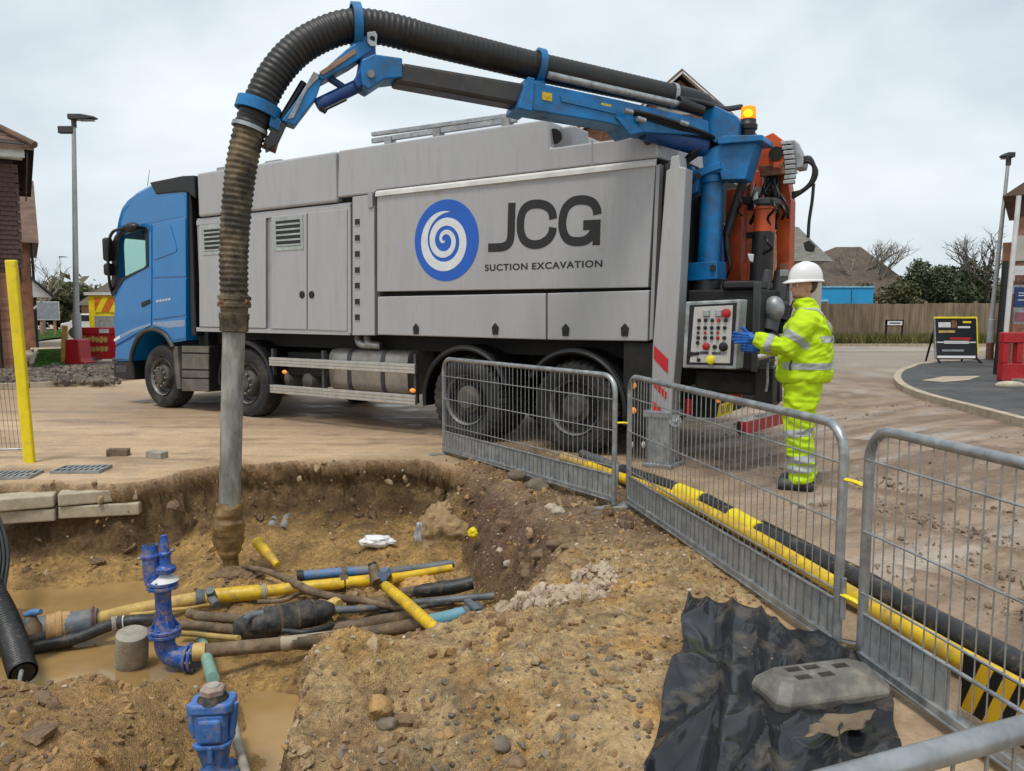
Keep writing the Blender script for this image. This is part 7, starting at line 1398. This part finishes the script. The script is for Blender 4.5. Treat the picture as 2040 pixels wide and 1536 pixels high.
# local: right gable corner at the origin, front wall runs to -x, side wall runs back along +y
He = gy(50, 293, HOY).z; Hm = gy(50, 540, HOY).z
build('wall', MB().box(-9, 0, 0.0, 8, 0, Hm), M['mortar'], house); build('upper_wall', MB().box(-9, .0, 0.02, 8, Hm, He), M['black_matt'], house)
bk = [mesh_of(MB().box(0, .215, -.012, .01, 0, .065), mat('brick_%d' % i, c, 0.85, 0, 0.15, 5, 0.3, 60), name='brick') for i, c in enumerate(((0.36, .17, .105), (.42, .21, .13), (.30, .13, .085)))]
for r_ in range(int(Hm / .075)):
    for k in range(5): link('brick', random.choice(bk), house, (-.225 * (k + 1) + (.11 if r_ % 2 else 0) - (.0 if r_ % 2 == 0 else .11), 0, .075 * r_ + .005))
mb = MB()
for r_ in range(int(Hm / .075)):
    for k in range(30): x = -1.35 - .225 * (k + 1) + (.11 if r_ % 2 else 0); mb.box(x, x + .215, -.012, .01, .075 * r_ + .005, .075 * r_ + .07)
    for k in range(30): y = .225 * k + (.11 if r_ % 2 else 0); mb.box(-.01, .012, y + .02, y + .235, .075 * r_ + .005, .075 * r_ + .07)
build('far_bricks', mb, M['brick'], house)['kind'] = 'stuff'
tl = mesh_of(MB().prism([(-.02, 0), (-.045, .0), (-.012, .2), (-.0, .2)], lambda a, b, h: (h, a, b), .003, .162), M['hang_tile'], name='tile'); tls = mesh_of(MB().prism([(.02, 0), (.045, .0), (.012, .2), (.0, .2)], lambda a, b, h: (a, h, b), .003, .162), M['hang_tile'], name='tile')
nr_ = int((He - .35 - Hm) / .115); mb = MB()
for r_ in range(nr_):
    z = Hm + .115 * r_ - .04
    for k in range(7): link('tile', tl, house, (-.165 * (k + 1) + (.08 if r_ % 2 else 0) + .02, random.uniform(-.004, .004), z))
    for k in range(4): link('tile', tls, house, (0, .165 * k + (.08 if r_ % 2 else 0), z))
    for k in range(44): x = -1.2 - .165 * (k + 1); mb.box(x, x + .16, -.04, -.005, z, z + .19)
    for k in range(44): y = .66 + .165 * k; mb.box(.005, .04, y, y + .16, z, z + .19)
build('far_tiles', mb, M['hang_tile'], house)['kind'] = 'stuff'
build('fascia', MB().box(-9, .25, -.32, -.28, He - .28, He - .02), M['white_dirty'], house); build('soffit', MB().box(-9, .2, -.28, .0, He - .3, He - .27), M['white_dirty'], house)
build('gutter', MB().cyl((-9, -.38, He), (.25, -.38, He), .06, n=10), M['black'], house, 60); build('downpipe', MB().tube([(-.48, -.36, He - .05), (-.48, -.2, He - .3), (-.48, -.09, He - .5), (-.48, -.09, 0)], .04, 10), M['black'], house, 60)
rt = MB()
for r_ in range(20):
    t, t2 = r_ / 20, (r_ + 1.15) / 20
    def rg(k, dz): return [(-10, -.45 + 4.45 * k, He - .05 + 2.9 * k + dz), (.45 - 4.45 * k, -.45 + 4.45 * k, He - .05 + 2.9 * k + dz), (.45 - 4.45 * k, 8.45 - 4.45 * k, He - .05 + 2.9 * k + dz), (-10, 8.45 - 4.45 * k, He - .05 + 2.9 * k + dz)]
    a_, b_, c_ = rg(t, -.06), rg(t, .035), rg(min(t2, 1), .0); rt.add(a_ + b_ + c_, [(0, 1, 5, 4), (4, 5, 9, 8), (1, 2, 6, 5), (5, 6, 10, 9), (2, 3, 7, 6), (6, 7, 11, 10)])
rf = build('roof', rt, M['roof_tile'], house); rf['kind'] = 'stuff'
build('hip_tiles', MB().cyl((.47, -.47, He + .02), (-4, 4, He + 2.93), .09, n=8), M['roof_tile'], house)
build('fascia', MB().box(.28, .32, -.3, 8.3, He - .28, He - .02), M['black'], house)
wn = build('side_window', MB().box(.0, .07, 1.4, 2.3, Hm + .9, Hm + 2.1), M['white_dirty'], house); build('pane', MB().box(.06, .075, 1.5, 2.2, Hm + 1.0, Hm + 2.0), M['glass_dark'], wn)
# porch canopy on the next house along
nh = empty('neighbour_house', (gy(66, 600, 31).x, 31, 0), 'next house along with a white porch canopy, behind the tile hung house', 'house', R(32.0))
z6 = gy(90, 480, 31).z; build('wall', MB().box(-8, 0, 0, 9, 0, z6), M['brick'], nh); build('roof', MB().prism([(-.5, z6 - .1), (4.5, z6 + 3), (9.5, z6 - .1)], lambda a, b, h: (h, a, b), -8, .3), M['roof_tile'], nh)
zc = gy(90, 590, 31).z; can = build('porch_canopy', MB().prism([(0, zc - .05), (.62, zc - .05), (0, zc + .62)], lambda a, b, h: (a, h, b), -.9, .6), M['white_dirty'], nh); build('canopy_roof', MB().prism([(-.05, zc + .68), (.72, zc - .06), (.80, zc - .06), (-.05, zc + .76)], lambda a, b, h: (a, h, b), -1.0, .7), M['dark_grey'], can)
build('canopy_bracket', MB().bar((0.0, -.6, zc - .5), (.45, -.6, zc - .06), .06, .08), M['white_dirty'], nh); build('downpipe', MB().cyl((.06, -.1, 0), (.06, -.1, z6), .05), M['black'], nh, 60)
# gable houses behind the truck
def gable_house(name, u0, u1, v_eave, v_ridge, Yd, depth, label, brick_m, ridge_u=None, front_gable=True, verge=True):
    a, b = gy(u0, v_eave, Yd), gy(u1, v_eave, Yd); r_ = gy(ridge_u or (u0 + u1) / 2, v_ridge, Yd); o = empty(name, (a.x, Yd, 0), label, 'house'); w = b.x - a.x; ze, zr, xr = a.z, r_.z, r_.x - a.x
    build('wall', MB().prism([(0, 0), (w, 0), (w, ze), (xr, zr - .15), (0, ze)], SN, 0, depth), brick_m, o)
    rm = MB()
    for s0, s1 in (((-.35, ze - .3), (xr, zr)), ((w + .35, ze - .3), (xr, zr))):
        rm.add([(s0[0], -.35, s0[1]), (s1[0], -.35, s1[1]), (s1[0], depth, s1[1]), (s0[0], depth, s0[1]), (s0[0], -.35, s0[1] + .12), (s1[0], -.35, s1[1] + .12), (s1[0], depth, s1[1] + .12), (s0[0], depth, s0[1] + .12)], [(0, 1, 2, 3), (7, 6, 5, 4), (0, 4, 5, 1), (2, 6, 7, 3), (0, 3, 7, 4), (1, 5, 6, 2)])
    rf_ = build('roof', rm, M['roof_tile'], o)
    if verge:
        for s0 in ((-.35, ze - .34), (w + .35, ze - .34)): build('bargeboard', MB().bar((s0[0], -.38, s0[1]), (xr, -.38, zr - .03), .05, .2, (0, 1, 0)), M['white_dirty'], o)
    return o, ze, zr, xr, w
M['brick_far'] = mat('far_brick', (0.30, 0.15, 0.10), 0.9, 0, 0.25, 9, 0.2); M['render'] = mat('cream_render', (0.45, 0.42, 0.36), 0.85, 0, 0.08, 2, 0.1)
g1, ze, zr, xr, w_ = gable_house('gable_house', 1150, 1560, 330, 150, 27, 9, 'house with white edged gable showing above the truck boom', M['brick_far'], 1354)
build('gable_panel', MB().prism([(xr - 1.0, zr - 1.3), (xr + 1.0, zr - 1.3), (xr, zr - .35)], SN, -.03, .0), M['render'], g1)
g2, *_ = gable_house('dormer_house', 1040, 1330, 330, 222, 24, 8, 'house roof and brick gable showing between boom and tank', M['brick_far'], 1215)
# slate roof house right of the truck and brown roof beyond the fence
def hip_house(name, u0, u1, v_eave, v_ridge, ur0, ur1, Yd, depth, label, rm, wm):
    a, b = gy(u0, v_eave, Yd), gy(u1, v_eave, Yd); zr = gy(ur0, v_ridge, Yd + depth / 2).z; r0, r1 = gy(ur0, v_ridge, Yd + depth / 2).x, gy(ur1, v_ridge, Yd + depth / 2).x
    o = empty(name, (a.x, Yd, 0), label, 'house'); w = b.x - a.x; ze = a.z; build('wall', MB().box(.3, w - .3, .3, depth - .3, 0, ze), wm, o)
    R0, R1 = r0 - a.x, r1 - a.x; build('roof', MB().add([(0, 0, ze), (w, 0, ze), (w, depth, ze), (0, depth, ze), (R0, depth / 2, zr), (R1, depth / 2, zr)], [(0, 1, 5, 4), (1, 2, 5), (2, 3, 4, 5), (3, 0, 4), (0, 3, 2, 1)]), rm, o)
    cx = R0 + .3 * (R1 - R0); return o, w, ze, zr, R0, R1
M['slate'] = mat('grey_green_slate', (0.17, 0.165, 0.14), 0.85, 0, 0.25, 3, 0.3, stretch=(1, 1, 6))
h3 = hip_house('slate_house', 1500, 1660, 520, 452, 1545, 1590, 31, 8, 'grey slate roofed house right of the orange crane', M['slate'], M['render'])[0]
h4, w4, ze4, zr4, a4, b4 = hip_house('brown_roof_house', 1480, 1850, 592, 492, 1665, 1715, 48, 10, 'low brown roofed house behind the wooden fence', mat('brown_far_roof', (0.10, 0.075, 0.055), 0.9, 0, 0.2, 2, 0.2), M['brick_far'])
# far houses on the left
h5, w5, ze5, zr5, a5, b5 = hip_house('far_cottage', 150, 330, 608, 555, 225, 260, 60, 10, 'low brown roofed building far behind the red barrier', mat('brown_cottage_roof', (0.10, 0.075, 0.06), 0.9, 0, 0.2, 2, 0.2), M['brick_far'])
# ------------------------------------------------------------------ wooden fence, container, name sign, A-board
FY = 37.4; fx0, fx1 = 8.0, 40.0
fen = empty('wooden_fence', (fx0, FY, 0), 'long weathered close board fence beyond the road on the right', 'fence')
nb = int((fx1 - fx0) / 2.4); zt = gy(1800, 602, FY).z
for k in range(nb):
    mb = MB(); dz_ = random.uniform(-.03, .03); _fv = random.uniform(.8, 1.15)
    for j in range(16): x = k * 2.4 + .06 + j * .143; mb.box(x, x + .135, -.02 - .012 * (j % 2), .0, .1, zt - .05 + dz_ + random.uniform(-.012, .012))
    pnl = build('fence_panel', mb, mat('fence_wood_%d' % k, tuple(c * _fv for c in (0.25, 0.185, 0.12)), .85, 0, .25, 1.5, .3, 25, stretch=(3, 3, .5)), fen); pnl['kind'] = 'stuff'
    build('fence_post', MB().box(k * 2.4 - .06, k * 2.4 + .05, -.06, .05, 0, zt + .05), M['wood'], fen)
cx0, cx1 = gy(1560, 580, 41).x, gy(1741, 580, 41).x; bc_ = empty('blue_container', (cx0, 41, 0), 'bright blue site container behind the wooden fence', 'container'); zc1 = gy(1700, 573, 41).z
build('shell', MB().box(0, cx1 - cx0, 0, 2.5, .1, zc1), M['blue_cabin'], bc_, None, .03); build('top_rail', MB().box(-.03, cx1 - cx0 + .03, -.05, 2.55, zc1, zc1 + .08), mat('pale_blue_trim', (0.25, 0.55, 0.75), .5), bc_); build('door_seam', MB().box(cx1 - cx0 - 1.2, cx1 - cx0 - 1.16, -.02, 0, .2, zc1 - .1), M['dark_grey'], bc_)
build('window_frame', MB().box(1.0, cx1 - cx0 - 2.4, -.03, 0, zc1 - .75, zc1 - .62), mat('pale_blue_line', (0.3, 0.6, 0.78), .5), bc_)
sg = empty('street_name_sign', gz(1780, 684, .1), 'small street name sign on two black legs in front of the fence', 'sign'); s0 = sg.location
wS = (gz(1796, 684, .1) - gz(1764, 684, .1)).x; 
for k in (-1, 1): build('leg', MB().box(k * wS / 2 - .04, k * wS / 2 + .04, -.03, .03, 0, 1.08), M['black'], sg)
build('plate', MB().box(-wS / 2 + .03, wS / 2 - .03, -.045, -.03, .83, 1.02), M['white'], sg); build('surround', MB().box(-wS / 2 - .04, wS / 2 + .04, -.03, .02, .78, 1.08), M['black'], sg); build('name_line', MB().box(-wS / 2 + .12, wS / 2 - .12, -.0475, -.044, .90, .955), M['black'], sg)
ab = empty('a_board', gz(1906, 722, .12), 'black and yellow edged A-board on the footway corner', 'A-board', R(-4)); ab.location.z = .108
aw = (gz(1947, 722, .12) - gz(1868, 722, .12)).x / 2; ah = 1.15
Mt = Matrix.Translation((0, 0, .1)) @ Matrix.Rotation(R(-10), 4, 'X')
def abx(nm, x0, x1, y0, y1, z0, z1, m): return build(nm, MB().box(x0, x1, y0, y1, z0, z1, Mt), M[m], ab)
abx('board', -aw, aw, 0, .04, 0, ah, 'black')
abx('yellow_edge', -aw - .03, aw + .03, -.01, .05, ah, ah + .05, 'yellow'); abx('yellow_edge', aw, aw + .03, -.01, .05, ah * .1, ah, 'yellow'); abx('side_edge', -aw - .03, -aw, -.01, .05, 0, ah, 'galv_sheet')
for x0, x1, z0, z1, m in ((-.85, -.25, .82, .95, 'white_dirty'), (-.2, .05, .80, 1.0, 'rust'), (.35, .75, .93, .98, 'yellow'), (.1, .7, .80, .85, 'white_dirty'), (-.85, -.05, .68, .74, 'yellow_dull'), (-.3, .7, .50, .56, 'red'), (-.95, .95, .42, .45, 'white_dirty'), (-.6, .6, .40, .47, 'white'), (-.7, .35, .2, .25, 'galv_sheet'), (-.95, .9, .03, .09, 'white')): abx('print', x0 * aw, x1 * aw, -.004, .0, z0 * ah / 1.05, z1 * ah / 1.05, m)
for k in (-1, 1): build('foot', MB().bar((k * aw * .95, -.02, .12), (k * aw * 1.0, -.22, 0), .05, .04), M['black'], ab); build('rear_leg', MB().bar((k * aw * .9, .25, 1.1), (k * aw * .9, .75, 0), .04, .04), M['black'], ab)
# ------------------------------------------------------------------ lamp posts
def lamp_post(u, vb, vt, zb, head_u, label, dark=True, r_=.075, twin=False, tilt=0.0):
    b = gz(u, vb, zb); t = gy(u, vt, b.y); h = t.z - zb; o = empty('street_lamp', b, label, 'street lamp', 0, 'street lamps'); s_ = (head_u - u) / FPX * b.y
    build('pole', MB().tube([(0, 0, 0), (0, 0, h * .2), (0, 0, h * .202), (tilt, 0, h)], [r_ * 1.35, r_ * 1.35, r_ * .95, r_ * .62], 14), M['lamp_grey'], o, 50)
    k = 1 if s_ > 0 else -1; L1 = abs(s_)
    build('lantern', MB().prism([(-.12 * k, -.09), (L1 * .5 * k, -.10), (L1 * k, -.06), (L1 * k, -.01), (L1 * .4 * k, .06), (-.12 * k, .06)], lambda a, b_, q: (a + tilt, q, b_ + h + .05), -.13, .13), M['dark_grey'], o, None, .02)
    build('lens', MB().box(min(.25 * k * L1, .9 * k * L1) + tilt, max(.25 * k * L1, .9 * k * L1) + tilt, -.1, .1, h - .065, h - .05), M['galv_sheet'], o)
    build('bracket', MB().cyl((tilt, 0, h - .25), (tilt, 0, h + .03), .07, n=12), M['dark_grey'], o, 50)
    if twin: build('sensor_box', MB().box(-.22, .22, -.08, .08, h - .42, h - .22), M['dark_grey'], o, None, .02)
    build('base_band', MB().cyl((0, 0, 0), (0, 0, .5), r_ * 1.38, n=14), M['rust'] if not twin else M['lamp_grey'], o, 50)
    return o
lamp_post(157, 718, 236, 0.1, 200, 'tall grey street lamp with a camera box, left of the cab', twin=True, r_=.09, tilt=.22)
lamp_post(1971, 716, 312, .11, 1957, 'slim grey street lamp on the footway corner at the right', r_=.075, tilt=.22)
lamp_post(126, 640, 512, 0.05, 141, 'small far street lamp between the house and the near lamp', r_=.10)
# red cone base and red water filled barriers on the left
cb = empty('lamp_guard', gz(160, 722, .1), 'red plastic guard wrapped round the foot of the left street lamp', 'guard'); cb.location.z = .08
sc_ = cb.location.y / FPX
build('guard_body', MB().prism([(-19 * sc_, 0), (18 * sc_, 0), (14 * sc_, 10 * sc_), (12 * sc_, 48 * sc_), (-13 * sc_, 48 * sc_), (-17 * sc_, 10 * sc_)], SN, -.35, .25), M['red'], cb, None, .03); build('guard_foot', MB().box(-26 * sc_, 22 * sc_, -.4, .3, 0, 4 * sc_), M['red'], cb, None, .02); build('yellow_tape', MB().bar((-20 * sc_, -.3, 0), (-15 * sc_, -.3, 75 * sc_), .16, .05, (0, 1, 0)), M['yellow_dull'], cb)
def water_barrier(u0, u1, v0, v1, zb, label, holes, glow=None, rz=0):
    a, b = gz(u0, v1, zb), gz(u1, v1, zb); b.y = a.y; w = b.x - a.x; h = gy(u0, v0, a.y).z - zb; o = empty('red_barrier', Vector((a.x, a.y, zb)), label, 'barrier', rz); t = .10
    mb = MB().box(0, w, -t, t, 0, h * .36).box(0, w, -t, t, h * .78, h); nn = holes; ww = w / (nn + (nn + 1) * .8)
    x = 0
    for k in range(nn + 1): mb.box(x, x + ww * .8, -t * .85, t * .85, h * .36, h * .78); x += ww * 1.8
    build('barrier_shell', mb, M['red'], o, None, .02); x = ww * .8
    for k in range(2): build('foot', MB().box(w * (.12 + .6 * k), w * (.28 + .6 * k), -.35, .35, -.06, .05), M['rubber_block' if not glow else 'black'], o, None, .02)
    build('reflector', MB().box(w * .4, w * .6, -t - .006, -t, h * .82, h * .95), M['white_dirty'], o)
    return o, w, h
wb, w_, h_ = water_barrier(165, 262, 652, 715, .1, 'dark red plastic barrier with yellow markings beside the left street lamp', 0)
rnd2 = random.Random(11)
for r_ in range(2):
    for k in range(6):
        x = w_ * (.10 + .085 * k * (1.0)); z = h_ * (.62 - .3 * r_); build('yellow_mark', MB().prism([(x + .03 * math.cos(a) * 2.2, z + .085 * math.sin(a) * rnd2.uniform(.8, 1.5)) for a in [i * .785 for i in range(8)]], SN, -.112, -.1), M['yellow_dull'], wb)
rb, w_, h_ = water_barrier(1990, 2140, 662, 758, .11, 'bright red plastic barrier at the right edge of the picture', 5)
# signs and clutter
sb_ = empty('site_board', gz(97, 668, .1), 'blank grey site board on posts in front of the far houses', 'board'); Yb = sb_.location.y; wz = 45 / FPX * Yb
zb0, zb1 = gy(97, 636, Yb).z - .1, gy(97, 602, Yb).z - .1
build('board', MB().box(-wz / 2, wz / 2, 0, .05, zb0, zb1), mat('blank_grey_board', (0.22, 0.245, 0.28), .6), sb_); build('board_edge', MB().box(-wz / 2 - .03, wz / 2 + .03, .01, .04, zb0 - .05, zb1 + .04), M['white_dirty'], sb_)
for k in (-.35, .2): build('post', MB().box(wz * k, wz * k + .15, .06, .15, -.1, zb0), M['brick_far'], sb_)
vh = empty('works_vehicle', (gy(178, 660, 33).x, 33, 0), 'rear of a yellow and orange chevron works vehicle behind the red barrier', 'van')
vw = gy(262, 600, 33).x - vh.location.x; vz = gy(190, 588, 33).z; vz0 = gy(190, 648, 33).z
build('body', MB().box(0, vw, 0, 5, vz0 - .4, vz), M['yellow'], vh, None, .05); build('roof_frame', MB().box(-.1, vw + .1, -.1, 5.1, vz, vz + .12), M['white_dirty'], vh)
build('rear_panel', MB().box(.3, vw - .2, -.03, 0, vz0 + .55, vz - .1), mat('orange_chevron', (0.62, 0.16, 0.02), .4), vh)
for k in range(3): build('chevron', MB().prism([(.3 + k * .6, vz0 + .55), (.55 + k * .6, vz0 + .55), (.9 + k * .6, vz - .1), (.65 + k * .6, vz - .1)], SN, -.04, -.03), M['yellow'], vh)
build('rear_step', MB().box(.3, vw, -.1, 0, vz0 - .2, vz0 + .4), M['galv_sheet'], vh)
for k in (0.3, vw - .3): build('wheel', MB().cyl((k, 1.0, .45), (k, .7, .45), .45, n=20), M['tyre'], vh, 50)
cr = empty('parked_car', (gy(120, 650, 46).x, 46, 0), 'small pale car far off beside the far street lamp', 'car'); 
cz = .55; build('body', MB().prism([(0, .35), (4.1, .35), (4.15, .8), (3.3, .95), (2.7, 1.42), (1.2, 1.45), (.5, .95), (0, .85)], SN, 0, 1.7), M['white_dirty'], cr, None, .06); build('side_glass', MB().prism([(1.25, 1.36), (2.6, 1.34), (3.05, 1.0), (.75, 1.0)], SN, -.01, .0), M['black'], cr)
for x in (.8, 3.3): build('wheel', MB().cyl((x, -.02, .32), (x, .2, .32), .32, n=18), M['tyre'], cr, 50)
# ------------------------------------------------------------------ right edge: building front with scaffold poles and banners
Yr = 21.5
rbld = empty('show_home', (gy(2026, 500, Yr).x, Yr, 0), 'brick building with dark roof cut by the right edge of the picture', 'building', R(-34)); zt_ = gy(2030, 392, Yr).z
build('wall', MB().box(0, 6, 0, 6, 0, zt_), M['brick_far'], rbld)
for k, (v0, v1, m) in enumerate(((430, 392, 'hang_tile'), (520, 470, 'render'), (560, 530, 'white_dirty'), (585, 568, 'galv_sheet'))): build('facade_band', MB().box(-.02 - .01 * k, 6, -.05 - .03 * k, 0, gy(2030, v0, Yr).z, gy(2030, v1, Yr).z), M[m], rbld)
build('wall_pier', MB().box(-.35, 0.0, .4, 1, 0, gy(2010, 480, Yr).z), M['brick'], rbld); build('roof', MB().prism([(-.4, zt_), (3, zt_ + 2.4), (6.4, zt_)], SN, -.4, 6.4), M['roof_tile'], rbld)
bn = empty('banner', (gy(2018, 660, 19.5).x, 19.5, .1), 'blue and red marketing banner behind the right red barrier', 'banner'); 
for v0, v1, m in ((548, 562, 'rust'), (572, 612, None), (613, 645, 'galv_sheet')): build('banner_panel', MB().box(0, 3, 0, .05, gy(2018, v1, 19.5).z - .1, gy(2018, v0, 19.5).z - .1), M[m] if m else mat('navy_banner', (0.015, 0.04, 0.14), .5), bn)
for v_ in (583, 588, 597): build('banner_line', MB().box(.08, .9, -.01, 0, gy(2018, v_ + 1.5, 19.5).z - .1, gy(2018, v_, 19.5).z - .1), M['white'], bn)
build('banner_mark', MB().box(0.02, .9, -.012, 0, gy(2018, 640, 19.5).z - .1, gy(2018, 622, 19.5).z - .1), mat('dull_red_print', (0.28, 0.10, 0.11), .6), bn)
for nm, u0, v0, u1, v1, Yp, r_, m, lab in (('flag_pole', 2003, 670, 2030, 390, 18.5, .06, 'white_dirty', 'leaning white flag pole at the right edge'), ('black_post', 1985, 745, 2004, 520, 17.2, .07, 'black', 'leaning black post beside the white flag pole')):
    tag(build(nm, MB().cyl(gy(u0, v0, Yp), gy(u1, v1, Yp), r_, r_ * .9, 12), M[m], None, 50), lab, 'post')
tag(build('sandbag', MB().ball(gz(2012, 768, .13), .18, 1.6, .7, .5), mat('pale_sandbag', (0.42, 0.36, 0.27), .9, 0, .2, 6, .3), None, 60), 'pale sandbag under the red barrier at the right', 'sandbag')
# ------------------------------------------------------------------ trees
def bare_tree(base, h, spread, seed, label, m, levels=5, group='bare winter trees', trunk_r=.16, name='bare_tree', crown_low=.25):
    rn = random.Random(seed); o = empty(name, base, label, 'tree', 0, group); tk = MB(); tw = MB()
    def grow(p, d, L1, r_, lv):
        q = p + d * L1; mid = p.lerp(q, .5) + Vector((rn.gauss(0, .05), rn.gauss(0, .05), rn.gauss(0, .03))) * L1
        (tk if lv <= 1 else tw).tube([p, mid, q], [r_, r_ * .85, r_ * .7], 6 if lv < 3 else 3, False)
        if lv >= levels: return
        for _ in range(rn.choice((2, 3, 3)) if lv else rn.choice((4, 5))):
            e = (d + Vector((rn.gauss(0, spread), rn.gauss(0, spread), rn.gauss(.08, spread * .5)))).normalized(); grow(p.lerp(q, rn.uniform(.55, 1)) if lv else p.lerp(q, rn.uniform(.6, 1)), e, L1 * rn.uniform(.58, .82), r_ * .58, lv + 1)
    grow(Vector((0, 0, 0)), Vector((rn.gauss(0, .05), 0, 1)).normalized(), h * .32, trunk_r, 0)
    build('trunk', tk, m, o, 60); c = build('crown', tw, m, o); return o
M['bark'] = mat('grey_bark', (0.13, 0.11, 0.085), .9, 0, .3, 3, .4); M['bark_light'] = mat('pale_twigs', (0.24, 0.21, 0.17), .9, 0, .25, 3, .3)
def foliage(mb, c, rx, ry, rz, n, size, rn):
    for _ in range(n):
        a = rn.random() * 6.283; z = rn.uniform(-1, 1); rr = (1 - z * z) ** .5; k = rn.random() ** .33
        p = Vector((c[0] + rx * rr * math.cos(a) * k, c[1] + ry * rr * math.sin(a) * k, c[2] + rz * z * k)); s_ = size * rn.uniform(.5, 1.3)
        u = Vector((rn.gauss(0, 1), rn.gauss(0, 1), rn.gauss(0, 1))).normalized(); w = u.cross(Vector((rn.gauss(0, 1), rn.gauss(0, 1), rn.gauss(0, 1)))).normalized()
        k0 = len(mb.v); mb.v += [tuple(p - u * s_ - w * s_ * .35), tuple(p + u * s_ * .2 + w * s_ * .5), tuple(p + u * s_), tuple(p - u * s_ * .1 - w * s_ * .5)]; mb.f.append((k0, k0 + 1, k0 + 2, k0 + 3))
def leaf_mesh(name, mb, m, parent):
    me = bpy.data.meshes.new(name); me.from_pydata(mb.v, [], mb.f); me.materials.append(m); return link(name, me, parent)
leaves = [mat('evergreen_leaf_%d' % i, c, .7, 0, .3, .8, 0) for i, c in enumerate(((0.065, .09, .035), (.10, .12, .045), (.135, .135, .06), (.17, .145, .075)))]
def bush(base, rx, ry, h, n, size, mi, label, seed, name='evergreen_bush', group='evergreen shrubs beyond the fence'):
    rn = random.Random(seed); o = empty(name, base, label, 'shrub' if h < 5 else 'tree', 0, group); mb = MB(); tk = MB()
    tk.tube([(0, 0, 0), (.1, 0, h * .3), (0, .1, h * .6)], [.14, .11, .05], 8)
    for _ in range(5): a = rn.random() * 6.28; tk.tube([(0, 0, h * .15), (rx * .5 * math.cos(a), ry * .5 * math.sin(a), h * rn.uniform(.4, .8))], [.08, .02], 5)
    for _ in range(22):
        a = rn.random() * 6.28; k = rn.random() ** .5; c = (rx * .8 * k * math.cos(a), ry * .8 * k * math.sin(a), h * rn.uniform(.18, .85)); foliage(mb, c, rx * rn.uniform(.2, .42), ry * .35, h * rn.uniform(.10, .2), n // 22, size, rn)
    build('trunk', tk, M['bark'], o, 60); leaf_mesh('crown', mb, leaves[mi], o); return o
# right background
for i, (u, vt, Yd, rx, mi, lab) in enumerate(((1800, 545, 44, 2.6, 2, 'olive shrub left of the dark evergreen above the fence'), (1850, 508, 43, 2.2, 0, 'dark dense evergreen above the fence, the tallest of the shrubs'), (1905, 520, 43, 2.0, 0, 'dark evergreen between the tallest shrub and the bare tree'), (1955, 545, 44, 2.6, 1, 'mid green shrub behind the slim street lamp'), (2020, 560, 44, 2.6, 1, 'mid green shrub at the right edge behind the flag pole'), (1725, 565, 45, 2.8, 2, 'olive thicket in front of the brown roof'), (1655, 560, 46, 2.6, 3, 'brownish thicket above the blue container'))):
    b = gy(u, 650, Yd); b.z = 0; hh_ = gy(u, vt, Yd).z; bush(b, rx, 2.0, hh_, 9000, .11, mi, lab, 20 + i)
b = gy(1735, 650, 50); b.z = 0; bare_tree(b, gy(1735, 440, 50).z * 1.05, .42, 4, 'pale bare tree rising behind the brown roofed house', M['bark_light'], 6, trunk_r=.22)
b = gy(1960, 650, 42); b.z = 0; bare_tree(b, gy(1960, 420, 42).z * 1.0, .50, 9, 'dark crooked bare tree behind the slim street lamp', M['bark'], 6, trunk_r=.20)
b = gy(2060, 650, 40); b.z = 0; bare_tree(b, gy(2060, 380, 40).z, .50, 15, 'dark bare tree leaning in at the right edge', M['bark'], 6, trunk_r=.22)
# left background
for i, (u, vt, Yd, rx, mi, lab) in enumerate(((70, 556, 64, 3.4, 2, 'olive tree leftmost in the belt behind the porch'), (112, 560, 66, 3.2, 1, 'green tree behind the far street lamp'), (150, 566, 70, 3.2, 2, 'olive tree behind the tall left street lamp'), (190, 572, 72, 3.4, 3, 'brownish tree above the works vehicle'), (235, 570, 74, 3.6, 3, 'brownish tree next to the truck cab'), (290, 566, 76, 3.6, 3, 'brownish tree seen through the cab window'))):
    b = gy(u, 650, Yd); b.z = 0; bush(b, rx, 3, gy(u, vt, Yd).z, 5200, .22, mi, lab, 50 + i, 'far_tree', 'trees in the belt behind the left houses')
for i, (u, vt, Yd, lab) in enumerate(((85, 480, 52, 'bare tree beside the neighbour house'), (150, 548, 68, 'small bare tree in the far left belt behind the lamp'), (205, 552, 70, 'small bare tree in the far left belt above the works vehicle'))):
    b = gy(u, 650, Yd); b.z = 0; bare_tree(b, gy(u, vt, Yd).z * 1.1, .45, 30 + i, lab, M['bark_light'], 5, trunk_r=.18)
# distant wood closing the horizon
rn = random.Random(77); mb = MB()
for k in range(260):
    x = rn.uniform(-150, 150); y = rn.uniform(115, 135); h = rn.uniform(4.5, 8); foliage(mb, (x, y, h * .5), rn.uniform(2.5, 5), 3, h * .5, 60, .8, rn)
o = leaf_mesh('distant_wood', mb, leaves[2], None); tag(o, 'distant wood along the horizon', 'wood', kind='stuff')
